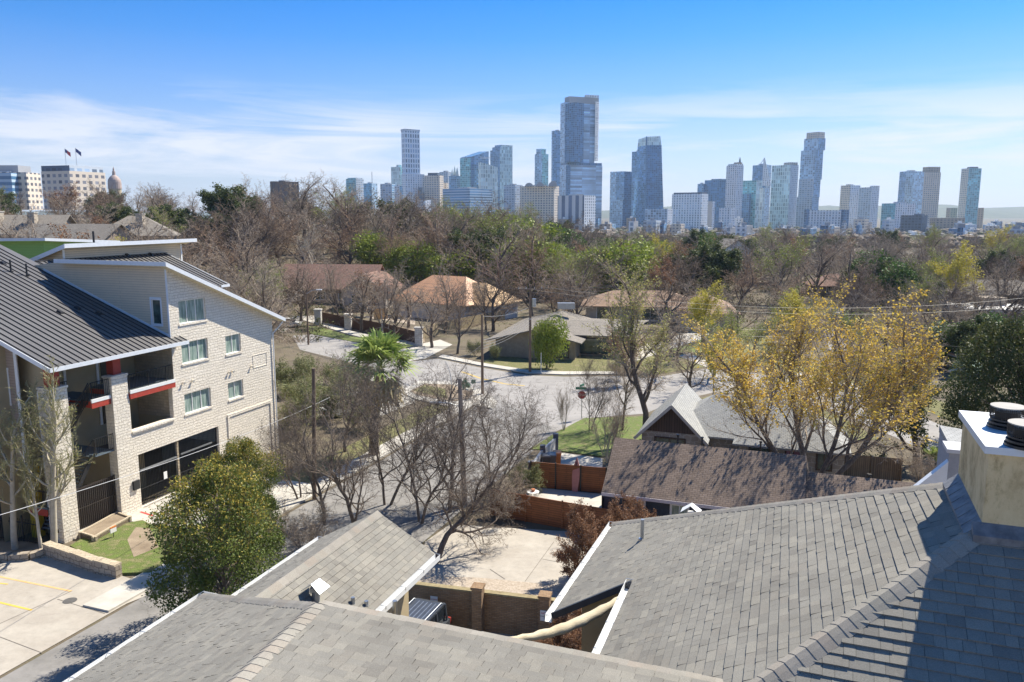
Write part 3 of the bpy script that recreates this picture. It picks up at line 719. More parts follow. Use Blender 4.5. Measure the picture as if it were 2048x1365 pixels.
# roof vent hood and pipes
hp = PL(632, 1200, wr1, NR)
vh = MB(); vh.tube([hp-UP*.1, hp+UP*.2], .075, 12); 
tp = hp+UP*.2
for s in (-1, 1):
    vh.slab([tp+UP*.16+E2*.13, tp+UP*.16-E2*.13, tp+UP*.02-E2*.17+E1*s*.20, tp+UP*.02+E2*.17+E1*s*.20], .012)
vh.rect(tp.x-.09, tp.x+.09, tp.y-.09, tp.y+.09, tp.z-.02, tp.z+.05)
vh.build('vent_hood', M['galv'], lt)
for (px, py, h, r) in ((790, 1226, .25, .045), (706, 1207, .12, .04), (733, 1212, .1, .04)):
    b = PL(px, py, wr1, NR) if px > 760 else PL(px, py, wr1, NR)
    m1 = MB(); m1.tube([b-UP*.15, b+UP*h], r, 10); m1.build('vent_pipe', M['galv'], lt)
# rolled fabric shade slung between the two buildings
a = AT(1243, 1197, 12.4); b = AT(985, 1283, 10.6); mb = MB(); pts = []; rad = []
for k in range(25):
    t = k/24.; p_ = a.lerp(b, t); p_.z -= .18*math.sin(math.pi*t); pts.append(p_+V3((0, 0, .008*math.sin(k*2.1)))); rad.append(.045+.04*math.sin(math.pi*min(1, t*1.15+.05))+.006*math.sin(k*1.7))
mb.tube(pts, rad, 10); s_ = mb.build('rolled_shade', nmat('canvas', (.50, .42, .28), (.62, .54, .38), 2, .9, .5, 9, stretch=(1, 1, 6)), smooth=True)
tag(s_, 'long rolled tan canvas shade slung between the two roofs', 'shade')
# ---------------------------------------------------------------- apartment building on the left
ap = thing('apartment_building', 'four storey pale stone apartment building with dark standing seam roofs and open stairs', 'building', AP(0, 0, 0))
S_ = 4.52; SE = 15.5; KZ = .3813; Z0 = 11.03
mz = lambda o: Z0-KZ*o            # main metal roof height at offset o
def window(fr, u0, u1, z0, z1, dep=.2, glass=None, nm=3, fm=None, parent=None, o=0., fw=.05):
    fm = fm or M['white']; mb = MB()
    mb.fbox(fr, u0, u1, o-dep, o-dep+.05, z0, z0+fw); mb.fbox(fr, u0, u1, o-dep, o-dep+.05, z1-fw, z1)
    for k in range(nm+1):
        c = u0+(u1-u0)*k/nm; a = max(u0, c-fw/2); b = min(u1, c+fw/2)
        if k == 0: b = u0+fw
        if k == nm: a = u1-fw
        mb.fbox(fr, a, b, o-dep+.002, o-dep+.052, z0+fw, z1-fw)
    w_ = mb.build('window', fm, parent)
    g = MB(); g.poly([fr(u0, o-dep+.012, z0), fr(u1, o-dep+.012, z0), fr(u1, o-dep+.012, z1), fr(u0, o-dep+.012, z1)])
    n = (g.v and (V3(g.v[1])-V3(g.v[0])).cross(V3(g.v[2])-V3(g.v[0])))
    if n.dot(fr(0, 1, 0)-fr(0, 0, 0)) < 0: g.v.reverse()
    g.build('pane', glass or M['glass'], w_)
    return w_
# stone street wall, two bays
holesR = [(5.40, 8.02, 11.85, 13.45), (5.42, 8.02, 9.02, 10.52), (5.38, 8.02, 5.42, 6.85), (9.9, 11.6, 8.95, 10.35), (9.9, 11.6, 5.45, 6.75), (9.6, 14.9, .15, 4.35)]
zr_ = lambda s: 16.0-(s-3.9)*(16.0-10.78)/(16.4-3.9)
st = MB()
wallgrid(st, AP, [(S_, 0), (SE, 0), (SE, zr_(SE)-.05), (S_, zr_(S_)-.05)], holesR[:5]+[(4.52, 8.6, .15, 3.75)], .22)
wallgrid(st, AP, [(-.25, 0), (S_, 0), (S_, 8.1), (-.25, 8.1)], [(.6, 4.3, 5.45, 7.7), (.95, S_, .15, 3.75)], .35)
wall = st.build('stone_wall', M['stone'], ap)
# blind bay: recessed infill panel frame
st = MB(); 
for a, b, c, d in ((9.6, 14.9, 4.15, 4.35), (14.7, 14.9, .2, 4.15), (9.6, 9.8, .2, 4.15)): st.fbox(AP, a, b, -.02, .07, c, d)
st.build('blind_arch_trim', M['stone'], ap); st = MB()
for a, b, c, d in ((12.9, 14.6, 7.35, 7.4), (12.9, 14.6, 8.35, 8.4), (12.9, 12.95, 7.4, 8.35), (14.55, 14.6, 7.4, 8.35)): st.fbox(AP, a, b, -.02, .03, c, d)
st.build('stone_panel_frame', M['stone'], ap)
for a, b, c, d in holesR[:5]: st = MB(); st.fbox(AP, a-.08, b+.08, -.2, .06, c-.14, c-.001); st.build('window_sill', M['stone'], ap)
for k, (a, b, c, d) in enumerate(holesR[:5]):
    window(AP, a, b, c, d, .18, M['curtain'] if k != 9 else M['glass'], 3 if b-a > 2 else 2, parent=ap)
sn = plain('bell_lights', (.72, .66, .55), .6)
for (s, z) in ((5.3, 7.75), (6.2, 7.72), (10.0, 7.62), (10.4, 7.62), (12.6, 7.6)):
    m1 = MB(); p = AP(s, .02, z); m1.tube([p, p+E1*.16-UP*.05], [.05, .11], 10); m1.build('wall_vent', sn, ap)
# far end and back walls, body
bm_ = MB()
bm_.poly([AP(SE, 0, 0), AP(SE, -12.5, 0), AP(SE, -12.5, 12.5), AP(SE, 0, zr_(SE)-.05)])
bm_.poly([AP(-20, -13, 0), AP(S_, -13, 0), AP(S_, -13, 15.5), AP(-20, -13, 15.5)])
bm_.build('side_wall', M['siding'], ap)
# siding wall S above the metal roof
sfr = frame(AP(S_, 0, 0), -E1, -E2)   # u goes back from the street, o towards the camera
sd_ = MB()
wallgrid(sd_, sfr, [(0, mz(0)-.1), (12.3, mz(-12.3)-.1), (12.3, 15.7), (9.3, 16.05), (0, 16.0)], [(.72, 1.5, 11.9, 13.62)], .1)
sd_.build('siding_wall', M['siding'], ap)
tr = MB(); 
tr.fbox(sfr, 0, .14, .0, .03, mz(0)-.1, 16.0); tr.fbox(sfr, .60, .72, 0, .03, 11.8, 13.75); tr.fbox(sfr, 1.5, 1.62, 0, .03, 11.8, 13.75); tr.fbox(sfr, .6, 1.62, .002, .04, 13.62, 13.78); tr.fbox(sfr, .6, 1.62, .002, .04, 11.78, 11.9)
for k in range(16):
    u = .8+k*.7; tr.hexa([sfr(u-.7, 0, mz(-u+.7)-.02), sfr(u, 0, mz(-u)-.02), sfr(u, .05, mz(-u)-.02), sfr(u-.7, .05, mz(-u+.7)-.02)], [sfr(u-.7, 0, mz(-u+.7)+.16), sfr(u, 0, mz(-u)+.16), sfr(u, .05, mz(-u)+.16), sfr(u-.7, .05, mz(-u+.7)+.16)])
tr.build('corner_trim', M['fascia'], ap)
window(sfr, .72, 1.5, 11.9, 13.62, .08, M['glass'], 1, parent=ap)
# upper mono-pitch roof over the stone wall: high edge over wall S, falling away along the street
def slopedslab(mb, c, th, mi=0):
    mb.slab(c, th, mi)
ur = MB(); a0, a1_, b0, b1_ = 3.85, 16.35, .65, -9.4
zt_ = lambda s: 16.22-(s-3.85)*(16.22-10.95)/(16.35-3.85)
slopedslab(ur, [AP(a0, b0, zt_(a0)), AP(a1_, b0, zt_(a1_)), AP(a1_, -5.9, zt_(a1_)), AP(a0+1.2, b1_, zt_(a0+1.2)), AP(a0, b1_, zt_(a0))], .05)
ur.build('upper_roof', M['metalroof'], ap)
fa = MB()
fa.hexa([AP(a0-.03, b0, zt_(a0)-.26), AP(a1_, b0, zt_(a1_)-.26), AP(a1_, b0+.04, zt_(a1_)-.26), AP(a0-.03, b0+.04, zt_(a0)-.26)], [AP(a0-.03, b0, zt_(a0)+.03), AP(a1_, b0, zt_(a1_)+.03), AP(a1_, b0+.04, zt_(a1_)+.03), AP(a0-.03, b0+.04, zt_(a0)+.03)])
fa.fbox(AP, a0-.06, a0-.02, b1_, b0+.04, zt_(a0)-.24, zt_(a0)+.035)
fa.fbox(AP, a1_, a1_+.04, -5.9, b0+.04, zt_(a1_)-.22, zt_(a1_)+.02)
fa.build('upper_fascia', M['fascia'], ap)
sf = MB(); sf.slab([AP(a0, b0, zt_(a0)-.24), AP(a1_, b0, zt_(a1_)-.24), AP(a1_, 0, zt_(a1_)-.24), AP(a0, 0, zt_(a0)-.24)], .03); sf.fbox(AP, a0, S_, -9.4, .01, 15.93, 15.97)
sf.build('soffit', M['cream'], ap)
# downpipe at the far corner
dp = MB(); dp.tube([AP(16.2, .55, 10.7), AP(15.9, .25, 10.2), AP(SE-.1, .1, 9.8), AP(SE-.1, .1, .1)], .055, 8); dp.build('downpipe', M['white'], ap)
# main metal roof (slopes down to the street), with raised seams
mr = MB(); sa, sb_ = -5.45, 5.05; oe = .7; ot = -16.9
def mrp(s, o, h=0): return AP(s, o, mz(o)+h)
polyL = [(sa, oe), (sb_, oe), (sb_, -16.9), (sa, -16.9)]
mr.slab([mrp(sa, oe), mrp(S_-.02, oe), mrp(S_-.02, -11.4), mrp(5.1, -12.1), mrp(4.9, -17.2), mrp(sa, -17.2)], .08)
mr.slab([mrp(S_-.02, oe), mrp(5.35, oe), mrp(5.35, .03), mrp(S_-.02, .03)], .08)
mr.slab([mrp(5.2, -6.2), mrp(18, -6.2), mrp(18, -12.85), mrp(5.2, -12.85)], .08)
mr.build('metal_roof', M['metalroof'], ap)
sm = MB()
s = sa+.12
while s < 5.3:
    top = -17.2 if s < S_-.1 else .05
    sm.bar(mrp(s, oe+.01, .03), mrp(s, top, .03), .035, .06)
    s += .46
s = 5.3
while s < 18:
    sm.bar(mrp(s, -6.2, .03), mrp(s, -12.85, .03), .035, .06); s += .46
sm.bar(mrp(5.2, -12.87, .04), mrp(18.02, -12.87, .04), .22, .05)
sm.build('roof_seam', M['seam'], ap)
fa = MB(); fa.fbox(AP, sa-.03, 5.38, oe, oe+.05, mz(oe)-.24, mz(oe)+.0)
fa.hexa([mrp(sa-.06, oe, -.26), mrp(sa-.02, oe, -.26), mrp(sa-.02, -17, -.26), mrp(sa-.06, -17, -.26)], [mrp(sa-.06, oe, .02), mrp(sa-.02, oe, .02), mrp(sa-.02, -17, .02), mrp(sa-.06, -17, .02)])
fa.build('eave_fascia', M['fascia'], ap); fa = MB()
fa.fbox(AP, 17, 18.05, -6.2, -6.15, mz(-6.2)-.2, mz(-6.2)); fa.hexa([mrp(18, -6.2, -.2), mrp(18.05, -6.2, -.2), mrp(18.05, -12.85, -.2), mrp(18, -12.85, -.2)], [mrp(18, -6.2, .02), mrp(18.05, -6.2, .02), mrp(18.05, -12.85, .02), mrp(18, -12.85, .02)])
fa.build('eave_fascia', M['fascia'], ap)
for (px, py) in ((22, 532), (54, 540)):
    p = PL(px, py+12, AP(0, 0, Z0), UP+E1*KZ); m1 = MB(); m1.tube([p-UP*.1, p+UP*.85], .06, 8); m1.tube([p-UP*.1, p+UP*.05], .16, 8); m1.build('roof_pipe', M['black'], ap)
for (px, py) in ((120, 626), (155, 618), (198, 628), (6, 528), (255, 512), (302, 510)):
    p = PL(px, py, AP(0, 0, Z0), UP+E1*KZ); m1 = MB(); m1.hexa([p-E1*.22-E2*.13+UP*.08, p+E1*.22-E2*.13-UP*.08, p+E1*.22+E2*.13-UP*.08, p-E1*.22+E2*.13+UP*.08], [p-E1*.1-E2*.1+UP*.2, p+E1*.18-E2*.1+UP*.08, p+E1*.18+E2*.1+UP*.08, p-E1*.1+E2*.1+UP*.2]); m1.build('roof_vent', M['black'], ap)
# top storey box behind with its own mono-pitch roof
tb = MB(); wallgrid(tb, lambda a, b, c: AP(a, b-13., c), [(7.6, 13), (20, 13), (20, 16.8), (7.6, 16.8)], [])
tb.poly([AP(7.6, -13, 13), AP(7.6, -19, 13), AP(7.6, -19, 14.6), AP(7.6, -13, 16.8)][::-1]); tb.poly([AP(20, -13, 8), AP(20, -19, 8), AP(20, -19, 14.6), AP(20, -13, 16.8)])
tb.build('top_storey_wall', M['siding'], ap)
tr = MB(); tr.fbox(AP, 7.58, 7.76, -12.99, -12.95, 15.2, 16.75); tr.fbox(AP, 19.86, 20.02, -12.99, -12.95, 12, 16.75); tr.build('corner_trim', M['white'], ap)
ur = MB(); ur.slab([AP(6.95, -11.95, 17.12), AP(20.8, -11.95, 17.12), AP(20.8, -19.5, 14.7), AP(6.95, -19.5, 14.7)], .07); ur.build('top_roof', M['metalroof'], ap)
sf = MB(); sf.slab([AP(7., -12., 17.02), AP(20.75, -12., 17.02), AP(20.75, -13.02, 16.7), AP(7., -13.02, 16.7)], .03); sf.build('soffit', M['cream'], ap)
fa = MB(); fa.fbox(AP, 6.9, 20.83, -11.95, -11.9, 16.86, 17.17)
fa.hexa([AP(6.88, -11.9, 16.84), AP(6.94, -11.9, 16.84), AP(6.94, -19.5, 14.42), AP(6.88, -19.5, 14.42)], [AP(6.88, -11.9, 17.16), AP(6.94, -11.9, 17.16), AP(6.94, -19.5, 14.76), AP(6.88, -19.5, 14.76)])
fa.build('top_fascia', M['fascia'], ap)
p = AT(188, 487, 70); m1 = MB(); m1.tube([V3((p.x, p.y, 16.6)), V3((p.x, p.y, 17.9))], .09, 8); m1.build('roof_pipe', M['black'], ap)
# porches and stair hall between the stone piers
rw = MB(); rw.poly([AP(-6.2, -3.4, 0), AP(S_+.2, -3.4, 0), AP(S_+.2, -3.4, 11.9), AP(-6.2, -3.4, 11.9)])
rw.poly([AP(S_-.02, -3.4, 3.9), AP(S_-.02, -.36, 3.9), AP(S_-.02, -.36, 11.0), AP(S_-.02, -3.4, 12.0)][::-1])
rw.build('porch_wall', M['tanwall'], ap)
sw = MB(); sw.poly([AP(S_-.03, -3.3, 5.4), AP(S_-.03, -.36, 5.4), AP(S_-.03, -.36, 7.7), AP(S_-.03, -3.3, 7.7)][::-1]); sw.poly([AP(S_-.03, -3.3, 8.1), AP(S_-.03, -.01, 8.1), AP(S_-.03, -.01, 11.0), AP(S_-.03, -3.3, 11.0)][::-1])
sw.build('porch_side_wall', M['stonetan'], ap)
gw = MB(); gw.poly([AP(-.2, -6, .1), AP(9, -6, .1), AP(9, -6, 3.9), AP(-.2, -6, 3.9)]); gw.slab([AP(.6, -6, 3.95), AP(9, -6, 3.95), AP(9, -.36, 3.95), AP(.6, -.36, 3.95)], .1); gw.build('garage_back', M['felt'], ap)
pr = MB()
def pier(s0, s1, o0, o1, z1, z0=-.3):
    pr.fbox(AP, s0, s1, o0, o1, z0, z1); pr.fbox(AP, s0-.05, s1+.05, o0-.05, o1+.05, z1, z1+.14)
pier(-.75, .5, -.62, .06, 9.2); pr.build('stone_pier', M['stone'], ap); pr = MB(); pier(-5.0, -3.9, -1.0, 0.02, 9.3)
pr.build('stone_pier', M['stonetan'] if False else M['stone'], ap)
for s in (-.05, -4.5): rc = MB(); rc.fbox(AP, s-.3, s+.3, -.7, -.15, 9.35, mz(-.15)-.12); rc.build('red_column', M['red'], ap)
wt = MB()
for s, z0, z1 in ((-2.4, 8.2, 12.2), (-1.2, 8.2, 12.2), (-2.4, 4.9, 8.0), (-1.2, 4.9, 8.0), (1.3, 8.2, 12.2), (1.3, 5.4, 7.8), (2.9, 5.4, 7.8)): wt = MB(); wt.fbox(AP, s-.08, s+.08, -3.38, -3.3, z0, z1); wt.build('white_trim', M['white'], ap)
for s0, s1, z0, z1, m in ((1.6, 2.6, 8.2, 10.6, M['darkdoor']), (1.5, 2.6, 5.4, 7.6, M['darkdoor']), (-3.6, -2.7, 4.9, 7.2, M['reddoor'])):
    d_ = MB(); d_.fbox(AP, s0, s1, -3.39, -3.32, z0, z1); d_.build('door', m, ap)
fl_ = MB(); rb_ = MB(); ra = MB()
def rail(p, q, h=1.05, sp=.13, parent_mb=None):
    m = parent_mb or ra; L = (q-p).length; n = max(1, int(L/sp))
    m.bar(p+UP*h, q+UP*h, .05, .04); m.bar(p+UP*.1, q+UP*.1, .035, .03)
    for k in range(n+1):
        c = p.lerp(q, k/n); m.bar(c+UP*(.1 if k % 12 else 0), c+UP*h, .018 if k % 12 else .045)
def landing(s0, s1, o0, o1, z, red=True):
    fl_.fbox(AP, s0, s1, o0, o1, z-.08, z)
    if red: rb_.fbox(AP, s0-.03, s1, o1-.02, o1+.05, z-.55, z-.2); w3 = MB(); w3.fbox(AP, s0-.03, s1+.0, o1-.02, o1+.07, z-.2, z+.01); w3.build('white_edge', M['white'], ap); rb_.fbox(AP, s0-.05, s0+.02, o0, o1, z-.5, z-.1)
wt2 = MB()
landing(.6, S_-.03, -3.3, .1, 8.15); landing(-2.2, -.78, -3.3, -.1, 8.15); landing(-2.2, -.78, -3.3, -.1, 4.6, False); landing(-3.9, -2.2, -3.3, -1.9, 8.15)
rail(AP(.6, .08, 8.15), AP(S_-.1, .08, 8.15)); rail(AP(-2.1, -.12, 8.15), AP(-.8, -.12, 8.15)); rail(AP(-2.15, -.12, 4.6), AP(-.8, -.12, 4.6)); rail(AP(-3.8, -1.95, 8.15), AP(-2.25, -1.95, 8.15)); rail(AP(-3.8, -3.2, 8.15), AP(-3.8, -1.95, 8.15))
rail(AP(-3.0, -1.0, 6.6), AP(-2.15, -.12, 8.15)); rail(AP(-4.0, -1.0, 5.0), AP(-2.15, -.3, 8.15)); rail(AP(-4.1, -.9, 2.2), AP(-2.2, -.2, 4.6))
def stair(s0, z0, s1, z1, o0, o1):
    n = int(abs(z1-z0)/.18)
    for k in range(n):
        t = (k+.5)/n; c = s0+(s1-s0)*t; z = z0+(z1-z0)*(k+1)/n; dx = abs(s1-s0)/n
        fl_.fbox(AP, c-dx*.6, c+dx*.6, o0, o1, z-.05, z)
    for o in (o0, o1): ra.bar(AP(s0, o, z0), AP(s1, o, z1), .06, .28)
stair(-4.6, 4.9, -2.2, 8.1, -1.9, -.7); stair(-5., .6, -2.2, 4.55, -1.7, -.4)
fl_.build('landing', M['deck'], ap); rb_.build('red_beam', M['red'], ap); ra.build('railing', M['black'], ap)
tl_ = MB(); tl_.fbox(AP, .55, 4.35, -.4, .12, 5.3, 5.44); tl_.build('porch_sill', M['stone'], ap)
# gates
gt = MB()
def pickets(mb, a, b, z0, z1, sp=.12, w=.02, rails=(0.,)):
    L = (b-a).length; n = int(L/sp)
    for k in range(n+1): c = a.lerp(b, k/n); mb.bar(V3((c.x, c.y, z0)), V3((c.x, c.y, z1)), w)
    for z in rails: mb.bar(V3((a.x, a.y, z)), V3((b.x, b.y, z)), .05, .05)
pickets(gt, AP(1.0, -.2, 0), AP(8.55, -.2, 0), .15, 3.72, .13, .025, (.25, 1.3, 2.4, 2.6, 3.7))
for s in (1., 4.6, 8.5): gt.bar(AP(s, -.2, .1), AP(s, -.2, 3.74), .09)
gt.build('garage_gate', M['black'], ap)
ga = MB(); ga.fbox(AP, 1.1, 4.4, -.14, -.06, 2.55, 2.66); ga.build('gate_operator', M['galv'], ap); ga = MB(); ga.fbox(AP, 4.8, 7.9, -.14, -.06, 2.62, 2.72); ga.build('gate_operator', M['galv'], ap)
sg = MB(); sg.fbox(AP, 3.15, 3.45, -.16, -.13, 1.35, 1.85); sg.build('gate_sign', M['white'], ap)
gt = MB(); pickets(gt, AP(-3.85, -.3, 0), AP(-.8, -.3, 0), .25, 2.9, .14, .045, (.3, 1.6, 2.85)); gt.fbox(AP, -3.85, -.8, -.42, -.38, .3, 2.85); gt.build('garden_gate', plain('brown_black_metal', (.045, .035, .03), .5), ap)
mbx = MB(); mbx.fbox(AP, .25, .75, .06, .2, 1.55, 2.15); mbx.build('mail_box', M['black'], ap)
fd = MB(); fd.fbox(AP, -4.0, -.75, -.5, .12, -.2, .28); fd.fbox(AP, -.8, 1.0, -.4, .2, -.2, .12); fd.build('foundation', M['walk'], ap)
# left end of the building (siding, windows, shaded car port)
lf = frame(AP(-4.95, 0, 0), -E1, -E2)
lw = MB()
L2 = [(2.6, 4.4), (16, 4.4), (16, mz(-16)-.2), (2.6, mz(-2.6)-.2)]
wallgrid(lw, lf, L2, [(3.4, 4.7, 8.3, 10.3), (3.6, 4.9, 5.0, 6.9)], .1)
lw.build('end_wall', nmat('end_siding', (.36, .27, .20), (.42, .32, .24), 2, .85, .1, 40) if False else bmat('lap_siding_brown', (.42, .32, .25), (.41, .31, .24), (.25, .19, .15), 30, .17, .012, .5, .8, .1), ap)
for u0, u1, z0, z1 in ((3.4, 4.7, 8.3, 10.3), (3.6, 4.9, 5.0, 6.9)):
    window(lf, u0, u1, z0, z1, .06, M['glass'], 1, parent=ap)
    tr = MB(); tr.fbox(lf, u0-.1, u0, 0, .03, z0-.1, z1+.1); tr.fbox(lf, u1, u1+.1, 0, .03, z0-.1, z1+.1); tr.fbox(lf, u0-.12, u1+.12, .002, .04, z1, z1+.14); tr.fbox(lf, u0-.12, u1+.12, .002, .04, z0-.14, z0); tr.build('window_trim', M['white'], ap)
tr = MB(); tr.fbox(lf, 2.5, 2.72, -.02, .05, 4.3, mz(-2.6)-.25); tr.fbox(lf, 1.0, 1.15, -.1, .0, 0, 9.2); tr.build('corner_trim', M['white'], ap)
inn = MB(); inn.poly([AP(-4.2, -1.0, 0), AP(-4.2, -3.4, 0), AP(-4.2, -3.4, 11.8), AP(-4.2, -1.0, 11.2)]); inn.build('inner_wall', M['tanwall'], ap)
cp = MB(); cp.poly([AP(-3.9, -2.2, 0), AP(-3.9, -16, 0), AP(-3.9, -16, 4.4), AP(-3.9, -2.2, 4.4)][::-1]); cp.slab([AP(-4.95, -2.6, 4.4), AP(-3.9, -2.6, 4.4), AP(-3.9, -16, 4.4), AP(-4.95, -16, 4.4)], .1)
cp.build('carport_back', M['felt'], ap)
yp = MB(); yp.fbox(lf, 2.2, 2.7, -.5, 0.0, 0, 4.4); yp.build('yellow_post', plain('yellow_paint', (.62, .42, .02), .6), ap)
bl = MB(); bl.fbox(AP, -5.1, -4.2, -2.4, -1.0, 2.0, 2.1); bl.build('balcony_floor', M['deck'], ap)
rl_ = MB(); rail(AP(-5.1, -2.4, 2.1), AP(-5.1, -1.05, 2.1), parent_mb=rl_); pickets(rl_, AP(-5.0, -2.4, 0), AP(-5.0, -1.05, 0), 3.0, 4.2, .12, .02, (3.05, 4.2)); rl_.build('balcony_railing', M['black'], ap)
rb2 = MB(); rb2.fbox(AP, -5.14, -5.08, -2.4, -1.0, 1.6, 2.0); rb2.build('red_beam', M['red'], ap)
fn = thing('iron_fence', 'low black iron fence with spear tops in front of the shaded car port', 'fence', AP(-5.6, -3, 0))
f1 = MB(); pickets(f1, AP(-5.7, -1.1, 0), AP(-5.7, -2.4, 0), 0, 1.5, .12, .022, (.15, 1.25)); f1.build('fence_panel', M['black'], fn)
f1 = MB(); pickets(f1, AP(-5.7, -2.5, 0), AP(-6.4, -8, 0), 0, 1.5, .12, .022, (.15, 1.25)); f1.build('fence_panel', M['black'], fn)
f1 = MB(); f1.bar(AP(-5.7, -2.45, 0), AP(-5.7, -2.45, 1.7), .07); f1.build('post', M['black'], fn)
# planter, wall, sign in front
pt = thing('stone_planter', 'long low pale stone planter box filled with mulch below the black gate', 'planter', AP(-2, 1, 0))
pw = [G(160, 1078), G(190, 1088), G(262, 1046), G(235, 1036)]
pb = MB()
for i in range(4):
    a, b = pw[i], pw[(i+1) % 4]; d = (b-a).normalized(); s = d.cross(UP)*.13
    pb.hexa([a-d*.1, b+d*.1, b+d*.1-s, a-d*.1-s], [a-d*.1+UP*(.45+i*.003), b+d*.1+UP*(.45+i*.003), b+d*.1-s+UP*(.45+i*.003), a-d*.1-s+UP*(.45+i*.003)])
pb.build('planter_wall', M['stonetan'], pt)
so_ = MB(); so_.prism([(p.x, p.y) for p in pw], 0, .36); so_.build('mulch', M['dirt'], pt)
rwl = thing('retaining_wall', 'low rubble stone retaining wall curving along the front lawn', 'wall', G(180, 1130))
wallpts = [G(95, 1112), G(112, 1118), G(150, 1130), G(195, 1146), G(238, 1156)]
rb = MB(); 
for a, b in zip(wallpts, wallpts[1:]):
    d = (b-a).normalized(); s = d.cross(UP)*.2; rb.hexa([a-s-d*.03, b-s+d*.03, b+s+d*.03, a+s-d*.03], [a-s-d*.03+UP*.78, b-s+d*.03+UP*.72, b+s+d*.03+UP*.72, a+s-d*.03+UP*.78])
rb.build('rubble_wall', M['rubble'], rwl)
cp2 = MB()
for i, (a, b) in enumerate(zip(wallpts, wallpts[1:])):
    d = (b-a).normalized(); s = d.cross(UP)*.25; cp2.hexa([a-s+UP*(.74+i*.002), b-s+UP*(.70+i*.002), b+s+UP*(.70+i*.002), a+s+UP*(.74+i*.002)], [a-s+UP*(.84+i*.002), b-s+UP*(.79+i*.002), b+s+UP*(.79+i*.002), a+s+UP*(.84+i*.002)])
cp2.build('coping', M['stonetan'], rwl)
rw2 = thing('retaining_wall', 'low dry stone edging beside the car park under the slim bare trees', 'wall', G(30, 1120))
rb = MB(); ww = [G(-40, 1118), G(20, 1122), G(60, 1120), G(92, 1112)]
for a, b in zip(ww, ww[1:]):
    d = (b-a).normalized(); s = d.cross(UP)*.2; rb.hexa([a-s, b-s, b+s, a+s], [a-s+UP*.4, b-s+UP*.45, b+s+UP*.45, a+s+UP*.4])
rb.build('rubble_wall', M['rubble'], rw2)
sheet('planting_bed', gp([(-60, 1120), (20, 1119), (92, 1108), (135, 1094), (100, 1085), (-60, 1085)]), .06, M['dirt'])
sgn = thing('yard_sign', 'small white and orange yard sign on a stake in the front lawn', 'sign', G(228, 1082)); p = G(228, 1080)
m1 = MB(); m1.bar(p, p+UP*.5, .03); m1.build('stake', M['black'], sgn)
m1 = MB(); m1.box(p+UP*.62, E1*.03-E2*.0, E2*.22, UP*.14); m1.build('sign_panel', M['white'], sgn)
m1 = MB(); m1.box(p+UP*.80, E1*.032, E2*.221, UP*.045); m1.build('sign_header', plain('orange_panel', (.6, .2, .05)), sgn)
# neighbour with the lime green wall beyond
gb = thing('green_house', 'lime green sided building with a white edged roof behind the metal roof', 'building', AT(20, 500, 80))
gfr = lambda a, b, c: AP(a, b, c)
a0 = AT(-80, 500, 84); mbg = MB(); q = AT(88, 500, 86); zt2 = AT(88, 478, 86).z
mbg.hexa([V3((a0.x, a0.y, 0)), V3((q.x, q.y, 0)), V3((q.x, q.y, 0))+E2*9, V3((a0.x, a0.y, 0))+E2*9], [V3((a0.x, a0.y, zt2-.2)), V3((q.x, q.y, zt2-.2)), V3((q.x, q.y, zt2-.6))+E2*9, V3((a0.x, a0.y, zt2-.6))+E2*9])
mbg.build('wall', M['sidegreen'], gb)
mbg = MB(); u = (q-a0); u.z = 0; mbg.slab([V3((a0.x, a0.y, zt2+.1))-E2*.9, V3((q.x, q.y, zt2+.1))-E2*.9+u.normalized()*.9, V3((q.x, q.y, zt2-.5))+E2*9+u.normalized()*.9, V3((a0.x, a0.y, zt2-.5))+E2*9], .3); mbg.build('roof', M['fascia'], gb)
mbg = MB(); mbg.slab([V3((a0.x, a0.y, zt2-.2))-E2*.85, V3((q.x, q.y, zt2-.2))-E2*.85+u.normalized()*.85, V3((q.x, q.y, zt2-.21))+E2*.2+u.normalized()*.85, V3((a0.x, a0.y, zt2-.21))+E2*.2], .04); mbg.build('soffit', plain('lime_soffit', (.30, .48, .04)), gb)
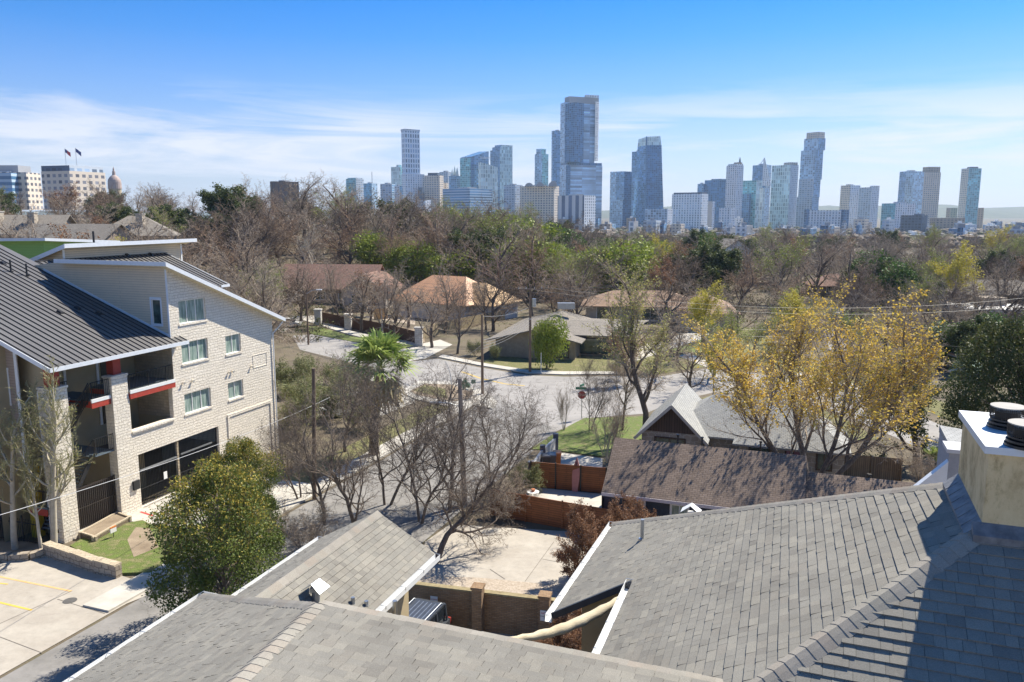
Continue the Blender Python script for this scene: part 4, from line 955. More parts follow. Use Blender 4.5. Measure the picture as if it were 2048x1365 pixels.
# ---------------------------------------------------------------- houses
def vol(root, cx, cy, yaw, L, W, hw, hr, roof, wm, rm, z0=0, over=.5, names=('wall', 'roof'), wins=(), gm=None, trim=None, hip=None, front_only=False):
    """one volume: L along u (to the right when yaw=0), W along v (away); wins: (side, u0, u1, z0, z1) side f/l/r"""
    u = V3((math.cos(yaw), math.sin(yaw), 0)); v = V3((-math.sin(yaw), math.cos(yaw), 0)); c = V3((cx, cy, z0))
    P = lambda a, b, z: c+u*a+v*b+UP*z
    mb = MB(); l, w = L/2, W/2
    mb.poly([P(-l, -w, -1), P(l, -w, -1), P(l, -w, hw), P(-l, -w, hw)]); mb.poly([P(l, w, -1), P(-l, w, -1), P(-l, w, hw), P(l, w, hw)])
    mb.poly([P(l, -w, -1), P(l, w, -1), P(l, w, hw), P(l, -w, hw)]); mb.poly([P(-l, w, -1), P(-l, -w, -1), P(-l, -w, hw), P(-l, w, hw)])
    gab = MB()
    if roof == 'gable':
        for s in (-1, 1): gab = MB(); gab.poly([P(s*l, -w*s, hw), P(s*l, w*s, hw), P(s*l, 0, hw+hr-.03)]); gab.build('gable', gm or wm, root)
    if roof == 'gablev':
        for s in (-1, 1): gab = MB(); gab.poly([P(l*s, w*s, hw), P(-l*s, w*s, hw), P(0, w*s, hw+hr-.03)]); gab.build('gable', gm or wm, root)
    if roof == 'flat': mb.poly([P(-l, -w, hw), P(l, -w, hw), P(l, w, hw), P(-l, w, hw)])
    wo = mb.build(names[0], wm, root)
    rb = MB(); o = over; k = hr/(w if roof != 'gablev' else l); zo = hw-k*o; th = .14
    if roof == 'gable':
        for s in (-1, 1): rb.slab([P(-l-o, s*(w+o), zo), P(l+o, s*(w+o), zo), P(l+o, 0, hw+hr), P(-l-o, 0, hw+hr)], th)
    elif roof == 'gablev':
        for s in (-1, 1): rb.slab([P(s*(l+o), -w-o, zo), P(s*(l+o), w+o, zo), P(0, w+o, hw+hr), P(0, -w-o, hw+hr)], th)
    elif roof == 'hip':
        rl = max(.2, l-w) if hip is None else hip
        zo = hw-k*o
        rb.slab([P(-l-o, -w-o, zo), P(l+o, -w-o, zo), P(rl, 0, hw+hr), P(-rl, 0, hw+hr)], th); rb.slab([P(-l-o, w+o, zo), P(l+o, w+o, zo), P(rl, 0, hw+hr), P(-rl, 0, hw+hr)], th)
        for s in (-1, 1): rb.slab([P(s*(l+o), -w-o, zo), P(s*(l+o), w+o, zo), P(s*rl, 0, hw+hr)], th)
    elif roof == 'flat':
        rb.slab([P(-l-.1, -w-.1, hw+.35), P(l+.1, -w-.1, hw+.35), P(l+.1, w+.1, hw+.35), P(-l-.1, w+.1, hw+.35)], .5)
    ro = rb.build(names[1], rm, root)
    if trim:
        tb = MB()
        if roof in ('gable', 'hip'):
            tb.bar(P(-l-o, -w-o-.02, zo-.12), P(l+o, -w-o-.02, zo-.12), .05, .2)
            for s in (-1, 1):
                if roof == 'hip': tb.bar(P(s*(l+o+.02), -w-o, zo-.12), P(s*(l+o+.02), w+o, zo-.12), .05, .2)
                elif not front_only: tb.bar(P(s*(l+o), -w-o, zo-.1), P(s*(l+o), 0, hw+hr-.1), .06, .2)
        elif roof == 'gablev':
            for s in (-1, 1): tb.bar(P(s*(l+o), -w-o, zo-.1), P(0, -w-o, hw+hr-.1), .06, .22)
        tb.build('trim', trim, root)
    for wn_ in wins:
        sd_, a, b, za, zb = wn_[:5]; gl = wn_[5] if len(wn_) > 5 else M['glass']; fr_ = wn_[6] if len(wn_) > 6 else M['white']
        if sd_ == 'f': fr = frame(P(0, -w, 0), u, -v)
        elif sd_ == 'l': fr = frame(P(-l, 0, 0), v, -u)
        else: fr = frame(P(l, 0, 0), v, u)
        m1 = MB(); 
        for (x0, x1, y0, y1) in ((a-.12, a, za-.12, zb+.12), (b, b+.12, za-.12, zb+.12), (a, b, zb, zb+.12), (a, b, za-.12, za), ((a+b)/2-.03, (a+b)/2+.03, za, zb)): m1.fbox(fr, x0, x1, 0.004, .06, y0, y1)
        wo_ = m1.build('window', fr_, root)
        m1 = MB(); q = [fr(a, .02, za), fr(b, .02, za), fr(b, .02, zb), fr(a, .02, zb)]
        if (q[1]-q[0]).cross(q[2]-q[0]).dot(fr(0, 1, 0)-fr(0, 0, 0)) < 0: q.reverse()
        m1.poly(q); m1.build('pane', gl, wo_)
    return P
def chim(root, p, z0, z1, w=.7, m=None, cap=None):
    mb = MB(); mb.rect(p[0]-w/2, p[0]+w/2, p[1]-w/2, p[1]+w/2, z0, z1); o = mb.build('chimney', m or M['brick'], root)
    mb = MB(); mb.rect(p[0]-w/2-.12, p[0]+w/2+.12, p[1]-w/2-.12, p[1]+w/2+.12, z1, z1+.15); mb.build('chimney_cap', cap or M['walk'], o)
YD = -YAW+R(.7)
M['navy'] = plain('navy_wall', (.045, .06, .085), .7); M['mauve'] = plain('pale_mauve_trim', (.62, .55, .54), .6)
M['fieldstone'] = bmat('field_stone', (.50, .42, .32), (.38, .32, .25), (.60, .55, .46), .55, .4, .03, .6, .9, .3, .5, ns=1)
# brown roofed bungalow behind the near roof
h = thing('brown_roofed_house', 'long bungalow with brown shingle roof, navy walls and white window frames', 'house', (12, 47.5, 0))
wf = [('f', a, b, 1.0, 2.3, M['curtain']) for a, b in ((-4.1, -3.3), (-1.6, -.7), (.9, 1.7), (2.2, 3.0))]
vol(h, 12.1, 47.7, YD, 10.7, 6.2, 3.05, 2.15, 'gable', M['navy'], M['r_brown'], over=.45, wins=wf, trim=M['mauve'], front_only=True)
vol(h, 20.0, 44.6, YD, 7.2, 6.2, 2.4, 1.9, 'gable', M['navy'], M['r_brown'], over=.35, trim=M['mauve'], front_only=True, names=('wing_wall', 'wing_roof'))
def rpipe(root, px, py, y, hh, r=.07, name='vent_pipe', m=None, bend=None):
    p = AT(px, py, y); mb = MB(); pts = [p-UP*.3, p+UP*hh]
    if bend: pts = [p-UP*.3, p+UP*hh*.8, p+UP*hh*.8+V3(bend), p+UP*hh+V3(bend)]
    mb.tube(pts, r, 8); mb.tube([pts[-1], pts[-1]+UP*.08], r*1.6, 8); mb.build(name, m or M['black'], root)
rpipe(h, 1355, 890, 48.6, .6); rpipe(h, 1725, 990, 44.4, 1.0, .09, bend=(.35, .1, .15))
for px, py, y in ((1592, 968, 45.6), (1630, 978, 45.5), (1404, 886, 49), (1521, 895, 48)): rpipe(h, px, py, y, .3, .06)
# stone cottage
h = thing('stone_cottage', 'field stone cottage with a pale grey shingle roof and a brown boarded gable', 'house', (17, 61, 0))
M['board'] = bmat('vertical_boards', (.14, .09, .06), (.10, .065, .045), (.03, .02, .015), .2, 30, .015, .4, .9, .3, offs=0)
vol(h, 13.6, 63.2, YD, 4.6, 7.5, 2.7, 2.3, 'gablev', M['fieldstone'], M['r_grey'], over=.5, gm=M['board'], trim=M['walk'], wins=[('f', -1.2, 1.0, .9, 2.2, M['glass'], M['board'])])
vol(h, 19.3, 62.5, YD, 11.5, 7.0, 2.7, 2.2, 'hip', M['fieldstone'], M['r_grey'], over=.5, hip=2.9, names=('main_wall', 'main_roof'))
vol(h, 21.6, 59.6, YD, 7.4, 5.5, 2.6, 1.7, 'hip', M['fieldstone'], M['r_grey'], over=.45, hip=1.4, names=('wing_wall', 'wing_roof'), wins=[('f', -2.9, -1.5, .9, 2.1, M['glass'], M['board']), ('f', -.3, .7, .2, 2.1, plain('mauve_door', (.25, .12, .16)), M['board']), ('f', 1.9, 2.8, .9, 2.1, M['glass'], M['board'])])
# grey low roofed house at the corner
g0 = G(1130, 722)
h = thing('grey_roofed_house', 'low house with a wide dark grey gable roof at the far street corner', 'house', (8, 112, 0))
vol(h, 5.5, 116, R(-14), 11, 20, 2.7, 1.35, 'gablev', nmat('old_tan_brick', (.26, .21, .16), (.36, .30, .23), 2), M['r_dark'], over=1.0, wins=[('f', 2.2, 4.6, .3, 2.4, M['glass'], M['board'])])
vol(h, 14.0, 116, R(-14), 9, 16, 3.0, .8, 'gable', nmat('old_tan_brick2', (.26, .21, .16), (.36, .30, .23), 2), M['r_dark'], over=.9, names=('wing_wall', 'wing_roof'), wins=[('f', -3, 3, .3, 2.3, M['glass'], M['black'])])
mb = MB(); p = AT(1132, 613, 121); mb.rect(p.x-1.3, p.x+1.3, p.y-.8, p.y+.8, 5.0, 5.9); mb.build('air_conditioner', M['galv'], h)
# house with the orange roof under construction
h = thing('orange_roofed_house', 'white walled house with a new orange hip roof, bare sheathing on its front slope', 'house', (-9, 150, 0))
p = G(900, 640); 
vol(h, -12, 152, R(-33), 17, 13, 3.6, 4.0, 'hip', nmat('white_wrap', (.50, .49, .46), (.66, .65, .62), 1), M['r_orange'], over=.8, hip=4.0, wins=[('l', -4, -2, .8, 2.4), ('l', 1, 3, .8, 2.4)])
vol(h, -6, 148.5, R(-33), 11, 9, 3.6, 3.0, 'hip', nmat('white_wrap2', (.50, .49, .46), (.66, .65, .62), 1), M['r_wood'], over=.8, hip=1.5, names=('wing_wall', 'wing_roof'))
# brown roofed house to its left
h = thing('brown_ranch_house', 'wide tan brick house with a reddish brown roof behind the gravel court', 'house', (-40, 168, T(-40, 168)))
z_ = T(-40, 165)
vol(h, -38.5, 172, R(-6), 20, 12, 3.6, 4.2, 'gable', nmat('tan_brick', (.34, .25, .18), (.42, .32, .24), 2), M['r_red'], z0=z_, over=.8, wins=[('f', -8, -6, .8, 2.4), ('f', -2, 0, .8, 2.4), ('f', 3, 5, .8, 2.4), ('f', 7, 8.5, .8, 2.4)])
vol(h, -29, 166, R(-6), 9, 14, 3.4, 3.2, 'gablev', nmat('cream_boards', (.50, .45, .38), (.58, .53, .46), 2), M['r_red'], z0=z_, over=.7, names=('wing_wall', 'wing_roof'), wins=[('f', -2.5, -.5, .8, 2.4), ('f', 1, 3, .8, 2.4)])
# tan roofed house centre right
h = thing('tan_roofed_house', 'cream house with a shallow tan hip roof across the garden path', 'house', (27, 140, 0))
cw_ = nmat('cream_brick', (.45, .40, .30), (.54, .48, .38), 2)
vol(h, 24, 147, R(-8), 20, 10, 3.3, 2.0, 'hip', cw_, M['r_tan'], over=1., wins=[('f', -8, -4, .5, 2.6), ('f', 0, 3, .5, 2.6)])
vol(h, 33.5, 139, R(-8), 9, 16, 3.3, 2.2, 'hip', cw_, M['r_tan'], over=1., hip=.4, names=('wing_wall', 'wing_roof'), wins=[('f', -3, -1, .5, 2.4), ('r', -6, -4, .5, 2.6), ('r', -1, 3, .3, 2.6)])
# hillside houses at left
def hh(name, lab, px, py, y, L, W, roofk, rm, yaw, hw=4, hr=3.4, wm=None, chs=()):
    p = AT(px, py, y); z = T(p.x, p.y); zt = p.z
    h = thing(name, lab, 'house', (p.x, p.y, z)); z0 = zt-hw-hr
    vol(h, p.x, p.y, R(yaw), L, W, hw, hr, roofk, wm or nmat('warm_brick', (.26, .20, .15), (.34, .27, .2), 2), rm, z0=z0, over=.8, wins=[('f', -L*.3, -L*.2, 1, 2.6), ('f', -L*.05, L*.05, 1, 2.6), ('f', L*.2, L*.3, 1, 2.6)])
    mb = MB(); mb.rect(p.x-L*.45, p.x+L*.45, p.y-W*.4, p.y+W*.4, z-2, z0+.2); mb.build('basement', M['tanwall'], h)
    for cx, cz in chs: chim(h, (p.x+cx, p.y-W*.2), zt-hr, zt+cz, 1.4, M['fieldstone'])
hh('hill_house', 'dark roofed house at the far left among the trees', 40, 430, 168, 18, 12, 'gable', M['r_dark'], 8, chs=((-3, .6), (4, .4)))
hh('hill_house', 'wide house with a weathered brown gable roof left of the hip roofed one', 150, 448, 160, 20, 14, 'gable', M['r_dark'], -14, 4, 4)
hh('hill_house', 'hip roofed brown house with a brick chimney on the wooded rise', 272, 432, 172, 15, 12, 'hip', M['r_dark'], 20, 4, 3.6, chs=((2, .3),))
hh('hill_house', 'pale house glimpsed through the bare trees beside the tall green tree', 1462, 478, 230, 9, 8, 'gablev', M['r_dark'], 10, 5, 3, wm=M['white'])
hh('hill_house', 'small house with a dull red roof behind the golden tree', 1690, 548, 190, 16, 9, 'hip', M['r_red'], -10, 3, 2.2)
hh('hill_house', 'brown roofed house hidden by trees at the right edge', 1995, 560, 180, 18, 9, 'hip', M['r_dark'], -10, 3, 2.5)
# flat roofed block on the right
h = thing('flat_roofed_building', 'low tan building with a white flat roof and a rooftop block, at the right edge', 'building', (90, 150, 0))
p = AT(2040, 620, 140); vol(h, p.x+2, p.y+3, R(-12), 22, 10, p.z-.2, 0, 'flat', nmat('tan_block', (.32, .26, .19), (.40, .33, .25), 1), nmat('white_membrane', (.55, .53, .50), (.68, .66, .62), .5))
mb = MB(); q = AT(1990, 606, 145); mb.rect(q.x-2.2, q.x+2.2, q.y, q.y+4, p.z, q.z+.9); mb.build('rooftop_block', nmat('tan_block2', (.36, .29, .21), (.42, .35, .27), 1), h)
# white house with green metal roof
h = thing('green_roofed_house', 'white boarded house with a pale green metal roof and a capped chimney', 'house', (60, 92, 0))
p = AT(1932, 722, 98); M['r_green'] = bmat('green_metal_roof', (.24, .36, .28), (.26, .38, .30), (.12, .2, .15), .45, 40, .03, .4, .5, .1, offs=0)
vol(h, p.x+2, p.y+3, R(-35), 8, 10, p.z-2.6, 2.4, 'gablev', bmat('white_boards', (.66, .67, .63), (.64, .65, .61), (.35, .36, .34), 30, .2, .02, .4, .7, .1), M['r_green'], over=.6, trim=M['white'])
q = AT(1918, 712, 97); chim(h, (q.x, q.y), 2, q.z+.2, 2.0, nmat('plaster_chimney', (.36, .35, .33), (.5, .48, .45), 1), plain('rust_cap', (.40, .22, .13), .7))
# ---------------------------------------------------------------- fences and walls
def fence(name, lab, pts, h, mat, post=None, sp=2.4, th=.05, cat='fence', pw=.1, ph=.08, plz=0.0, group=None):
    a = V3((*pts[0][:2], 0)); f = thing(name, lab, cat, a, group)
    for i in range(len(pts)-1):
        p, q = V3((*pts[i][:2], 0)), V3((*pts[i+1][:2], 0)); d = (q-p); L = d.length; d.normalize(); s = d.cross(UP)*th/2
        mb = MB(); mb.hexa([p-s+UP*(plz), q-s+UP*(plz), q+s+UP*(plz), p+s+UP*(plz)], [p-s+UP*h, q-s+UP*h, q+s+UP*h, p+s+UP*h]); mb.build('fence_panel', mat, f)
        if post:
            n = max(1, round(L/sp))
            for k in range(n+1):
                c = p+d*(L*k/n); mb = MB(); mb.bar(c+s*2.6, c+s*2.6+UP*(h+ph), pw); mb.build('post', post, f)
    return f
M['dpost'] = plain('dark_post', (.04, .035, .03), .6)
fence('cedar_fence', 'tall red cedar board fence beside the parking pad, with a pink surfboard against it', [G(1062, 973), G(1212, 987)], 1.85, M['cedar'], M['dpost'], 1.7)
fence('cedar_fence', 'long cedar board fence between the patio and the gravel yard', [G(982, 1030), G(1125, 1057), G(1240, 1078)], 1.75, M['cedar'], M['cedar'], 2.2)
fence('grey_fence', 'dark weathered board fence in front of the navy bungalow windows', [G(1205, 1040), G(1300, 1062), G(1420, 1085)], 1.7, plain('dark_fence', (.10, .10, .115), .8), M['dpost'], 2.2)
w_ = thing('garden_wall', 'low smooth grey garden wall with navy posts beside the street corner', 'wall', G(1085, 930))
wp = [G(1062, 965), G(1085, 930), G(1111, 905)]
for a, b in zip(wp, wp[1:]):
    d = (b-a).normalized(); s = d.cross(UP)*.09; mb = MB(); mb.hexa([a-s, b-s, b+s, a+s], [a-s+UP*1.25, b-s+UP*1.25, b+s+UP*1.25, a+s+UP*1.25]); mb.build('wall_panel', plain('grey_render', (.42, .42, .42), .8), w_)
for a in wp: mb = MB(); mb.bar(a, a+UP*1.6, .42); mb.build('navy_post', plain('navy_post', (.07, .085, .12), .6), w_)
f = fence('picket_fence', 'weathered brown picket fence beside the stone cottage', [G(1682, 955), G(1800, 965)], 1.8, M['picket'], M['picket'], 2.4)
fence('tan_board_fence', 'long pale board fence stepping away behind the grey roofed house', [G(1135, 640), G(1060, 665), G(1010, 680)], 2.0, M['tanfence'], None)
fence('tan_board_fence', 'pale board fence beside the white end post of the dark slatted fence', [G(842, 680), G(880, 668), G(1010, 640)], 1.9, M['tanfence'], None)
fence('tan_board_fence', 'short orange board fence between the brown and orange roofed houses', [G(748, 640), (G(775, 638))], 2.0, plain('orange_boards', (.55, .33, .12)), None)
f = fence('slatted_fence', 'dark slatted wood fence running between white stone pillars', [G(640, 645), G(697, 657), G(775, 672), G(838, 690)], 1.9, M['dcedar'], None)
for (px, py) in ((637, 650), (697, 661), (838, 692)):
    mb = MB(); p = G(px, py); mb.rect(p.x-.55, p.x+.55, p.y-.5, p.y+.5, 0, 2.6); mb.rect(p.x-.65, p.x+.65, p.y-.6, p.y+.6, 2.6, 2.8); mb.build('stone_pillar', bmat('white_pillar_stone', (.66, .63, .58), (.54, .51, .46), (.4, .38, .34), .5, .3, .02, .6, .9, .2, .1), f)
rf = thing('rail_fence', 'low brown rail fence across the gravel court', 'fence', G(650, 625)); mb = MB(); 
pts = [G(650, 610), G(690, 612), G(725, 620), G(762, 628)]
for a, b in zip(pts, pts[1:]): mb.bar(a+UP*.9, b+UP*.9, .1); 
mb.build('rail', M['dpost'], rf)
for a in pts: mb = MB(); mb.bar(a, a+UP*1.0, .12); mb.build('post', M['dpost'], rf)
# brick wall with pillars in the rear court
bw = thing('brick_wall', 'old brown brick wall with square pillars and small signs behind the parked car', 'wall', (-1, 35, 0))
A_ = G(822, 1165, 2.0); B_ = G(1118, 1200, 2.0); A_.z = B_.z = 0; d = (B_-A_).normalized(); s = d.cross(UP)*.12; A2 = A_-d*5
mb = MB(); mb.hexa([A2-s, B_-s, B_+s, A2+s], [A2-s+UP*1.92, B_-s+UP*1.92, B_+s+UP*1.92, A2+s+UP*1.92]); mb.build('wall_panel', M['brick'], bw)
mb = MB(); mb.hexa([A2-s*1.35+UP*1.92, B_-s*1.35+UP*1.92, B_+s*1.35+UP*1.92, A2+s*1.35+UP*1.92], [A2-s*1.3+UP*2.0, B_-s*1.3+UP*2.0, B_+s*1.3+UP*2.0, A2+s*1.3+UP*2.0]); mb.build('coping', nmat('mossy_coping', (.20, .15, .08), (.36, .30, .16), 4, .95, .4, 20), bw)
for px, py in ((956, 1180), (1090, 1197)):
    p = G(px, py, 2.2); p.z = 0; mb = MB(); mb.box(p+UP*1.15, d*.24, s*2.1, UP*1.15); o_ = mb.build('pillar', M['brick'], bw)
    mb = MB(); mb.box(p+UP*2.36, d*.28, s*2.5, UP*.06); mb.build('pillar_cap', M['brick'], o_)
def letters(txt, size, loc, ux, nz, mat, parent, name='lettering', ext=.004):
    """real lettering converted to a mesh, ux = reading direction, nz = outward normal"""
    cu = bpy.data.curves.new(name, 'FONT'); cu.body = txt; cu.size = size; cu.extrude = ext; cu.align_x = 'CENTER'; cu.align_y = 'CENTER'
    to = bpy.data.objects.new(name, cu); COL.objects.link(to); dg = bpy.context.evaluated_depsgraph_get(); me = bpy.data.meshes.new_from_object(to.evaluated_get(dg)); bpy.data.objects.remove(to)
    me.materials.clear(); me.materials.append(mat); ux = V3(ux).normalized(); nz = V3(nz).normalized(); uy = nz.cross(ux)
    m4 = Matrix((ux, uy, nz)).transposed().to_4x4(); m4.translation = V3(loc)-(V3(parent.matrix_basis.translation) if parent else V3((0, 0, 0)))
    if parent and parent.parent: m4.translation -= V3(parent.parent.matrix_basis.translation)
    me.transform(m4); o = bpy.data.objects.new(name, me); COL.objects.link(o); o.parent = parent; return o
M['ink'] = plain('dark_ink', (.05, .05, .09), .6); M['redink'] = plain('red_ink', (.5, .04, .04), .6)
for px, py, w1, h1 in ((868, 1199, .36, .3), (1087, 1232, .3, .5)):
    p = PL(px, py, A_-s*(1.02 if px < 1000 else 2.12)*(1), s) ; nrm = s.normalized() if s.y < 0 else -s.normalized()
    p = PL(px, py, A_+nrm*.135, s)
    if px > 1000: pc_ = G(1090, 1197, 2.2); p = PL(px, py, V3((pc_.x, pc_.y, 0))+nrm*.265, s)
    mb = MB(); mb.box(p, d*w1/2, nrm*.008, UP*h1/2); sg_ = mb.build('wall_sign', M['white'], bw)
    if px > 1000:
        letters('NO', .13, p+nrm*.012+UP*.12, d, nrm, M['redink'], sg_); letters('PARKING', .065, p+nrm*.012-UP*.03, d, nrm, M['ink'], sg_)
    else: letters('NO PARKING', .055, p+nrm*.012, d, nrm, M['redink'], sg_)
fence('board_gate', 'dark board gate at the right end of the brick wall', [G(1100, 1290), G(1135, 1296)], 2.0, plain('dark_boards', (.07, .06, .055)), None)
# surfboard, table, bins
sb = MB(); p = G(1149, 985); n_ = -E2
for k in range(14):
    t = k/13.; 
ring = []
for k in range(15):
    t = k/14.; z = 2.35*t; hw_ = .26*math.sin(math.pi*min(1., .16+.84*t*1.0))**.7 if t < .99 else .03
    hw_ = max(.03, .27*(1-(max(0, t-.45)/.55)**2.4)*(.72+.28*min(1, t/.4)))
    ring.append((z, hw_))
cent = lambda z: p+E2*(.12+z*.2)+UP*z
f_ = [cent(z)+E1*w1 for z, w1 in ring]; g_ = [cent(z)-E1*w1 for z, w1 in ring][::-1]
poly = f_+g_; off = (UP*.2-E2).normalized()*.07
sb.v = []; n = len(poly); sb.hexa([q for q in poly], [q+off for q in poly]); o = sb.build('surfboard', plain('faded_pink', (.46, .20, .18), .5)); tag(o, 'faded pink surfboard standing against the cedar fence', 'surfboard')
fin = MB(); q = cent(1.85)+off*1.02; fin.hexa([q-E1*.02, q+E1*.02, q+E1*.02+UP*.2, q-E1*.02+UP*.2], [q+off*1.4-E1*.01+UP*.03, q+off*1.4+E1*.01+UP*.03, q+off*1.2+E1*.01+UP*.12, q+off*1.2-E1*.01+UP*.12]); fo = fin.build('fin', M['black']); fo.parent = o
tb = thing('garden_table', 'small round white garden table on the patio', 'table', G(1066, 1003)); p = G(1066, 1003)
mb = MB(); mb.tube([p+UP*.66, p+UP*.7], .42, 20); mb.build('tabletop', M['white'], tb)
for k in range(3): mb = MB(); a = 2.1*k; mb.bar(p+UP*.66+V3((math.cos(a)*.2, math.sin(a)*.2, 0)), p+V3((math.cos(a)*.35, math.sin(a)*.35, 0)), .03); mb.build('leg', M['white'], tb)
mb = MB(); mb.tube([p+UP*.7, p+UP*.8, p+UP*.88], [.09, .15, .14], 12); o = mb.build('plant_pot', plain('terracotta', (.5, .18, .08), .7)); tag(o, 'terracotta pot standing on the round white table', 'pot')
for k, (px, py, c, lab) in enumerate(((1092, 938, (.06, .06, .06), 'black wheeled trash bin with a dusty lid behind the cedar fence'), (1104, 936, (.10, .10, .10), 'dark grey trash bin between the black bin and the orange one'), (1114, 932, (.55, .18, .04), 'narrow orange bin standing behind the cedar fence'))):
    p = G(px, py); t = thing('trash_bin', lab, 'trash bin', p); mb = MB(); mb.hexa([p+V3((-.25, -.27, 0)), p+V3((.25, -.27, 0)), p+V3((.25, .27, 0)), p+V3((-.25, .27, 0))], [p+V3((-.3, -.34, 1.05)), p+V3((.3, -.34, 1.05)), p+V3((.3, .34, 1.05)), p+V3((-.3, .34, 1.05))]); mb.build('bin_body', plain('bin_plastic', c, .5), t)
    mb = MB(); mb.hexa([p+V3((-.33, -.38, 1.05)), p+V3((.33, -.38, 1.05)), p+V3((.33, .4, 1.05)), p+V3((-.33, .4, 1.05))], [p+V3((-.28, -.33, 1.13)), p+V3((.28, -.33, 1.13)), p+V3((.28, .38, 1.16)), p+V3((-.28, .38, 1.16))]); mb.build('lid', plain('bin_lid', tuple(x*1.6+.05 for x in c), .5), t)
    for s_2 in (-1, 1): mb = MB(); mb.tube([p+V3((s_2*.24, .3, .1)), p+V3((s_2*.3, .3, .1))], .1, 12); mb.build('wheel', M['black'], t)
# grey stepped parapet by the right edge + white vent hood beyond the near ridge
pw_ = thing('parapet_house', 'grey stepped gable wall with a dark cap beside the near chimney', 'building', AT(1880, 950, 30))
c0 = AT(1898, 912, 24); c1 = AT(1860, 958, 30)
mb = MB(); zt_2 = AT(1892, 905, 24).z; a = V3((c0.x, c0.y, 0)); dd = E2
mb.hexa([a, a+E1*.55, a+E1*.55+dd*.8, a+dd*.8], [a+UP*zt_2, a+E1*.55+UP*zt_2, a+E1*.55+dd*.8+UP*zt_2, a+dd*.8+UP*zt_2]); mb.build('gable_wall', plain('grey_blue_render', (.30, .31, .34), .8), pw_)
mb = MB(); mb.hexa([a-E1*.9, a, a+dd*.3, a-E1*.9+dd*.3], [a-E1*.9+UP*(zt_2-1.3), a+UP*(zt_2-.3), a+dd*.3+UP*(zt_2-.3), a-E1*.9+dd*.3+UP*(zt_2-1.3)]); mb.build('side_wall', M['fascia'], pw_)
mb = MB(); mb.box(a+E1*.28+dd*.4+UP*(zt_2+.06), E1*.36, dd*.5, UP*.06); mb.build('cap', plain('pale_cap', (.5, .5, .52)), pw_)
mb = MB(); mb.slab([a+E1*.55+UP*(zt_2-.8), a+E1*6+UP*(zt_2-1.4), a+E1*6+dd*6+UP*(zt_2-1.2), a+E1*.55+dd*6+UP*(zt_2-.6)], .2); mb.build('roof', M['r_grey'], pw_)
mb = MB(); mb.hexa([a+E1*.56+dd*.1, a+E1*5.8+dd*.1, a+E1*5.8+dd*5.9, a+E1*.56+dd*5.9], [a+E1*.56+dd*.1+UP*(zt_2-1.02), a+E1*5.8+dd*.1+UP*(zt_2-1.62), a+E1*5.8+dd*5.9+UP*(zt_2-1.42), a+E1*.56+dd*5.9+UP*(zt_2-.82)]); mb.build('wall', plain('grey_blue_render2', (.30, .31, .34), .8), pw_)
p = AT(1382, 1024, 17.5); m1 = MB(); m1.tube([p-UP*1.5, p], .08, 10)
for s_2 in (-1, 1): m1.slab([p+UP*.18+E2*.12, p+UP*.18-E2*.12, p+UP*.02-E2*.15+E1*s_2*.22, p+UP*.02+E2*.15+E1*s_2*.22], .012)
m1.build('vent_hood', M['white'], rt)
# ---------------------------------------------------------------- trees
def rotaway(d, ang, az):
    a = d.cross(UP) if abs(d.z) < .95 else d.cross(V3((1, 0, 0)))
    a.normalize(); b = d.cross(a).normalized()
    return (d*math.cos(ang)+(a*math.cos(az)+b*math.sin(az))*math.sin(ang)).normalized()
def twig(mb, p, q, r, mi=0):
    d = (q-p); a = d.cross(V3((.3, .5, .8))); 
    if a.length < 1e-6: a = V3((1, 0, 0))
    a.normalize(); b = d.normalized().cross(a); i = len(mb.v)
    for t in (0, 2.094, 4.189): mb.v.append(tuple(p+a*(r*math.cos(t))+b*(r*math.sin(t))))
    mb.v.append(tuple(q)); mb.f += [(i, i+1, i+3), (i+1, i+2, i+3), (i+2, i, i+3)]; mb.mi += [mi]*3; mb.tab += [None]*3
def leaf(mb, p, s, rnd, mi=1, up=.3):
    n = V3((rnd.gauss(0, 1), rnd.gauss(0, 1), rnd.gauss(0, 1)+up)).normalized(); a = n.orthogonal().normalized(); a = Matrix.Rotation(rnd.random()*6.28, 3, n) @ a; b = n.cross(a)
    s *= rnd.uniform(.7, 1.3); i = len(mb.v)
    mb.v += [tuple(p), tuple(p+a*s*.5+b*s*.3), tuple(p+a*s), tuple(p+a*s*.5-b*s*.3)]; mb.f.append((i, i+1, i+2, i+3)); mb.mi.append(mi); mb.tab.append(None)
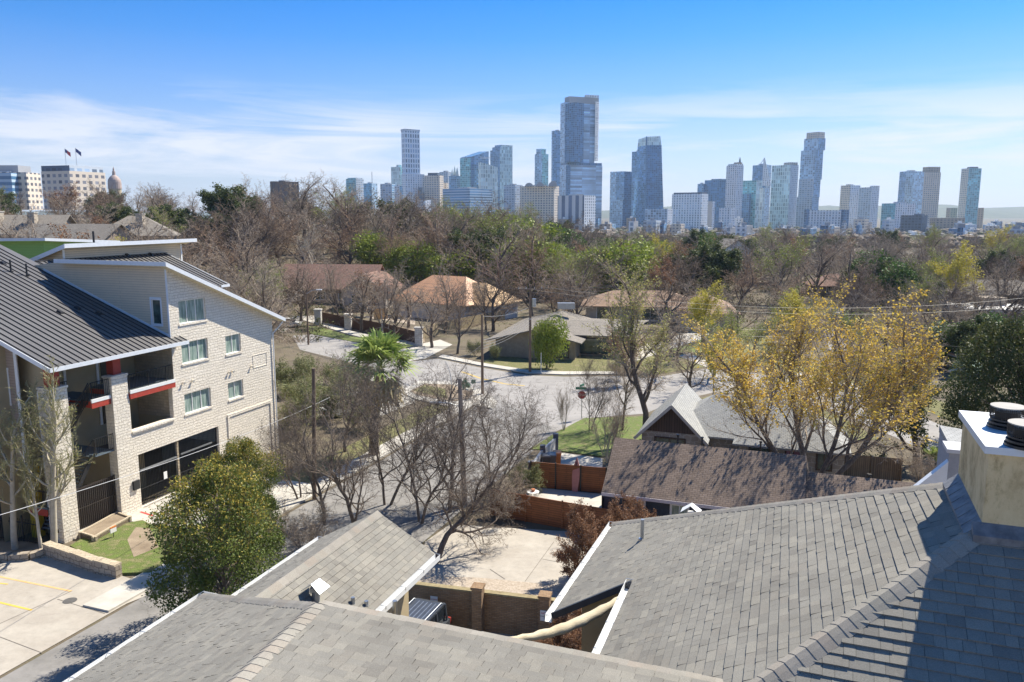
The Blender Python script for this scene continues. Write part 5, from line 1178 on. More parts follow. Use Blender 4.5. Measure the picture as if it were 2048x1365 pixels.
def tree(seed, H=12, r0=.22, trunk=.3, nch=(6, 6, 5, 5), ang=(.75, .7, .8, .8), ratio=(.72, .55, .5, .5), up=(.05, .12, .05, 0), wand=(.10, .16, .22, .3), twr=.012, spikes=3, leafn=0, leafs=.1, leafup=.3,
         lean=(0, 0), stems=1, spread=.3, leafz=0., droop=0, minr=.01, tw_len=1., cup=0.):
    """returns trunk builder, crown builder; unit: metres, base at the origin"""
    rnd = random.Random(seed); tk, cr = MB(), MB(); last = len(nch)
    def grow(p, d, L, r, lv, sides):
        n = (7, 6, 5, 4, 3)[min(lv, 4)]; pts = [p.copy()]; ds = [d.copy()]
        u = up[min(lv, len(up)-1)]; w_ = wand[min(lv, len(wand)-1)]
        for i in range(n):
            d = (d+V3((rnd.gauss(0, w_), rnd.gauss(0, w_), rnd.gauss(0, w_)*.7+u-droop*lv*.05))).normalized(); p = p+d*(L/n)
            if p.z < .3 and lv > 0: p.z = .3; d.z = abs(d.z)*.3
            pts.append(p.copy()); ds.append(d.copy())
        r1 = r*(.35 if lv else .5)
        if lv < last:
            (tk if lv < 2 else cr).tube(pts, [r+(r1-r)*i/n for i in range(n+1)], sides, cap=False)
        else:
            for i in range(n): twig(cr, pts[i], pts[i+1]+(pts[i+1]-pts[i])*.1, max(minr, r*(1-i/n*.7)))
            for k in range(spikes):
                t = rnd.uniform(.15, 1); i = min(n-1, int(t*n)); b = pts[i].lerp(pts[i+1], t*n-i); dd = rotaway(ds[i], rnd.uniform(.4, 1.), rnd.random()*6.28)
                twig(cr, b, b+dd*L*rnd.uniform(.3, .7)*tw_len, minr)
            if leafn and pts[-1].z > leafz:
                for k in range(leafn):
                    t = rnd.random(); i = min(n-1, int(t*n)); b = pts[i].lerp(pts[i+1], t*n-i); leaf(cr, b+V3((rnd.gauss(0, 1), rnd.gauss(0, 1), rnd.gauss(0, 1)))*leafs*.8, leafs, rnd, up=leafup)
            return
        m = nch[lv]; phi = rnd.random()*6.28
        for k in range(m):
            t = (trunk if lv == 0 else .18)+(1-(trunk if lv == 0 else .18))*(k+rnd.random()*.6)/m; t = min(t, .97)
            x = t*n; i = min(n-1, int(x)); b = pts[i].lerp(pts[i+1], x-i); phi += 2.4+rnd.gauss(0, .3)
            a = ang[min(lv, len(ang)-1)]*rnd.uniform(.7, 1.2)*(1.15-.45*t)
            dd = rotaway(ds[i], a, phi); rr = (r+(r1-r)*t)*rnd.uniform(.5, .7)
            grow(b, dd, L*ratio[min(lv, len(ratio)-1)]*rnd.uniform(.75, 1.15)*(1.1-.45*t), rr, lv+1, max(3, sides-2))
        grow(pts[-1], rotaway(ds[-1], rnd.uniform(.1, .3), phi), L*ratio[min(lv, len(ratio)-1)]*.85, r1, lv+1, max(3, sides-2))
    for s in range(stems):
        a = 6.28*s/stems+rnd.random(); d = V3((lean[0], lean[1], 1))
        p0 = V3((0, 0, -.1))
        if stems > 1: d += V3((math.cos(a), math.sin(a), 0))*spread*rnd.uniform(.6, 1.3); p0 += V3((math.cos(a), math.sin(a), 0))*r0*1.2
        grow(p0, d.normalized(), H*.62*rnd.uniform(.85, 1.05), r0*(1 if stems == 1 else rnd.uniform(.6, .9)), 0, 8)
    # rescale to the asked height
    zm = max(v[2] for v in cr.v); k = H/zm
    for m in (tk, cr): m.v = [(x*k, y*k, z*k) for x, y, z in m.v]
    return tk, cr
def bush(seed, rx, rz, n, ls, stems=14, blobs=7, twr=.02):
    rnd = random.Random(seed); tk, cr = MB(), MB()
    B = [(V3((rnd.uniform(-.55, .55)*rx, rnd.uniform(-.55, .55)*rx, rz*rnd.uniform(.35, .75))), rnd.uniform(.35, .6)) for _ in range(blobs)]
    for k in range(stems):
        b = B[k % blobs][0]; q = b+V3((rnd.gauss(0, .2), rnd.gauss(0, .2), rnd.gauss(.1, .15)))*rx; tk.tube([V3((b.x*.15, b.y*.15, 0)), b*.5+V3((rnd.gauss(0, .1), 0, 0)), q], [twr*2, twr*1.3, twr*.6], 4, cap=False)
    for k in range(n):
        b, s = B[rnd.randrange(blobs)]; d = V3((rnd.gauss(0, 1), rnd.gauss(0, 1), rnd.gauss(0, 1))).normalized()*rnd.random()**.45
        p = b+V3((d.x*s*rx, d.y*s*rx, d.z*s*rz*.8)); 
        if p.z < .05: p.z = rnd.uniform(.05, .4)
        leaf(cr, p, ls, rnd)
    for k in range(n//14):
        b, s = B[rnd.randrange(blobs)]; d = V3((rnd.gauss(0, 1), rnd.gauss(0, 1), rnd.gauss(.4, 1))).normalized(); p = b+V3((d.x*s*rx, d.y*s*rx, d.z*s*rz*.8))*.8
        twig(cr, p, p+d*rx*.35, twr*.5)
    return tk, cr
PROTO = {}
M['leafbud'] = leafmat('bud_leaves', (.34, .32, .10), (.46, .44, .14), (.40, .42, .15), .3)
M['twignear'] = nmat('near_twigs', (.12, .092, .07), (.27, .215, .165), 1.4, .95)
M['leafgrey'] = leafmat('grey_green_leaves', (.13, .15, .06), (.20, .22, .09), (.27, .27, .12))
def proto(key, tc_, mats, names=('trunk', 'crown')):
    tk, cr = tc_; m1 = tk.build(names[0], mats[0], smooth=True); m2 = cr.build(names[1], [mats[1], mats[2] if len(mats) > 2 else mats[1]])
    PROTO[key] = (m1.data, m2.data, names); bpy.data.objects.remove(m1); bpy.data.objects.remove(m2)
HSEEN = []
def put(key, name, label, cat, loc, h=None, rz=None, sc=1., group=None, sx=1.):
    a, b, names = PROTO[key]; r = thing(name, label, cat, loc, group); r.rotation_euler = (0, 0, rz if rz is not None else random.Random(len(HSEEN)*7+1).random()*6.28); HSEEN.append(1)
    r.scale = (sc*sx, sc*sx, sc)
    for d, n in ((a, names[0]), (b, names[1])):
        o = bpy.data.objects.new(n, d); COL.objects.link(o); o.parent = r
    return r
# --- prototypes
for i in range(4):   # far bare trees, 12 m
    proto(f'far{i}', tree(100+i, 12, .32, .24, (7, 6, 5, 4), (.95, .8, .8, .8), (.85, .62, .5, .45), (.03, .08, .03, 0), spikes=2, minr=.019, tw_len=1.2), [M['barkdark'], M['twig']])
for i, m in enumerate(('twigdark', 'twigred')):
    proto(f'farb{i}', tree(120+i, 12, .32, .22, (8, 6, 5, 4), (1., .8, .8, .8), (.9, .64, .52, .5), (.0, .07, .03, 0), spikes=3, minr=.020, tw_len=1.3), [M['barkdark'], M[m]])
proto('mid0', tree(201, 12, .22, .3, (7, 6, 6, 5), (.75, .7, .75, .8), (.72, .6, .5, .45), (.04, .12, .05, 0), spikes=4, minr=.011), [M['barkdark'], M['twig']])
proto('mid1', tree(202, 12, .24, .25, (8, 6, 6, 4), (.8, .75, .75, .8), (.75, .62, .5, .45), (.02, .12, .05, 0), spikes=4, minr=.011), [M['barkdark'], M['twigdark']])
proto('near0', tree(203, 10, .17, .22, (8, 7, 6, 5), (.7, .7, .75, .8), (.78, .6, .5, .42), (.06, .16, .05, 0), wand=(.12, .2, .25, .3), spikes=4, minr=.006), [M['bark'], M['twignear']])
proto('near1', tree(204, 10, .15, .2, (8, 7, 6, 5), (.75, .7, .8, .8), (.8, .62, .5, .42), (.05, .14, .04, 0), wand=(.12, .22, .25, .3), spikes=4, minr=.006, stems=2, spread=.25), [M['bark'], M['twignear']])
proto('lean', tree(205, 8, .24, .45, (8, 7, 6, 6), (.9, .8, .85, .9), (.85, .65, .52, .45), (.0, .02, -.04, -.05), wand=(.14, .2, .26, .3), spikes=5, minr=.007, lean=(.75, .1)), [M['barkdark'], M['twignear']])
proto('sapling', tree(206, 10.5, .13, .38, (11, 7, 6), (.95, .6, .7), (.42, .5, .5), (.02, .18, .12), wand=(.03, .12, .2), spikes=4, minr=.009, leafn=1, leafs=.05), [M['barkpale'], M['twiggreen'], M['leaflime']])
proto('sapling2', tree(207, 10, .13, .40, (10, 7, 6), (1.0, .6, .7), (.4, .5, .5), (.02, .18, .12), wand=(.03, .12, .2), spikes=4, minr=.009, leafn=1, leafs=.05), [M['barkpale'], M['twiggreen'], M['leaflime']])
proto('crape', tree(208, 5, .05, .3, (4, 4, 4), (.3, .35, .5), (.7, .6, .5), (.06, .1, .08), spikes=4, minr=.008, stems=8, spread=.42), [M['barkpale'], M['twig']])
proto('gold', tree(241, 15, .27, .30, (7, 7, 6, 5), (.62, .62, .7, .7), (.62, .62, .5, .45), (.05, .12, .08, .05), wand=(.06, .12, .18, .25), spikes=3, minr=.010, stems=4, spread=.52, leafn=2, leafs=.165, leafz=6.), [M['bark'], M['twig'], M['leafgold']])
proto('tallbud', tree(251, 14.5, .27, .33, (8, 6, 6, 5), (.7, .65, .75, .8), (.62, .6, .5, .45), (.05, .14, .06, .03), spikes=3, minr=.012, leafn=2, leafs=.14, leafz=6.), [M['barkdark'], M['twig'], M['leafbud']])
proto('yellow', tree(210, 13, .22, .28, (6, 6, 5, 4), (.7, .6, .7, .7), (.8, .62, .52, .45), (.05, .14, .06, .05), spikes=2, minr=.012, leafn=5, leafs=.26, leafz=6.), [M['barkdark'], M['twig'], M['leafyellow']])
proto('budding', tree(211, 12, .22, .28, (7, 6, 5, 4), (.75, .65, .7, .7), (.78, .62, .52, .45), (.05, .12, .06, .05), spikes=3, minr=.016, leafn=2, leafs=.2, leafz=3.), [M['barkdark'], M['twig'], M['leaflime']])
proto('rusty', tree(212, 9, .16, .3, (7, 6, 5, 4), (.75, .65, .7, .7), (.7, .6, .52, .45), (.05, .12, .04, 0), spikes=2, minr=.014, leafn=3, leafs=.2, leafz=2.), [M['barkdark'], M['twigred'], M['leafbrown']])
proto('oak', tree(213, 9, .32, .2, (7, 6, 6, 4), (1.0, .8, .8, .8), (.95, .62, .5, .45), (.0, .06, .04, 0), wand=(.16, .22, .25, .3), spikes=1, minr=.008, leafn=17, leafs=.17), [M['barkdark'], M['twigdark'], M['leafdark']])
proto('oakfar', tree(214, 10, .3, .25, (7, 6, 5, 3), (.95, .8, .8, .8), (.9, .62, .5, .45), (.0, .06, .04, 0), spikes=1, minr=.02, leafn=16, leafs=.38), [M['barkdark'], M['twigdark'], M['leafdark']])
def evergreen(seed, rx, rz, n, ls, nb=34):
    rnd = random.Random(seed); tk, cr = MB(), MB(); B = []
    for k in range(nb):
        t = (k+.5)/nb; a = k*2.4; prof = math.sin(math.pi*min(1, .22+.74*t))**.7; r = rx*prof*rnd.uniform(.5, 1.02)
        B.append((V3((math.cos(a)*r, math.sin(a)*r, rz*(.12+.80*t))), rx*rnd.uniform(.18, .38)))
    tk.tube([V3((0, 0, -.1)), V3((.1, 0, rz*.3)), V3((0, .1, rz*.8))], [.22, .17, .05], 8)
    for c, s in B: tk.tube([V3((0, 0, c.z*.45)), V3((c.x*.5, c.y*.5, c.z*.75)), c], [.07, .045, .015], 5, cap=False)
    for k in range(n):
        c, s = B[rnd.randrange(nb)]; d = V3((rnd.gauss(0, 1), rnd.gauss(0, 1), rnd.gauss(0, 1))).normalized(); q = rnd.random()**.33
        if rnd.random() < .12: q *= 1.25
        p = c+d*s*q
        if p.z < .3: continue
        top = (p.z/rz > .45+rnd.random()*.4) and d.z > -.2 and rnd.random() < .55
        leaf(cr, p, ls, rnd, 2 if top else 1)
    for k in range(n//25):
        c, s = B[rnd.randrange(nb)]; d = V3((rnd.gauss(0, 1), rnd.gauss(0, 1), rnd.gauss(.4, 1))).normalized(); twig(cr, c+d*s*.6, c+d*s*1.3, .01, 0)
    return tk, cr
def proto4(key, tc_, mt, mc):
    m1 = tc_[0].build('trunk', mt, smooth=True); m2 = tc_[1].build('crown', mc); PROTO[key] = (m1.data, m2.data, ('trunk', 'crown')); bpy.data.objects.remove(m1); bpy.data.objects.remove(m2)
M['leafdeep'] = leafmat('deep_olive_leaves', (.075, .11, .02), (.125, .165, .035), (.20, .22, .055))
M['leaftip'] = leafmat('gold_tip_leaves', (.26, .24, .05), (.40, .33, .06), (.50, .36, .07))
proto4('evergreen', evergreen(215, 3.5, 8.8, 46000, .13), M['bark'], [M['twigdark'], M['leafdeep'], M['leaftip']])
proto4('roundoak', evergreen(230, 5.0, 9.5, 42000, .19, 40), M['barkdark'], [M['twigdark'], M['leafdark'], M['leafolive']])
proto('limebush', bush(216, 4, 5, 9000, .30, 16, 9, .03), [M['barkdark'], M['twiggreen'], M['leaflime']], ('stem', 'foliage'))
proto('greenbush', bush(217, 3, 4, 8000, .24, 16, 8, .03), [M['barkdark'], M['twigdark'], M['leafgreen']], ('stem', 'foliage'))
proto('olivebush', tree(218, 5, .05, .15, (5, 5, 4, 3), (.7, .7, .7, .7), (.7, .6, .5, .5), (.05, .1, .06, 0), spikes=3, minr=.014, stems=6, spread=.7, leafn=2, leafs=.15), [M['bark'], M['twiggreen'], M['leafgrey']], ('stem', 'foliage'))
proto('brownbush', tree(219, 4.5, .05, .2, (5, 5, 5, 4), (.6, .6, .7, .7), (.7, .6, .5, .5), (.05, .12, .06, 0), spikes=2, minr=.007, stems=5, spread=.6, leafn=7, leafs=.10), [M['bark'], M['twigred'], M['leafbrown']], ('stem', 'foliage'))
proto('twigbush', tree(220, 4, .04, .15, (5, 5, 5, 4), (.6, .6, .7, .7), (.7, .6, .5, .5), (.05, .12, .06, 0), spikes=3, minr=.008, stems=6, spread=.7), [M['bark'], M['twig']], ('stem', 'twigs'))
proto('cypress', bush(221, 2.4, 11, 9000, .3, 8, 12, .04), [M['barkdark'], M['twigdark'], M['leafgreen']], ('trunk', 'crown'))
proto('sycamore', tree(222, 12, .2, .3, (6, 5, 4, 4), (.6, .6, .7, .7), (.6, .55, .5, .45), (.05, .16, .08, 0), spikes=2, minr=.02), [M['barkpale'], M['barkpale']])
def pt(px, py, z=None):
    p = G(px, py)
    if z is None:
        for _ in range(12): p = G(px, py, T(p.x, p.y))
    return V3((p.x, p.y, T(p.x, p.y)))
# --- individual trees near the camera
put('sapling', 'slim_tree', 'slim pale trunked tree with budding twigs, the tallest against the stone pier', 'tree', G(108, 1098), rz=2.2, sc=1.12, sx=1.2)
put('sapling2', 'slim_tree', 'slim pale trunked tree at the left edge in front of the dark car port', 'tree', G(30, 1100), rz=.5, sc=1.05, sx=1.25)
put('sapling', 'slim_tree', 'thin greenish trunked tree between the two paler slim trees', 'tree', G(84, 1107), rz=5, sc=.72)
put('evergreen', 'evergreen_tree', 'large round evergreen with gold tipped leaves beside the car park', 'tree', G(452, 1262), rz=1.0, sc=.97, sx=.93)
put('evergreen', 'evergreen_tree', 'smaller evergreen behind the large one, against the garage gate', 'tree', G(488, 1110), rz=3.0, sc=.80, sx=.8)
BARE = 'bare trees beside the side street'
for k, (kk, px, py, sc, rz, lb) in enumerate((('near0', 715, 1085, 1.05, .3, 'bare many branched tree just beyond the gutter of the narrow wing'), ('near1', 842, 1045, 1.15, 1.9, 'bare twin stemmed tree in front of the streetlamp pole'), ('near0', 900, 1025, 1.1, 4.1, 'bare tree standing right beside the tall streetlamp pole'),
        ('near1', 985, 995, .95, 3.3, 'bare small tree at the corner of the cedar fence and the side street'), ('near0', 650, 1050, .85, 5.2, 'bare tangled small tree over the pavement left of the wing'), ('near1', 600, 1000, .8, .9, 'bare low tree in the verge opposite the far corner of the stone building'), ('near1', 775, 1010, 1.15, 2.9, 'bare tree in the middle of the row along the side street'), ('mid0', 690, 905, .8, 2.2, 'bare tree between the palm and the side street'))):
    put(kk, 'bare_tree', lb, 'tree', G(px, py), rz=rz, sc=sc, group=BARE)
put('lean', 'leaning_tree', 'dark leaning bare tree with drooping branches over the concrete yard', 'tree', G(868, 1128), rz=.25, sc=.98)
put('brownbush', 'withered_shrub', 'withered brown leaved shrub tree beside the near gutter', 'shrub', G(1190, 1165), rz=1, sc=1.0, sx=1.0)
put('brownbush', 'withered_shrub', 'withered brown shrub in front of the navy bungalow', 'shrub', G(1265, 1110), rz=2, sc=.85)
put('brownbush', 'withered_shrub', 'low dry brown shrub by the gate below the rolled shade', 'shrub', G(1130, 1350), rz=4, sc=.6)
put('brownbush', 'withered_shrub', 'dry brown shrub at the foot of the tan stucco wall', 'shrub', G(1150, 1330), rz=5, sc=.75)
put('twigbush', 'bare_shrub', 'grey twiggy shrub overhanging the end of the cedar fence', 'shrub', G(1010, 1035), rz=2, sc=.85, sx=1.2)
put('twigbush', 'bare_shrub', 'tangled bare shrub behind the large evergreen', 'shrub', G(610, 1110), rz=2, sc=.9, sx=1.2)
put('twigbush', 'bare_shrub', 'bare brush between the picket fence and the grey gable', 'shrub', G(1850, 985), rz=1, sc=1.0, sx=1.1)
put('olivebush', 'olive_shrub', 'scraggly olive green shrub at the cedar fence corner', 'shrub', G(1050, 985), rz=1, sc=.5)
put('crape', 'multi_stem_tree', 'bare fan shaped tree with many pale stems on the corner lawn', 'tree', G(1215, 925), rz=1, sc=1.25)
put('crape', 'multi_stem_tree', 'slender bare tree beside the stop sign', 'tree', G(1128, 862), rz=3, sc=.95, sx=.6)
put('near1', 'bare_tree', 'thin dark tree just right of the stop sign', 'tree', G(1180, 862), rz=3.3, sc=.78, sx=.75)
put('mid0', 'bare_tree', 'slim bare tree between the stop sign and the tall dark tree', 'tree', G(1245, 862), rz=1.2, sc=.75, sx=.75)
put('tallbud', 'budding_tree', 'tall dark trunked tree with sparse yellow green buds left of the stone cottage', 'tree', G(1292, 884), rz=.4, sc=1.14, sx=1.0)
put('gold', 'golden_tree', 'great golden leaved tree with many spreading limbs beside the stone cottage', 'tree', G(1622, 990), rz=.9, sc=1.06, sx=1.16)
put('yellow', 'yellow_tree', 'slender yellow tree on the verge left of the great golden tree', 'tree', G(1425, 800), rz=2, sc=.62, sx=.55)
put('oak', 'live_oak', 'dark spreading live oak over the road behind the picket fence', 'tree', G(1835, 930), rz=2.2, sc=1.0, sx=.95)
put('roundoak', 'live_oak', 'dark live oak against the right edge beyond the flues', 'tree', G(2035, 905), rz=.2, sc=1.2, sx=.9)
put('oakfar', 'live_oak', 'low dark oak behind the white house with the green roof', 'tree', G(1935, 745), rz=.2, sc=.75)
put('greenbush', 'green_shrub', 'broad bright green shrub left of the green roofed house', 'shrub', G(1885, 735), rz=1, sc=1.3, sx=1.2)
put('greenbush', 'green_shrub', 'green shrub in front of the flat roofed building', 'shrub', G(1975, 705), rz=3, sc=1.25, sx=1.2)
put('limebush', 'young_green_tree', 'small bright green tree beside the utility pole', 'tree', G(1095, 738), rz=2, sc=1.22, sx=.55)
put('mid1', 'bare_tree', 'leaning dark tree at the gravel driveway by the far kerb', 'tree', G(915, 708), rz=3.6, sc=.95)
put('mid0', 'bare_tree', 'tall bare tree in front of the middle white pillar', 'tree', G(676, 652), rz=.6, sc=1.15, sx=.85)
put('mid0', 'bare_tree', 'tall bare tree rising over the slatted fence', 'tree', G(765, 682), rz=2.6, sc=1.12, sx=.85)
put('mid0', 'bare_tree', 'bare tree in front of the orange roof', 'tree', G(972, 660), rz=4.6, sc=.95, sx=.85)
put('mid1', 'bare_tree', 'broad bare tree against the tan board fence', 'tree', G(1140, 655), rz=1.6, sc=1.25)
put('mid1', 'bare_tree', 'tall dark tree behind the utility pole crossarm', 'tree', G(1063, 600), rz=5.6, sc=1.35, sx=.9)
for k, (px, py, s) in enumerate(((600, 860, 1.05), (640, 840, 1.0), (690, 800, 1.0), (650, 770, .9), (590, 790, 1.0), (720, 860, .8))):
    put('olivebush' if k != 3 else 'twigbush', 'garden_shrub', 'grey green scrubby shrub in the thicket between the stone building and the palm', 'shrub', G(px, py), rz=k*1.3, sc=s, sx=1.2, group='thicket shrubs beside the palm')
for k, (px, py, s, lb) in enumerate(((940, 800, .4, 'small spiky bare shrub on the traffic island'), (1235, 760, .8, 'tangle of thin branches at the far kerb beside the lawn'), (1330, 700, .8, 'bare shrub beside the garden path'), (990, 720, .5, 'low dark bush at the foot of the grey house wall'), (950, 712, .5, 'olive bush between the leaning tree and the grey house'))):
    put('twigbush' if k < 3 else 'olivebush', 'garden_shrub', lb, 'shrub', G(px, py), rz=k, sc=s)
put('rusty', 'rusty_tree', 'small tree with rust coloured leaves at the kerb before the grey house', 'tree', G(1262, 770), rz=2, sc=.8)
put('sycamore', 'pale_tree', 'pale leafless white limbed tree standing over the brown trees', 'tree', pt(628, 600), rz=2, sc=1.3)
put('yellow', 'yellow_tree', 'bright yellow tree on the slope above the flat roofed building', 'tree', pt(1915, 640), rz=2, sc=1.15)
put('yellow', 'yellow_tree', 'pale yellow budding tree in the middle distance behind the tan roof', 'tree', pt(1330, 590), rz=4, sc=1.15)
put('cypress', 'tall_green_tree', 'tall narrow dark green tree rising above the bare wood', 'tree', pt(1408, 575), rz=2, sc=1.15, sx=1.05)
put('yellow', 'yellow_tree', 'small yellow bush tree behind the apartment roof', 'tree', AT(205, 515, 105)-UP*8, rz=1, sc=.85)
put('yellow', 'yellow_tree', 'lemon yellow tree beside the hillside houses', 'tree', pt(330, 545), rz=3, sc=.62)
put('oakfar', 'dark_green_tree', 'olive green tree behind the lime green house', 'tree', AT(40, 520, 112)-UP*8.5, rz=3, sc=1.0)
# golden fallen islands: prickly pear and dry stalks on the island
pp = thing('prickly_pear', 'blue green prickly pear cactus on the traffic island', 'cactus', G(935, 782)); rr = random.Random(4)
mb = MB()
for k in range(16):
    c = G(935, 782)+V3((rr.gauss(0, .5), rr.gauss(0, .4), rr.uniform(.3, 1.3))); a = V3((rr.gauss(0, 1), rr.gauss(0, 1), 0)).normalized(); q = []
    for j in range(10): t = 6.283*j/10; q.append(c+a*(.2*math.cos(t))+UP*(.26*math.sin(t)))
    n = a.cross(UP)*.03; mb.hexa([v-n for v in q], [v+n for v in q])
mb.build('pads', plain('cactus_green', (.10, .20, .13), .6), pp)
# --- palm
pm = thing('fan_palm', 'shaggy fan palm with a skirt of dry fronds beside the street corner', 'palm', G(748, 912)); pb_ = G(748, 912); pc = pb_+V3((.7, 0, 7.2)); rr = random.Random(8)
mb = MB(); mb.tube([pb_, pb_+V3((.1, 0, 3)), pc], [.42, .36, .34], 10); mb.build('trunk', nmat('palm_trunk', (.12, .09, .06), (.24, .19, .13), 6, .95, .6, 20), pm)
def frond(mb, base, d, L, n=13, droopk=.5):
    d = d.normalized(); side = d.cross(UP); side = side.normalized() if side.length > .05 else V3((1, 0, 0)); nm_ = side.cross(d)
    stem = base+d*L*.5; twig(mb, base, stem+d*.05, .03)
    for k in range(n):
        a = (k/(n-1)-.5)*3.5; dd = (d*math.cos(a)+side*math.sin(a)+nm_*rr.uniform(-.1, .25)).normalized(); l = L*.55*rr.uniform(.85, 1.1)
        w1 = dd.cross(nm_).normalized()*.10; m_ = stem+dd*l*.55; e = stem+dd*l-UP*l*droopk*rr.uniform(.3, 1.)*.6; mb.poly([stem, m_+w1, e, m_-w1], 0)
gm_, dm_ = MB(), MB()
for k in range(52):
    el_ = rr.uniform(-.15, 1.4); az_ = rr.random()*6.28; frond(gm_, pc+UP*.1, V3((math.cos(az_)*math.cos(el_), math.sin(az_)*math.cos(el_), math.sin(el_))), rr.uniform(2.8, 3.6), 15, .6)
for k in range(44):
    el_ = rr.uniform(-1.3, -.2); az_ = rr.random()*6.28; frond(dm_, pc-UP*rr.uniform(.1, 1.0), V3((math.cos(az_)*math.cos(el_), math.sin(az_)*math.cos(el_), math.sin(el_))), rr.uniform(2.0, 3.0), 11, .9)
gm_.build('green_fronds', M['palm'], pm); dm_.build('dry_fronds', M['palmdry'], pm)
fp = thing('dwarf_palm', 'small bright green fan palm beside the grey gable wall', 'palm', G(1872, 955)); gm_ = MB(); pc = G(1872, 955)+UP*1.2
for k in range(16):
    el_ = rr.uniform(.1, 1.3); az_ = rr.random()*6.28; frond(gm_, pc, V3((math.cos(az_)*math.cos(el_), math.sin(az_)*math.cos(el_), math.sin(el_))), 1.4)
gm_.build('fronds', M['palm'], fp); mb = MB(); mb.tube([G(1872, 955), pc], .12, 8); mb.build('trunk', M['bark'], fp)
# --- the wooded rise and the tree belt towards the city
occ = []
def free(x, y, r):
    for a, b, c in occ:
        if (x-a)**2+(y-b)**2 < (r+c)**2: return False
    return True
HOUSES = [(-12, 152, 12), (-6, 148, 8), (-38, 172, 13), (-29, 166, 9), (24, 147, 12), (33, 139, 8), (5, 116, 11), (14, 116, 9), (62, 96, 7)]
for (px, py, y, r) in ((40, 418, 168, 9), (150, 438, 160, 10), (272, 420, 172, 8), (1462, 478, 230, 5), (1690, 548, 190, 8), (1995, 560, 180, 9), (2040, 620, 145, 12)):
    p = AT(px, py, y); HOUSES.append((p.x, p.y, r))
occ += [(a, b, c-2) for a, b, c in HOUSES]
rr = random.Random(77); cnt = {}
GB = 'bare trees of the wooded rise'
LAB = {'far': ('bare_tree', 'bare brown tree in the wooded belt between the houses and the skyline', 'tree', GB), 'farb0': ('bare_tree', 'dark twigged bare tree in the wooded belt below the skyline', 'tree', 'dark bare trees of the wooded rise'),
       'farb1': ('bare_tree', 'reddish brown bare tree in the wooded belt below the skyline', 'tree', 'reddish bare trees of the wooded rise'), 'oakfar': ('dark_green_tree', 'dark green oak among the bare trees of the wooded belt', 'tree', 'dark green trees of the wooded rise'),
       'budding': ('budding_tree', 'pale green budding tree among the bare trees of the wooded belt', 'tree', 'budding trees of the wooded rise'), 'rusty': ('rusty_tree', 'tree holding rust brown leaves in the wooded belt', 'tree', 'rusty trees of the wooded rise'),
       'yellow': ('yellow_tree', 'yellow leaved tree in the wooded belt below the skyline', 'tree', 'yellow trees of the wooded rise')}
nput = 0
def scatter(n, y0, y1, r, pred=None, weights=None, scale=(1., 1.35)):
    global nput
    k = tries = 0
    while k < n and tries < n*60:
        tries += 1; y = y0+(y1-y0)*rr.random(); x = rr.uniform(-.72, .72)*y
        if pred and not pred(x, y): continue
        if not free(x, y, r): continue
        occ.append((x, y, r)); k += 1; nput += 1
        u = rr.random(); key = 'far%d' % rr.randrange(4) if u < .50 else 'farb0' if u < .70 else 'farb1' if u < .76 else 'oakfar' if u < .86 else 'budding' if u < .925 else 'rusty' if u < .98 else 'yellow'
        if x/y > .35 and rr.random() < .1: key = 'budding'
        if y < 152 and key == 'oakfar': key = 'far0'
        L = LAB['far' if key[:3] == 'far' and key[3] != 'b' else key]
        s = rr.uniform(*scale); 
        if key == 'rusty': s *= 1.2
        put(key, L[0], L[1], L[2], (x, y, T(x, y)-.3), rz=rr.random()*6.28, sc=s, sx=rr.uniform(1.05, 1.3), group=L[3])
scatter(60, 100, 158, 3.6, lambda x, y: x < -34-(y-118)*.15, scale=(.9, 1.25))
scatter(34, 100, 160, 4.0, lambda x, y: x > 36 and x/y > .33 and not (.37 < x/y < .42 and y > 118), scale=(.7, 1.0))
scatter(9, 84, 104, 3.6, lambda x, y: .17 < x/y < .62, scale=(.55, .85))
scatter(10, 128, 158, 4.0, lambda x, y: -.18 < x/y < .1, scale=(.85, 1.1))
scatter(20, 122, 147, 4.0, lambda x, y: x/y < -.40, scale=(1.5, 1.85))
scatter(9, 112, 135, 4.0, lambda x, y: -.40 < x/y < -.33 or -.2 < x/y < -.1, scale=(.8, 1.))
scatter(12, 100, 135, 4.0, lambda x, y: .19 < x/y < .45, scale=(.7, 1.))
for k, (px, s_, kk) in enumerate(((-10, 1.7, 'far0'), (45, 1.6, 'farb0'), (95, 1.75, 'far2'), (140, 1.6, 'rusty'), (180, 1.75, 'far1'), (235, 1.7, 'farb0'), (285, 1.75, 'far3'), (330, 1.6, 'far0'))):
    q_ = hz_pt = AT(px, 500, 128+6*(k % 3)); L = LAB['far' if kk[:3] == 'far' and kk[3] != 'b' else kk]; put(kk, L[0], L[1], L[2], (q_.x, q_.y, T(q_.x, q_.y)), rz=k*1.3, sc=s_*(1.3 if kk == 'rusty' else 1), sx=1.05, group=L[3]); occ.append((q_.x, q_.y, 3))
scatter(60, 158, 240, 4.6, lambda x, y: -.36 < x/y < .03, scale=(1.4, 1.8))
scatter(112, 158, 240, 4.4, scale=(1.05, 1.4))
scatter(70, 240, 330, 5.5, scale=(1.1, 1.45))
scatter(30, 330, 480, 6.5, lambda x, y: x/y > .12, scale=(1.0, 1.3))
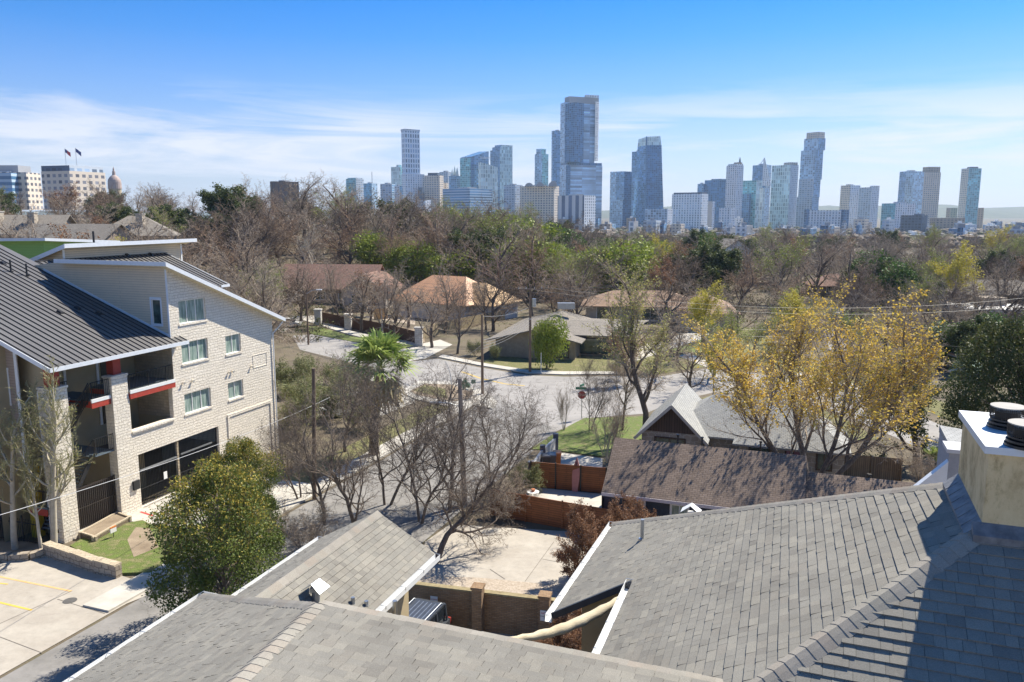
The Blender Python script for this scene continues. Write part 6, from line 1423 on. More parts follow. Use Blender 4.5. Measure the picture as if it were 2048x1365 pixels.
for k, (px, py, s, kk) in enumerate(((760, 585, 1.2, 'limebush'), (830, 590, 1.2, 'limebush'), (895, 590, 1.1, 'limebush'), (960, 580, 1.2, 'limebush'), (1030, 585, 1.4, 'limebush'), (1085, 590, 1.5, 'limebush'), (1140, 590, 1.3, 'greenbush'), (1180, 595, 1.5, 'greenbush'), (1220, 600, 1.5, 'limebush'), (930, 560, 1.6, 'greenbush'), (1000, 550, 1.7, 'limebush'), (1120, 550, 1.8, 'greenbush'), (1060, 545, 1.7, 'limebush'), (1210, 560, 1.6, 'greenbush'), (880, 555, 1.5, 'limebush'), (1740, 600, 1.6, 'greenbush'), (1790, 610, 1.3, 'greenbush'), (1290, 580, 1.5, 'limebush'))):
    put(kk, 'bamboo_thicket' if kk == 'limebush' else 'green_shrub', 'bright lime green thicket behind the orange roofed house and the tan fence' if kk == 'limebush' else 'dense dark green shrub among the thickets behind the houses', 'shrub', pt(px, py), rz=k, sc=s*1.55, sx=1.15, group='lime thickets' if kk == 'limebush' else 'dark green shrubs behind the houses')
print('TREES', nput, 'verts', {k: len(v[1].vertices) for k, v in PROTO.items()})
# ---------------------------------------------------------------- the skyline
ZB = -16.0
def hpt(px, y): r = ray(px, 430); return V3((r.x*y/r.y, y, 0))
def zat(py, px, y): return AT(px, py, y).z
SK = {}
def sk(name, glass, frame_, wx, wz, fx, fz, **k): SK[name] = grid('facade_'+name, glass, frame_, wx, wz, fx, fz, **k)
sk('blue', (.15, .30, .48), (.24, .40, .58), 4, 3.9, .18, .22, rough=.2); sk('deep', (.05, .15, .30), (.12, .25, .42), 5, 3.9, .2, .25, rough=.2)
sk('paleblue', (.38, .54, .72), (.50, .64, .78), 5, 3.9, .2, .2, rough=.25); sk('teal', (.14, .40, .46), (.30, .54, .58), 5, 3.9, .16, .2, rough=.2)
sk('palegreen', (.55, .74, .72), (.80, .90, .85), 5, 7.8, .3, .15, rough=.3); sk('white', (.30, .37, .45), (.82, .84, .86), 5, 4, .55, .35, rough=.4)
sk('beige', (.20, .20, .22), (.74, .64, .52), 5, 4, .45, .5, rough=.5); sk('tan', (.16, .14, .13), (.46, .36, .27), 6, 4, .5, .5, rough=.5)
sk('grey', (.24, .32, .42), (.54, .59, .64), 6, 4, .35, .45, rough=.4); sk('brownfin', (.10, .08, .07), (.22, .17, .14), 4, 200, .55, .01, rough=.6)
sk('lattice', (.22, .32, .44), (.80, .86, .92), 5, 9, .45, .3, rough=.4); sk('bandblue', (.10, .24, .42), (.46, .58, .68), 200, 4, .01, .45, rough=.3)
sk('dark', (.05, .08, .13), (.12, .15, .20), 5, 4, .3, .35, rough=.4); sk('whitefin', (.10, .14, .22), (.72, .72, .70), 12, 300, .5, .01, rough=.5)
sk('glassb', (.36, .52, .72), (.30, .44, .62), 30, 3.9, .03, .15, rough=.12)
M['roofc'] = plain('rooftop_concrete', (.35, .36, .38), .8)
def dirs(a, th):
    f = V3((a.x, a.y, 0)).normalized(); r = V3((f.y, -f.x, 0)); return -r*math.cos(th)+f*math.sin(th), r*math.sin(th)+f*math.cos(th)
def pr2(corner, th, l1, l2):
    a = corner; u, v = dirs(a, th); return [a, a+v*l2, a+v*l2+u*l1, a+u*l1]
def autoth(L, Cc, Rr): return math.atan2(max(1., Rr-Cc), max(1., Cc-L))*.55+R(20)
def solve(L, Cc, Rr, y, th):
    a = hpt(Cc, y)
    def ext(px, d):
        r = hpt(px, 1.); den = d.x-r.x*d.y; return (r.x*a.y-a.x)/den if abs(den) > 1e-6 else 1
    du, dv = dirs(a, th); l1 = ext(L, du); l2 = ext(Rr, dv)
    return a, max(1, l1), max(1, l2)
def block(root, L, Cc, Rr, top, y, mats, th=35, bot=None, name='tower_block', slope=0, tcol=None, topR=None):
    """box whose near vertical edge stands at px Cc; mats (left face, right face)"""
    th = autoth(L, Cc, Rr); a, l1, l2 = solve(L, Cc, Rr, y, th); q = pr2(a, th, l1, l2); z1 = zat(top, Cc, y); z0 = ZB if bot is None else zat(bot, Cc, y)
    mb = MB(); n = 4; zz = [z1]*4
    if topR is not None: zr_2 = zat(topR, Rr, q[1].y); zz[1] = zr_2; zz[2] = zr_2 if slope == 0 else z1
    if slope == 2: zz[3] = zat(topR, L, q[3].y); zz[1] = z1; zz[2] = zz[3]
    B = [p+UP*z0 for p in q]; Tt = [q[i]+UP*zz[i] for i in range(4)]
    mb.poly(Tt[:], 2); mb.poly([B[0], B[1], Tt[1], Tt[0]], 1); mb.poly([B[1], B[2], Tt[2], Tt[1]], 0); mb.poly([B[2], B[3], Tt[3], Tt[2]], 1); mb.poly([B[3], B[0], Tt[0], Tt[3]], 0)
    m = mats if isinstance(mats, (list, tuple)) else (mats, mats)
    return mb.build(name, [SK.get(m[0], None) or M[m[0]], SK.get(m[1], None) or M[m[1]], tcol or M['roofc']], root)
def tower(label, L, Cc, Rr, top, y, mats, th=35, cat='tower', name='skyscraper', crown=None, **k):
    a, l1, l2 = solve(L, Cc, Rr, y, autoth(L, Cc, Rr)); r = thing(name, label, cat, a+UP*ZB); block(r, L, Cc, Rr, top, y, mats, th, **k)
    if not crown and top < 400 and Rr-L > 14:
        w_ = Rr-L; block(r, L+w_*.3, L+w_*.5, L+w_*.68, top-2.2, y+12, ('grey', 'roofc'), bot=top, name='rooftop_plant')
    if crown:
        for c in crown: block(r, c[0], c[1], c[2], c[3], y+c[5], c[6] if len(c) > 6 else mats, th, bot=c[4], name='crown')
    return r
D = 1700
# left group on the rise
t = tower('cream office building with rounded roof and blue glass bays at the far left', -30, 60, 88, 345, 560, ('beige', 'beige'), 25, name='office_building', cat='building', bot=420)
block(t, -20, 30, 45, 346, 552, ('bandblue', 'bandblue'), 25, bot=420, name='glass_bay'); block(t, -40, 45, 70, 331, 575, ('roofc', 'roofc'), 25, bot=350, name='roof_vault')
t = tower('square stone government block with a dark attic storey and two flagpoles', 90, 146, 217, 342, 520, ('beige', 'beige'), 42, name='government_building', cat='building', bot=420)
block(t, 91, 147, 213, 331, 524, ('dark', 'grey'), 42, bot=342, name='attic_storey')
for px, py, c in ((141, 297, (.5, .06, .08)), (162, 296, (.12, .14, .3))):
    p = hpt(px, 540); z0, z1 = zat(331, px, 540), zat(py, px, 540); f = thing('flagpole', 'tall flagpole with a ' + ('red' if c[0] > .3 else 'dark blue') + ' flag on the stone government block', 'flagpole', p+UP*z0)
    mb = MB(); mb.tube([p+UP*z0, p+UP*z1], .15, 5); mb.build('pole', M['galv'], f)
    mb = MB(); n = 6
    for k in range(n): mb.poly([p+V3((.6*k, .3*math.sin(k), z1-.3-.42*k)), p+V3((.6*(k+1), .3*math.sin(k+1), z1-.3-.42*(k+1))), p+V3((.6*(k+1), .3*math.sin(k+1), z1-2.6-.5*(k+1))), p+V3((.6*k, .3*math.sin(k), z1-2.6-.5*k))], 0 if k < 2 else (1 if c[0] > .3 else 0))
    mb.build('flag', [plain('flag_blue', (.05, .07, .22)), plain('flag_red', (.5, .06, .06)) if c[0] > .3 else M['white']], f)
dm = thing('capitol_dome', 'distant pinkish capitol dome with a lantern beside the government block', 'dome', hpt(234, 900)); p = hpt(234, 900); Z = lambda py: zat(py, 234, 900)
mb = MB(); prof = [(378, 9), (364, 8.6), (360, 8.0), (356, 6.4), (353, 4.6), (351, 2.4), (350, 2.2), (343, 2.0), (342, 1.2), (338, 1.0), (335, .25), (333, .1)]
for i in range(len(prof)-1):
    (ya, ra), (yb, rb_2) = prof[i], prof[i+1]; n = 20
    for k in range(n):
        a, b = 6.2832*k/n, 6.2832*(k+1)/n; mb.poly([p+V3((math.cos(a)*ra*.8, math.sin(a)*ra*.8, Z(ya))), p+V3((math.cos(b)*ra*.8, math.sin(b)*ra*.8, Z(ya))), p+V3((math.cos(b)*rb_2*.8, math.sin(b)*rb_2*.8, Z(yb))), p+V3((math.cos(a)*rb_2*.8, math.sin(a)*rb_2*.8, Z(yb)))])
mb.build('dome', nmat('dome_pink', (.36, .27, .23), (.46, .36, .31), .3), dm); mb = MB(); mb.tube([p+UP*(Z(420)), p+UP*Z(377)], 6.6, 20); mb.build('drum', M['tanwall'], dm)
tower('flat dark brown ribbed office block left of the centre trees', 543, 548, 600, 363, 620, ('brownfin', 'brownfin'), 8, name='office_building', cat='building', bot=430)
# centre
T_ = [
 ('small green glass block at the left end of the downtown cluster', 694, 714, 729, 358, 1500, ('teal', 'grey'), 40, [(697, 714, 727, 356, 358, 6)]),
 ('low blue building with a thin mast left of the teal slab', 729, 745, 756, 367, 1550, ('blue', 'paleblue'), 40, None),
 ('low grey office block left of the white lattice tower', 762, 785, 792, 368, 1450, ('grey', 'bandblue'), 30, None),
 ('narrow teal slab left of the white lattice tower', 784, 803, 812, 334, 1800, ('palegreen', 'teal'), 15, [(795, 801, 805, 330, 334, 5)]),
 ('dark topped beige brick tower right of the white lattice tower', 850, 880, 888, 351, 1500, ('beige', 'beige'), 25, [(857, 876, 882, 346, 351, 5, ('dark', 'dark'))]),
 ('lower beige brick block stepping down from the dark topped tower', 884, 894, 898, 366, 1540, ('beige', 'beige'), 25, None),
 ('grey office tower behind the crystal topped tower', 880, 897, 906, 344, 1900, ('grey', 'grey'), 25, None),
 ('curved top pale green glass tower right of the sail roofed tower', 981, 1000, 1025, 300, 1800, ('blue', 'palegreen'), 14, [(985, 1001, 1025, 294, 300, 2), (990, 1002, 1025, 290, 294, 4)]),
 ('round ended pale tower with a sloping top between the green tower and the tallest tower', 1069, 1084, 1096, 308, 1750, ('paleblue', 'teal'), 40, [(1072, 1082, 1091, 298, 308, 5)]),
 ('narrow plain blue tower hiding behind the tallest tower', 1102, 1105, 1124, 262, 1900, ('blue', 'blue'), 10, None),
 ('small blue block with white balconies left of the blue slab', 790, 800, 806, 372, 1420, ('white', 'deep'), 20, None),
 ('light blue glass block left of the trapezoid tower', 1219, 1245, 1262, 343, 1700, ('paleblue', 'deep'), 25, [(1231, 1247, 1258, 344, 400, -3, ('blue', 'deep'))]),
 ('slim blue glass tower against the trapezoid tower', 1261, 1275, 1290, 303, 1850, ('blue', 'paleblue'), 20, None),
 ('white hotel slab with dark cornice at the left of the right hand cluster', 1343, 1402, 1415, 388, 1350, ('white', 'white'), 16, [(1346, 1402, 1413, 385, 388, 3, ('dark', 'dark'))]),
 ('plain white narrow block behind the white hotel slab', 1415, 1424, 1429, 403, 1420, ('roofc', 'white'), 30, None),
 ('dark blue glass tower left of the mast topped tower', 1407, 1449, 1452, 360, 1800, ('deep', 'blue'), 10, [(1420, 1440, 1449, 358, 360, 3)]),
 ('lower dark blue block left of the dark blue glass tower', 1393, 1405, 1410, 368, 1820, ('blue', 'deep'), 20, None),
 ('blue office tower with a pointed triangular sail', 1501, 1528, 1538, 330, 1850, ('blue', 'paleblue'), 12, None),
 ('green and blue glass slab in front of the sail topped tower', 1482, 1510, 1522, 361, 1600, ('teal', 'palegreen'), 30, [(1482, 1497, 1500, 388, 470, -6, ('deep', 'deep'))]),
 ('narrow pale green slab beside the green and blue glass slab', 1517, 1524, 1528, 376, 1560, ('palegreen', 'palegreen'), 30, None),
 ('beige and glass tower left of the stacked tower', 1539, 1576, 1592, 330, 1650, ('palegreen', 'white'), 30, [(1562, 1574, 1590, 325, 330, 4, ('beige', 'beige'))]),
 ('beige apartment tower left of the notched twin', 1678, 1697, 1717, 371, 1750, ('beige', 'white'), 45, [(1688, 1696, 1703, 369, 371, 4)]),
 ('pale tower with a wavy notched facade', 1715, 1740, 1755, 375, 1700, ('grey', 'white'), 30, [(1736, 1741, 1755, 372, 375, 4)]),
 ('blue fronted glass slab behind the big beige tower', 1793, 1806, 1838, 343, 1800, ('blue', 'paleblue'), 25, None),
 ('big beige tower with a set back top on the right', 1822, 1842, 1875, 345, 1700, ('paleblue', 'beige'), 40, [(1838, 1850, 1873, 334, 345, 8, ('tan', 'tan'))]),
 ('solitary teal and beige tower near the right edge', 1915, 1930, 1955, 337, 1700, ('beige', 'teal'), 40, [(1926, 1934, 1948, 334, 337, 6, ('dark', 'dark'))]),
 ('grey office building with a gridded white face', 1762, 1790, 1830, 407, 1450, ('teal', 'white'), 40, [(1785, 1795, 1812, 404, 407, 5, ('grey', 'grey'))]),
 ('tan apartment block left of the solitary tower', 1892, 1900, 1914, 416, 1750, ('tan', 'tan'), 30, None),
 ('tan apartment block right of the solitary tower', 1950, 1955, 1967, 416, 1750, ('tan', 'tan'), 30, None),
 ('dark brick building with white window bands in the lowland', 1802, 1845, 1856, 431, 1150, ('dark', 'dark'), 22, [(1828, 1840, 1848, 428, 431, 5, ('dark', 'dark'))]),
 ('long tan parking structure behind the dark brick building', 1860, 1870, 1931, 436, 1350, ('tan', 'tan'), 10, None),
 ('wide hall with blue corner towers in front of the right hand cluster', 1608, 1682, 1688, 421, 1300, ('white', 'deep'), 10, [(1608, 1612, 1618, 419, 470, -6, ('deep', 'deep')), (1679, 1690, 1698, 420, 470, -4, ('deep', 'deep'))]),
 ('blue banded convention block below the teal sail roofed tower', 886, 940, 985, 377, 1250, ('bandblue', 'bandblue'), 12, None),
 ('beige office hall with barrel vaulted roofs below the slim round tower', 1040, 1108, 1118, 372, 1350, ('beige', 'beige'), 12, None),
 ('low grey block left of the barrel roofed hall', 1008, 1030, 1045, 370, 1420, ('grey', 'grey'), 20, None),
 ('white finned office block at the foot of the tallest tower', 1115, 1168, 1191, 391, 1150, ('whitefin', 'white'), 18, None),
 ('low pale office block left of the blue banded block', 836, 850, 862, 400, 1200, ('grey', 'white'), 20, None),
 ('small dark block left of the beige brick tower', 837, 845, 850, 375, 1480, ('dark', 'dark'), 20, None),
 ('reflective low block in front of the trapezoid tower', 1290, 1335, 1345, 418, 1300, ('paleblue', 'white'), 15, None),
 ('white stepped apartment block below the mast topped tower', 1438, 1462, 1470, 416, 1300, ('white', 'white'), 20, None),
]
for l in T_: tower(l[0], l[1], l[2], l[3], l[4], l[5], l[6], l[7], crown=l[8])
p = hpt(746, 1560); ms = MB(); ms.tube([p+UP*zat(367, 746, 1560), p+UP*zat(344, 746, 1560)], .6, 4); tag(ms.build('radio_mast', M['galv']), 'thin radio mast on the low blue building at the left of downtown', 'mast')
# white lattice tower on its podium
t = tower('white lattice clad tower flaring at the top, standing on a pale podium', 806, 812, 842, 262, 1500, ('lattice', 'lattice'), 12, bot=348)
block(t, 804, 812, 850, 348, 1497, ('white', 'white'), 12, name='podium'); block(t, 805, 812, 843, 258, 1502, ('grey', 'grey'), 12, bot=262, name='crown')
# crystal topped tower
t = tower('blue tower with a white folded glass crown', 899, 914, 921, 352, 1620, ('blue', 'deep'), 35)
mb = MB(); Z = lambda py: zat(py, 911, 1620)
for (a0_, a1_, yy, tp) in ((902, 908, 1632, 337), (906, 914, 1640, 330), (911, 919, 1632, 333)):
    A0, A1 = hpt(a0_, yy), hpt(a1_, yy); c = (A0+A1)/2; b_ = [A0+UP*Z(353), A1+UP*Z(353), A1+V3((0, 14, 0))+UP*Z(353), A0+V3((0, 14, 0))+UP*Z(353)]; ap_ = c+V3((0, 7, 0))+UP*Z(tp)
    for k in range(4): mb.poly([b_[k], b_[(k+1) % 4], ap_])
mb.build('crown', nmat('crown_glass', (.55, .62, .60), (.72, .76, .70), .2, .3), t)
# teal sail roofed tower in three pieces
t = tower('teal glass tower with a steep sail shaped roof and a small white sign', 921, 942, 961, 316, 1600, ('teal', 'deep'), 62, slope=0, topR=None)
block(t, 940, 943, 978, 315, 1605, ('deep', 'blue'), 30, name='dark_wing', topR=303)
block(t, 957, 962, 996, 325, 1580, ('palegreen', 'palegreen'), 12, name='pale_wing', topR=335)
mb = MB(); q = [hpt(922, 1640)+UP*zat(316, 922, 1640), hpt(943, 1603)+UP*zat(314, 943, 1603), hpt(977, 1625)+UP*zat(303, 977, 1625), hpt(958, 1650)+UP*zat(304, 958, 1650)]; mb.slab(q, 2); mb.build('sail_roof', SK['deep'], t)
P_ = PL(971, 316, hpt(943, 1605)-E2*0, V3((-math.cos(R(30)), math.sin(R(30)), 0)).cross(UP)) if False else AT(971, 316, 1590)
letters('indeed', 7.5, P_+V3((0, -4, 0)), V3((1, .0, 0)), V3((0, -1, 0)), M['white'], t, ext=.3)
# barrel roofs on the beige hall
for a, b, c in ((1050, 1066, 366), (1072, 1088, 365), (1098, 1114, 362)):
    mb = MB(); A0, A1 = hpt(a, 1340), hpt(b, 1340); w_2 = (A1-A0).length/2; cx = (A0+A1)/2; zc = zat(373, a, 1340); hgt = zat(c, a, 1340)-zc; q = [cx+V3((w_2*math.cos(math.pi*k/10), 0, zc+hgt*math.sin(math.pi*k/10))) for k in range(11)]
    q2_ = [v+V3((0, 40, 0)) for v in q]; mb.poly(q[::-1]); 
    for k in range(10): mb.poly([q[k], q[k+1], q2_[k+1], q2_[k]])
    o = mb.build('barrel_roof', M['roofc']); par = [x for x in bpy.data.objects if x.get('label', '').startswith('beige office hall')][0]; o.data.transform(Matrix.Translation(-V3(par.location))); o.parent = par
# tallest tower
t = tower('tallest tower, glass block on a wider glass base with a grey crown', 1119, 1128, 1187, 205, 1560, ('paleblue', 'glassb'), 14, bot=326)
block(t, 1129, 1147, 1165, 205, 1530, ('deep', 'deep'), 14, bot=324, name='dark_recess'); block(t, 1131, 1135, 1140, 331, 1528, ('deep', 'deep'), name='base_recess'); block(t, 1127, 1136, 1194, 193, 1562, ('roofc', 'roofc'), 14, bot=206, name='crown'); block(t, 1166, 1168, 1194, 190, 1570, ('white', 'white'), 14, bot=194, name='crown_screen')
block(t, 1119, 1132, 1203, 330, 1552, ('paleblue', 'glassb'), 14, name='base_block'); block(t, 1120, 1132, 1202, 325, 1554, ('deep', 'deep'), 14, bot=330, name='base_cornice')
mb = MB(); 
for k in range(34):
    zz = zat(206+k*3.5, 1190, 1575); a = hpt(1187.5, 1575); b = hpt(1194.5, 1585); mb.hexa([a+UP*zz, b+UP*zz, b+V3((0, 12, 0))+UP*zz, a+V3((0, 12, 0))+UP*zz], [a+UP*(zz+2.2), b+UP*(zz+2.2), b+V3((0, 12, 0))+UP*(zz+2.2), a+V3((0, 12, 0))+UP*(zz+2.2)])
mb.build('balconies', SK['white'], t)
# trapezoid tower
t = thing('skyscraper', 'dark blue glass tower narrowing to a slanting top like a trapezoid', 'tower', hpt(1300, 1700)+UP*ZB)
mb = MB(); Y = 1700; q = lambda px, y: hpt(px, y)
b4 = [q(1264, Y+25), q(1294, Y-10), q(1329, Y+20), q(1300, Y+60)]; t4 = [q(1272, Y+25), q(1290, Y), q(1319, Y+20), q(1300, Y+45)]; z1, z2 = ZB, [zat(292, 1272, Y), zat(291, 1290, Y), zat(289, 1316, Y), zat(289, 1300, Y)]
Bq = [v+UP*z1 for v in b4]; Tq = [t4[i]+UP*z2[i] for i in range(4)]
for i in range(4): mb.poly([Bq[i], Bq[(i+1) % 4], Tq[(i+1) % 4], Tq[i]], i % 2)
mb.poly(Tq, 1); mb.build('tapered_body', [SK['blue'], SK['deep']], t)
mb = MB(); T2 = [q(1273, Y+25)+UP*zat(277, 1273, Y), q(1290, Y)+UP*zat(274, 1290, Y), q(1316, Y+20)+UP*zat(271, 1314, Y), q(1300, Y+45)+UP*zat(272, 1300, Y)]
for i in range(4): mb.poly([Tq[i], Tq[(i+1) % 4], T2[(i+1) % 4], T2[i]])
mb.poly(T2); mb.build('glass_crown', SK['palegreen'], t)
mb = MB(); mb.bar(hpt(1293.5, Y-14)+UP*ZB, hpt(1289, Y-4)+UP*zat(274, 1289, Y), 3); mb.build('edge_fin', SK['deep'], t)
# mast topped white tower
t = tower('white ribbed tower with a copper cap and a stubby mast', 1449, 1470, 1483, 331, 1550, ('white', 'white'), 30); block(t, 1452, 1468, 1482, 328, 1556, ('white', 'white'), 30, bot=331, name='crown'); block(t, 1463, 1472, 1480, 325, 1560, ('tan', 'tan'), 30, bot=328, name='copper_cap')
p = hpt(1475, 1565); mb = MB(); mb.tube([p+UP*zat(328, 1475, 1565), p+UP*zat(320, 1475, 1565), p+UP*zat(315, 1475, 1565)], [2.2, 1.6, .3], 6); mb.build('mast', SK['dark'], t)
# sail on the pointed tower
t = [x for x in bpy.data.objects if x.get('label', '').startswith('blue office tower with a pointed')][0]
mb = MB(); a, b, c = hpt(1524, 1840)+UP*zat(316, 1524, 1840), hpt(1540, 1850)+UP*zat(372, 1540, 1850), hpt(1522, 1845)+UP*zat(372, 1522, 1845)
mb.hexa([c, b, b+V3((0, 5, 0)), c+V3((0, 5, 0))], [a-V3((1, 0, 0)), a, a+V3((0, 5, 0)), a+V3((-1, 5, 0))]); o = mb.build('sail_fin', SK['white'], t)
mb = MB(); mb.bar(hpt(1515, 1842)+UP*zat(330, 1515, 1842), a, 1.2); mb.build('strut', M['galv'], t)
# stacked tower
t = thing('skyscraper', 'tall tower of shifted stacked glass boxes with a pale open crown', 'tower', hpt(1615, 1600)+UP*ZB)
for L, Cc, Rr, tp, bt_, m, nm in ((1604, 1628, 1640, 264, 277, 'beige', 'crown'), (1600, 1628, 1642, 276, 300, 'paleblue', 'stacked_box'), (1595, 1624, 1639, 300, 359, 'paleblue', 'stacked_box'), (1594, 1624, 1637, 358, 395, 'grey', 'stacked_box'), (1592, 1622, 1636, 394, None, 'grey', 'stacked_box')):
    block(t, L, Cc, Rr, tp, 1600, (m, 'blue' if m != 'beige' else 'beige'), 24, bot=bt_, name=nm)
# billboard
bb = thing('billboard', 'white backed billboard on posts in the lowland right of the wood', 'billboard', hpt(1874, 700)+UP*T(hpt(1874, 700).x, 700)); p = hpt(1858, 700); q_ = hpt(1892, 700)
mb = MB(); z1, z0 = zat(489, 1874, 700), zat(500, 1874, 700); mb.hexa([p+UP*z0, q_+UP*z0, q_+V3((0, .6, z0)), p+V3((0, .6, z0))], [p+UP*z1, q_+UP*z1, q_+V3((0, .6, z1)), p+V3((0, .6, z1))]); mb.build('panel', M['white'], bb)
for k in (.2, .5, .8): mb = MB(); c = p.lerp(q_, k)+V3((0, 1, 0)); mb.bar(c+UP*(z0-16), c+UP*z0, .7); mb.build('post', M['galv'], bb)
# low town between the wood and downtown
LOWC = [('white flat roofed building', 'white', 'roofc'), ('red brick building', 'tan', 'tan'), ('grey office block', 'grey', 'grey'), ('dark glass block', 'deep', 'blue'), ('pale beige apartment block', 'beige', 'beige'), ('light blue glass block', 'paleblue', 'white')]
rr = random.Random(31); lo = []
for k in range(120):
    y = rr.choice((620, 700, 780, 860, 950, 1050, 1150, 1250, 1350, 1500)); px = rr.uniform(1120, 2080) if rr.random() < .85 else rr.uniform(640, 1120); w_3 = rr.uniform(14, 60)*1000/y*.6; h = rr.choice((7, 9, 11, 14, 18))*(1 if y < 900 else 1.35)
    x = hpt(px, y).x
    if any(abs(px-a) < (w_3+b)*.55 and abs(y-c) < 60 for a, b, c in lo): continue
    lo.append((px, w_3, y)); base = T(x, y)
    c = LOWC[rr.randrange(6)]; a, l1, l2 = solve(px-w_3*.5, px+w_3*rr.uniform(0, .3), px+w_3*.5, y, R(20)); l1 = min(l1, 90); l2 = min(l2, 60); q = pr2(a, R(20), l1, l2)
    r = thing('low_building', c[0]+' in the low town between the wood and the towers', 'building', a+UP*base, c[0]+'s of the low town'); mb = MB(); z1 = base+h
    B = [p+UP*(base-4) for p in q]; Tq = [p+UP*z1 for p in q]; mb.poly([B[0], B[1], Tq[1], Tq[0]], 1); mb.poly([B[1], B[2], Tq[2], Tq[1]], 0); mb.poly([B[2], B[3], Tq[3], Tq[2]], 1); mb.poly([B[3], B[0], Tq[0], Tq[3]], 0)
    mb.build('wall', [SK.get(c[1]) or M[c[1]], SK.get(c[2]) or M[c[2]]], r)
    mb = MB(); mb.poly(Tq); cc = (q[0]+q[2])/2; mb.rect(cc.x-l1*.12, cc.x+l1*.12, cc.y-4, cc.y+4, z1+.01, z1+3); mb.build('roof', [M['roofc'] if rr.random() < .4 else M['white']], r)
# far tree cover of the lowland and the hills' foot: uncountable woods
def far_wood():
    mb = MB(); rr = random.Random(9)
    for k in range(5200):
        y = rr.uniform(480, 1500)**1.0; x = rr.uniform(-.7, .72)*y
        if x/y < .05 and y > 700: continue
        s = rr.uniform(2.5, 5.5); b = V3((x, y, T(x, y)+s*.7)); i = len(mb.v); n = 6
        for lv, (rz, rr_) in enumerate(((-.9, .7), (0, 1.1), (.8, .7))):
            for j in range(n): a = 6.283*j/n+lv*.5; q = 1+rr.uniform(-.25, .25); mb.v.append((b.x+math.cos(a)*s*rr_*q*1.2, b.y+math.sin(a)*s*rr_*q, b.z+rz*s*.8*q))
        mb.v.append((b.x, b.y, b.z+s))
        for lv in range(2):
            for j in range(n): mb.f.append((i+lv*n+j, i+lv*n+(j+1) % n, i+(lv+1)*n+(j+1) % n, i+(lv+1)*n+j)); mb.mi.append(k % 3); mb.tab.append(None)
        for j in range(n): mb.f.append((i+2*n+j, i+2*n+(j+1) % n, i+3*n)); mb.mi.append(k % 3); mb.tab.append(None)
    o = mb.build('distant_woods', [nmat('far_bare', (.12, .10, .08), (.24, .20, .17), .8, kind='World'), nmat('far_olive', (.07, .08, .03), (.14, .14, .06), .8, kind='World'), nmat('far_brown', (.14, .10, .07), (.22, .17, .12), .8, kind='World')])
    struct(o, 'stuff', 'hazy tree cover of the lowland around the towers')
far_wood()
def underbrush():
    mb = MB(); rr = random.Random(12)
    for k in range(9000):
        y = 118+rr.random()**1.2*230; x = rr.uniform(-.72, .72)*y
        if y < 160 and -30 < x < 42: continue
        if any((x-a)**2+(y-b)**2 < (c*.8)**2 for a, b, c in HOUSES): continue
        z = T(x, y); s = rr.uniform(.8, 2.6); m = rr.choice((0, 0, 0, 1, 2))
        for j in range(7):
            d = V3((rr.gauss(0, .5), rr.gauss(0, .5), rr.uniform(.5, 1.))); p = V3((x+rr.gauss(0, .8), y+rr.gauss(0, .8), z)); twig(mb, p, p+d*s, .035, m)
            if m == 2:
                for q in range(3): leaf(mb, p+d*s*rr.random(), .4, rr, 2)
    o = mb.build('underbrush', [M['twigdark'], M['twigred'], M['leafolive']]); struct(o, 'stuff', 'dry underbrush covering the wooded rise')
underbrush()
# ---------------------------------------------------------------- poles, wires, signs, vehicles
def pole(name, lab, px, py, ztop, r=.16, m=None, group=None):
    p = G(px, py); t = thing(name, lab, 'utility pole', p, group); mb = MB(); mb.tube([p-UP*.2, p+UP*ztop], [r, r*.68], 10); mb.build('post', m or M['wood'], t); return t, p
t, pA = pole('utility_pole', 'tall dark utility pole with a crossarm and a grey transformer at the far kerb', 1060, 746, 10.9, .19)
dz = 10.3; mb = MB(); mb.bar(pA+UP*dz-V3((1.5, .4, 0)), pA+UP*dz+V3((1.5, .4, 0)), .12, .14); mb.build('crossarm', M['wood'], t)
mb = MB(); mb.tube([pA+V3((.45, -.1, 8.2)), pA+V3((.45, -.1, 9.2))], .26, 12); mb.build('transformer', M['galv'], t)
for k, o in enumerate((-1.4, -.5, .5, 1.4)): mb = MB(); q = pA+UP*dz+V3((o, o*.27, 0)); mb.tube([q+UP*.07, q+UP*.3], [.05, .04], 8); mb.build('insulator', M['galv'], t)
mb = MB(); mb.bar(pA+UP*6.7-V3((.0, .3, 0)), pA+UP*6.7+V3((0, .3, 0)), .3, .12); mb.build('cable_bracket', M['galv'], t)
tB, pB = pole('utility_pole', 'bare topped brown utility pole on the traffic island', 965, 790, 8.8, .17)
tC, pC = pole('utility_pole', 'grey wooden pole with a long arm streetlamp over the side street', 929, 1010, 0, .16); 
for o in list(tC.children): bpy.data.objects.remove(o)
top = PL(918, 757, pC, V3((0, 1, 0))); hC = top.z; mb = MB(); mb.tube([pC, V3((top.x+.05, pC.y, hC))], [.2, .14], 10); mb.build('post', nmat('silver_wood', (.26, .22, .18), (.38, .33, .28), 2, .9, .3, 20, stretch=(4, 4, .5)), tC)
a = PL(922, 815, pC, V3((0, 1, 0))); b = PL(880, 806, pC, V3((0, 1, 0))); c = PL(862, 806, pC, V3((0, 1, 0)))
mb = MB(); mb.tube([a, a.lerp(b, .5)+UP*.12, b], .035, 8); mb.build('lamp_arm', M['galv'], tC)
mb = MB(); mb.box((b+c)/2, (c-b)/2*1.3, V3((0, .17, 0)), UP*.05); mb.build('lamp_head', M['galv'], tC)
tD, pD = pole('utility_pole', 'slim weathered pole in the verge beside the bare trees', 629, 1000, 0, .12)
for o in list(tD.children): bpy.data.objects.remove(o)
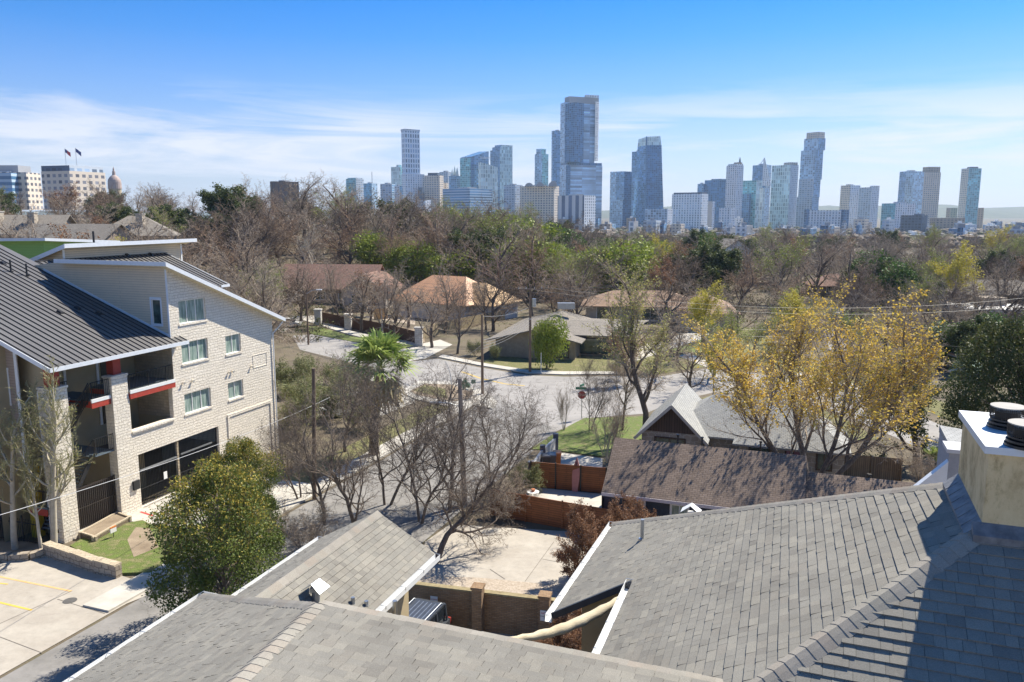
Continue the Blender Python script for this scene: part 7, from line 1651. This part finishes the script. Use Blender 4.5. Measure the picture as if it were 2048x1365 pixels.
top = PL(627, 737, pD, V3((0, 1, 0))); mb = MB(); mb.tube([pD, V3((top.x, pD.y, top.z))], [.15, .12], 10); mb.build('post', M['wood'], tD)
t, pE = pole('street_lamp', 'brown street lamp with a curved arm beside the slatted fence', 617, 690, 0, .1); t['category'] = 'street lamp'
for o in list(t.children): bpy.data.objects.remove(o)
hE = PL(618, 588, pE, V3((0, 1, 0))).z; mb = MB(); mb.tube([pE, pE+UP*hE], [.15, .1], 8); mb.build('post', M['wood'], t)
mb = MB(); mb.tube([pE+UP*hE, pE+V3((.8, 0, hE+.5)), pE+V3((1.5, 0, hE+.6))], .05, 6); mb.build('lamp_arm', M['galv'], t); mb = MB(); mb.box(pE+V3((1.9, 0, hE+.6)), V3((.4, 0, 0)), V3((0, .15, 0)), UP*.07); mb.build('lamp_head', M['white'], t)
t, pF = pole('street_post', 'thin pale metal post standing in front of the slatted fence', 765, 690, 5.2, .07, M['galv'])
t, pG_ = pole('marker_post', 'short white post at the far kerb right of the utility pole', 1082, 748, 2.6, .05, M['white']); t['category'] = 'post'
nW = 0
def wire(lab, a, b, sag, r=.018, m=None):
    a, b = V3(a), V3(b); pts = []
    for k in range(17): t = k/16.; p = a.lerp(b, t); p.z -= sag*4*t*(1-t); pts.append(p)
    mb = MB(); mb.tube(pts, r, 3, cap=False); o = mb.build('overhead_wire', m or M['wire']); tag(o, lab, 'wire', 'overhead wires'); return o
M['wire'] = plain('grey_wire', (.10, .10, .10), .5); M['wirel'] = plain('bright_wire', (.42, .42, .42), .4)
far = AT(1700, 640, 130); far2 = AT(2100, 668, 100)
W1 = 'one of the thin wires crossing from the crossarm pole to the right'
for k, o in enumerate((-1.4, 1.4)): wire(W1, pA+UP*(dz+.3)+V3((o, o*.27, 0)), far2+V3((o, o, 4+k*.9)), 2.2, .013)
for z in (6.4, 7.0): wire('one of the lower cables running right from the tall utility pole', pA+UP*z, far2+UP*(z*2-12), 1.6, .014)
B0 = pB+UP*5.2
for k, z in enumerate((8.2, 6.9, 6.6, 6.3, 6.0)): wire('one of the bundled cables sagging between the two utility poles', pA+UP*z, pB+UP*(8.6 if k == 0 else z-.9), .4, .022, M['wirel'])
for k, z in enumerate((5.4, 5.2, 5.0)): wire('one of the cables running left from the bare topped pole', pB+UP*z, AT(540, 640-k*5, 125), 1.4, .022)
wire('long bright cable dropping to the left from the traffic island pole', pB+UP*5.6, G(900, 722)+UP*1, .8, .03, M['wirel'])
wire('long cable slanting across the lower left over the iron gates', AT(-60, 1048, 30), AT(660, 795, 68), .5, .016, M['wirel'])
for k in range(2): wire('one of the wires over the white house at the right', AT(1500, 640+k*12, 90), AT(2120, 700+k*40, 70), .8, .012)
for k in range(3): wire('one of the high wires behind the crossarm pole', AT(700, 545+k*6, 150), AT(1250, 572+k*8, 120), 1.5, .022)
# stop sign
p = G(1163, 838); ss = thing('stop_sign', 'red octagonal stop sign under a green street name blade at the corner', 'stop sign', p)
mb = MB(); mb.tube([p-UP*.1, p+UP*3.3], .035, 8); mb.build('post', M['galv'], ss); nz = V3((-.1, -1, 0)).normalized(); ux = UP.cross(nz)*1.0
ux = V3((1, -.1, 0)).normalized(); c = p+UP*2.35-V3((0, .05, 0)); mb = MB(); q = [c+ux*(.42*math.cos(R(22.5+45*k)))+UP*(.42*math.sin(R(22.5+45*k))) for k in range(8)]; mb.hexa([v for v in q], [v+nz*.02 for v in q]); pl_ = mb.build('sign_plate', plain('stop_red', (.42, .03, .04), .5), ss)
letters('STOP', .30, c+nz*.024, ux, nz, M['white'], pl_)
mb = MB()
for k in range(8):
    a_, b_ = q[k], q[(k+1) % 8]; mb.hexa([a_+nz*.021, b_+nz*.021, b_.lerp(c, .06)+nz*.021, a_.lerp(c, .06)+nz*.021], [a_+nz*.025, b_+nz*.025, b_.lerp(c, .06)+nz*.025, a_.lerp(c, .06)+nz*.025])
mb.build('white_border', M['white'], pl_)
gr_ = plain('sign_green', (.01, .22, .15), .5); mb = MB(); mb.box(p+UP*3.0-V3((.1, .05, 0)), ux*.5, nz*.012, UP*.12); mb.build('name_blade', gr_, ss)
mb = MB(); mb.box(p+UP*3.28, V3((.25, .4, 0)), V3((.4, -.25, 0)).normalized()*.012, UP*.11); mb.build('cross_blade', gr_, ss)
p = G(1233, 762); sn2 = thing('street_name_sign', 'green street name sign on a thin post across the junction', 'sign', p); mb = MB(); mb.tube([p, p+UP*3.4], .04, 6); mb.build('post', M['galv'], sn2)
mb = MB(); mb.box(p+UP*3.3, ux*.6, nz*.02, UP*.16); mb.build('name_blade', gr_, sn2); mb = MB(); mb.box(p+UP*3.0, V3((.3, .5, 0)), V3((.5, -.3, 0)).normalized()*.02, UP*.15); mb.build('cross_blade', gr_, sn2)
# vehicles
def car(name, lab, loc, rz, body, L=4.7, W=1.9, Hh=1.8, rack=False, suv=True):
    t = thing(name, lab, 'car', loc); x = lambda a, b, c: V3(loc)+V3((a, b, c))
    def sec(y, w, z0, z1): return [V3((-w, y, z0)), V3((w, y, z0)), V3((w, y, z1)), V3((-w, y, z1))]
    def loft(mb, secs, mi=0):
        secs = [[V3(loc)+v for v in s] for s in secs]
        for A, B in zip(secs, secs[1:]):
            for k in range(4): mb.poly([A[k], A[(k+1) % 4], B[(k+1) % 4], B[k]][::-1], mi)
        mb.poly(secs[0], mi); mb.poly(secs[-1][::-1], mi)
    l, w = L/2, W/2; hb = .98 if suv else .82; mb = MB()
    loft(mb, [sec(-l, w*.86, .45, hb-.15), sec(-l+.12, w*.96, .34, hb-.02), sec(-l+.8, w, .28, hb), sec(l-1.3, w, .28, hb+.02), sec(l-.5, w*.97, .3, hb-.12), sec(l-.08, w*.88, .36, hb-.3), sec(l, w*.8, .42, hb-.4)])
    bo = mb.build('body', body, t)
    gl = MB(); r0, r1 = (-l+.25, l-1.9) if suv else (-l+1., l-2.1)
    loft(gl, [sec(-l+.1 if suv else -l+.5, w*.86, hb-.02, hb), sec(r0, w*.8, hb, Hh-.1), sec(r1, w*.8, hb, Hh-.08), sec(l-1.05, w*.88, hb-.02, hb+.0)])
    gl.build('windows', plain('car_glass', (.02, .025, .03), .08), t)
    rf_ = MB(); loft(rf_, [sec(r0-.05, w*.76, Hh-.1, Hh-.06), sec(r0+.15, w*.8, Hh-.1, Hh), sec(r1-.3, w*.8, Hh-.1, Hh+.01), sec(r1+.05, w*.76, Hh-.12, Hh-.06)]); ro = rf_.build('roof_panel', body, t)
    pl2 = MB()
    for s in (-1, 1):
        for yy in (r0+.05, (r0+r1)/2-.3, r1-.6): pl2.bar(x(s*w*.885, yy, hb), x(s*w*.80, yy, Hh-.06), .07)
    pl2.build('pillars', body, t)
    if rack:
        for s in (-1, 1):
            m1 = MB(); m1.tube([x(s*w*.72, r0+.2, Hh+.02), x(s*w*.72, r0+.3, Hh+.09), x(s*w*.72, r1-.3, Hh+.09), x(s*w*.72, r1-.2, Hh+.02)], .028, 8); m1.build('roof_rail', M['galv'], t)
        m1 = MB()
        for k in range(5): m1.box(x(-.42+.21*k, (r0+r1)/2-.05, Hh+.012), V3((.02, 0, 0)), V3((0, (r1-r0)/2-.35, 0)), UP*.006)
        m1.build('roof_ribs', M['galv'], t)
    for s in (-1, 1):
        for yy in (-l+.85, l-.9):
            m1 = MB(); m1.tube([x(s*(w-.2), yy, .34), x(s*(w+.01), yy, .34)], .34, 18); wh = m1.build('wheel', M['black'], t); m1 = MB(); m1.tube([x(s*(w+.005), yy, .34), x(s*(w+.02), yy, .34)], .2, 12); m1.build('rim', M['galv'], wh)
        m1 = MB(); m1.box(x(s*w*.72, l-.06, hb-.42), V3((.16, 0, 0)), V3((0, .06, 0)), UP*.07); m1.build('headlight', M['white'], t)
        m1 = MB(); m1.box(x(s*w*.85, -l+.03, hb-.15), V3((.1, 0, 0)), V3((0, .05, 0)), UP*.14); m1.build('tail_light', M['reddoor'], t)
        m1 = MB(); m1.box(x(s*(w+.08), l-1.55, hb+.08), V3((.1, 0, 0)), V3((0, .05, 0)), UP*.07); m1.build('mirror', body, t)
    t.rotation_euler = (0, 0, rz); return t
silver = plain('silver_paint', (.11, .12, .135), .3, .5)
car('parked_car', 'dark silver car with roof rails parked against the brick wall in the rear court', (-4.5, 32.5, .03), math.pi-YAW, silver, rack=True)
car('parked_car', 'white car parked beyond the palm behind the shrubs', tuple(G(690, 830)), -R(60), M['white'], suv=False, Hh=1.45)
car('parked_car', 'pale car parked beside the gravel court at the left', tuple(V3(G(575, 655))), -R(80), plain('pale_paint', (.5, .5, .48), .3), Hh=1.6)
car('parked_car', 'white car in the street behind the great golden tree', tuple(G(1672, 640)), R(10), M['white'], suv=False, Hh=1.45)
# ---------------------------------------------------------------- air
mb = MB(); mb.rect(-5200, 7600, -260, 7400, -17.5, 262); hz_ = mb.build('haze', plain('tmp', (1, 1, 1)))
m = bpy.data.materials.new('haze_air'); m.use_nodes = True; nt = m.node_tree; nt.nodes.clear(); out = nt.nodes.new('ShaderNodeOutputMaterial'); pv_ = nt.nodes.new('ShaderNodeVolumePrincipled')
pv_.inputs['Color'].default_value = (.62, .80, 1., 1); pv_.inputs['Density'].default_value = .000085; pv_.inputs['Anisotropy'].default_value = .2; nt.links.new(pv_.outputs[0], out.inputs['Volume'])
hz_.data.materials.clear(); hz_.data.materials.append(m); hz_['kind'] = 'stuff'; hz_['label'] = 'thin blue haze between the camera and the skyline'
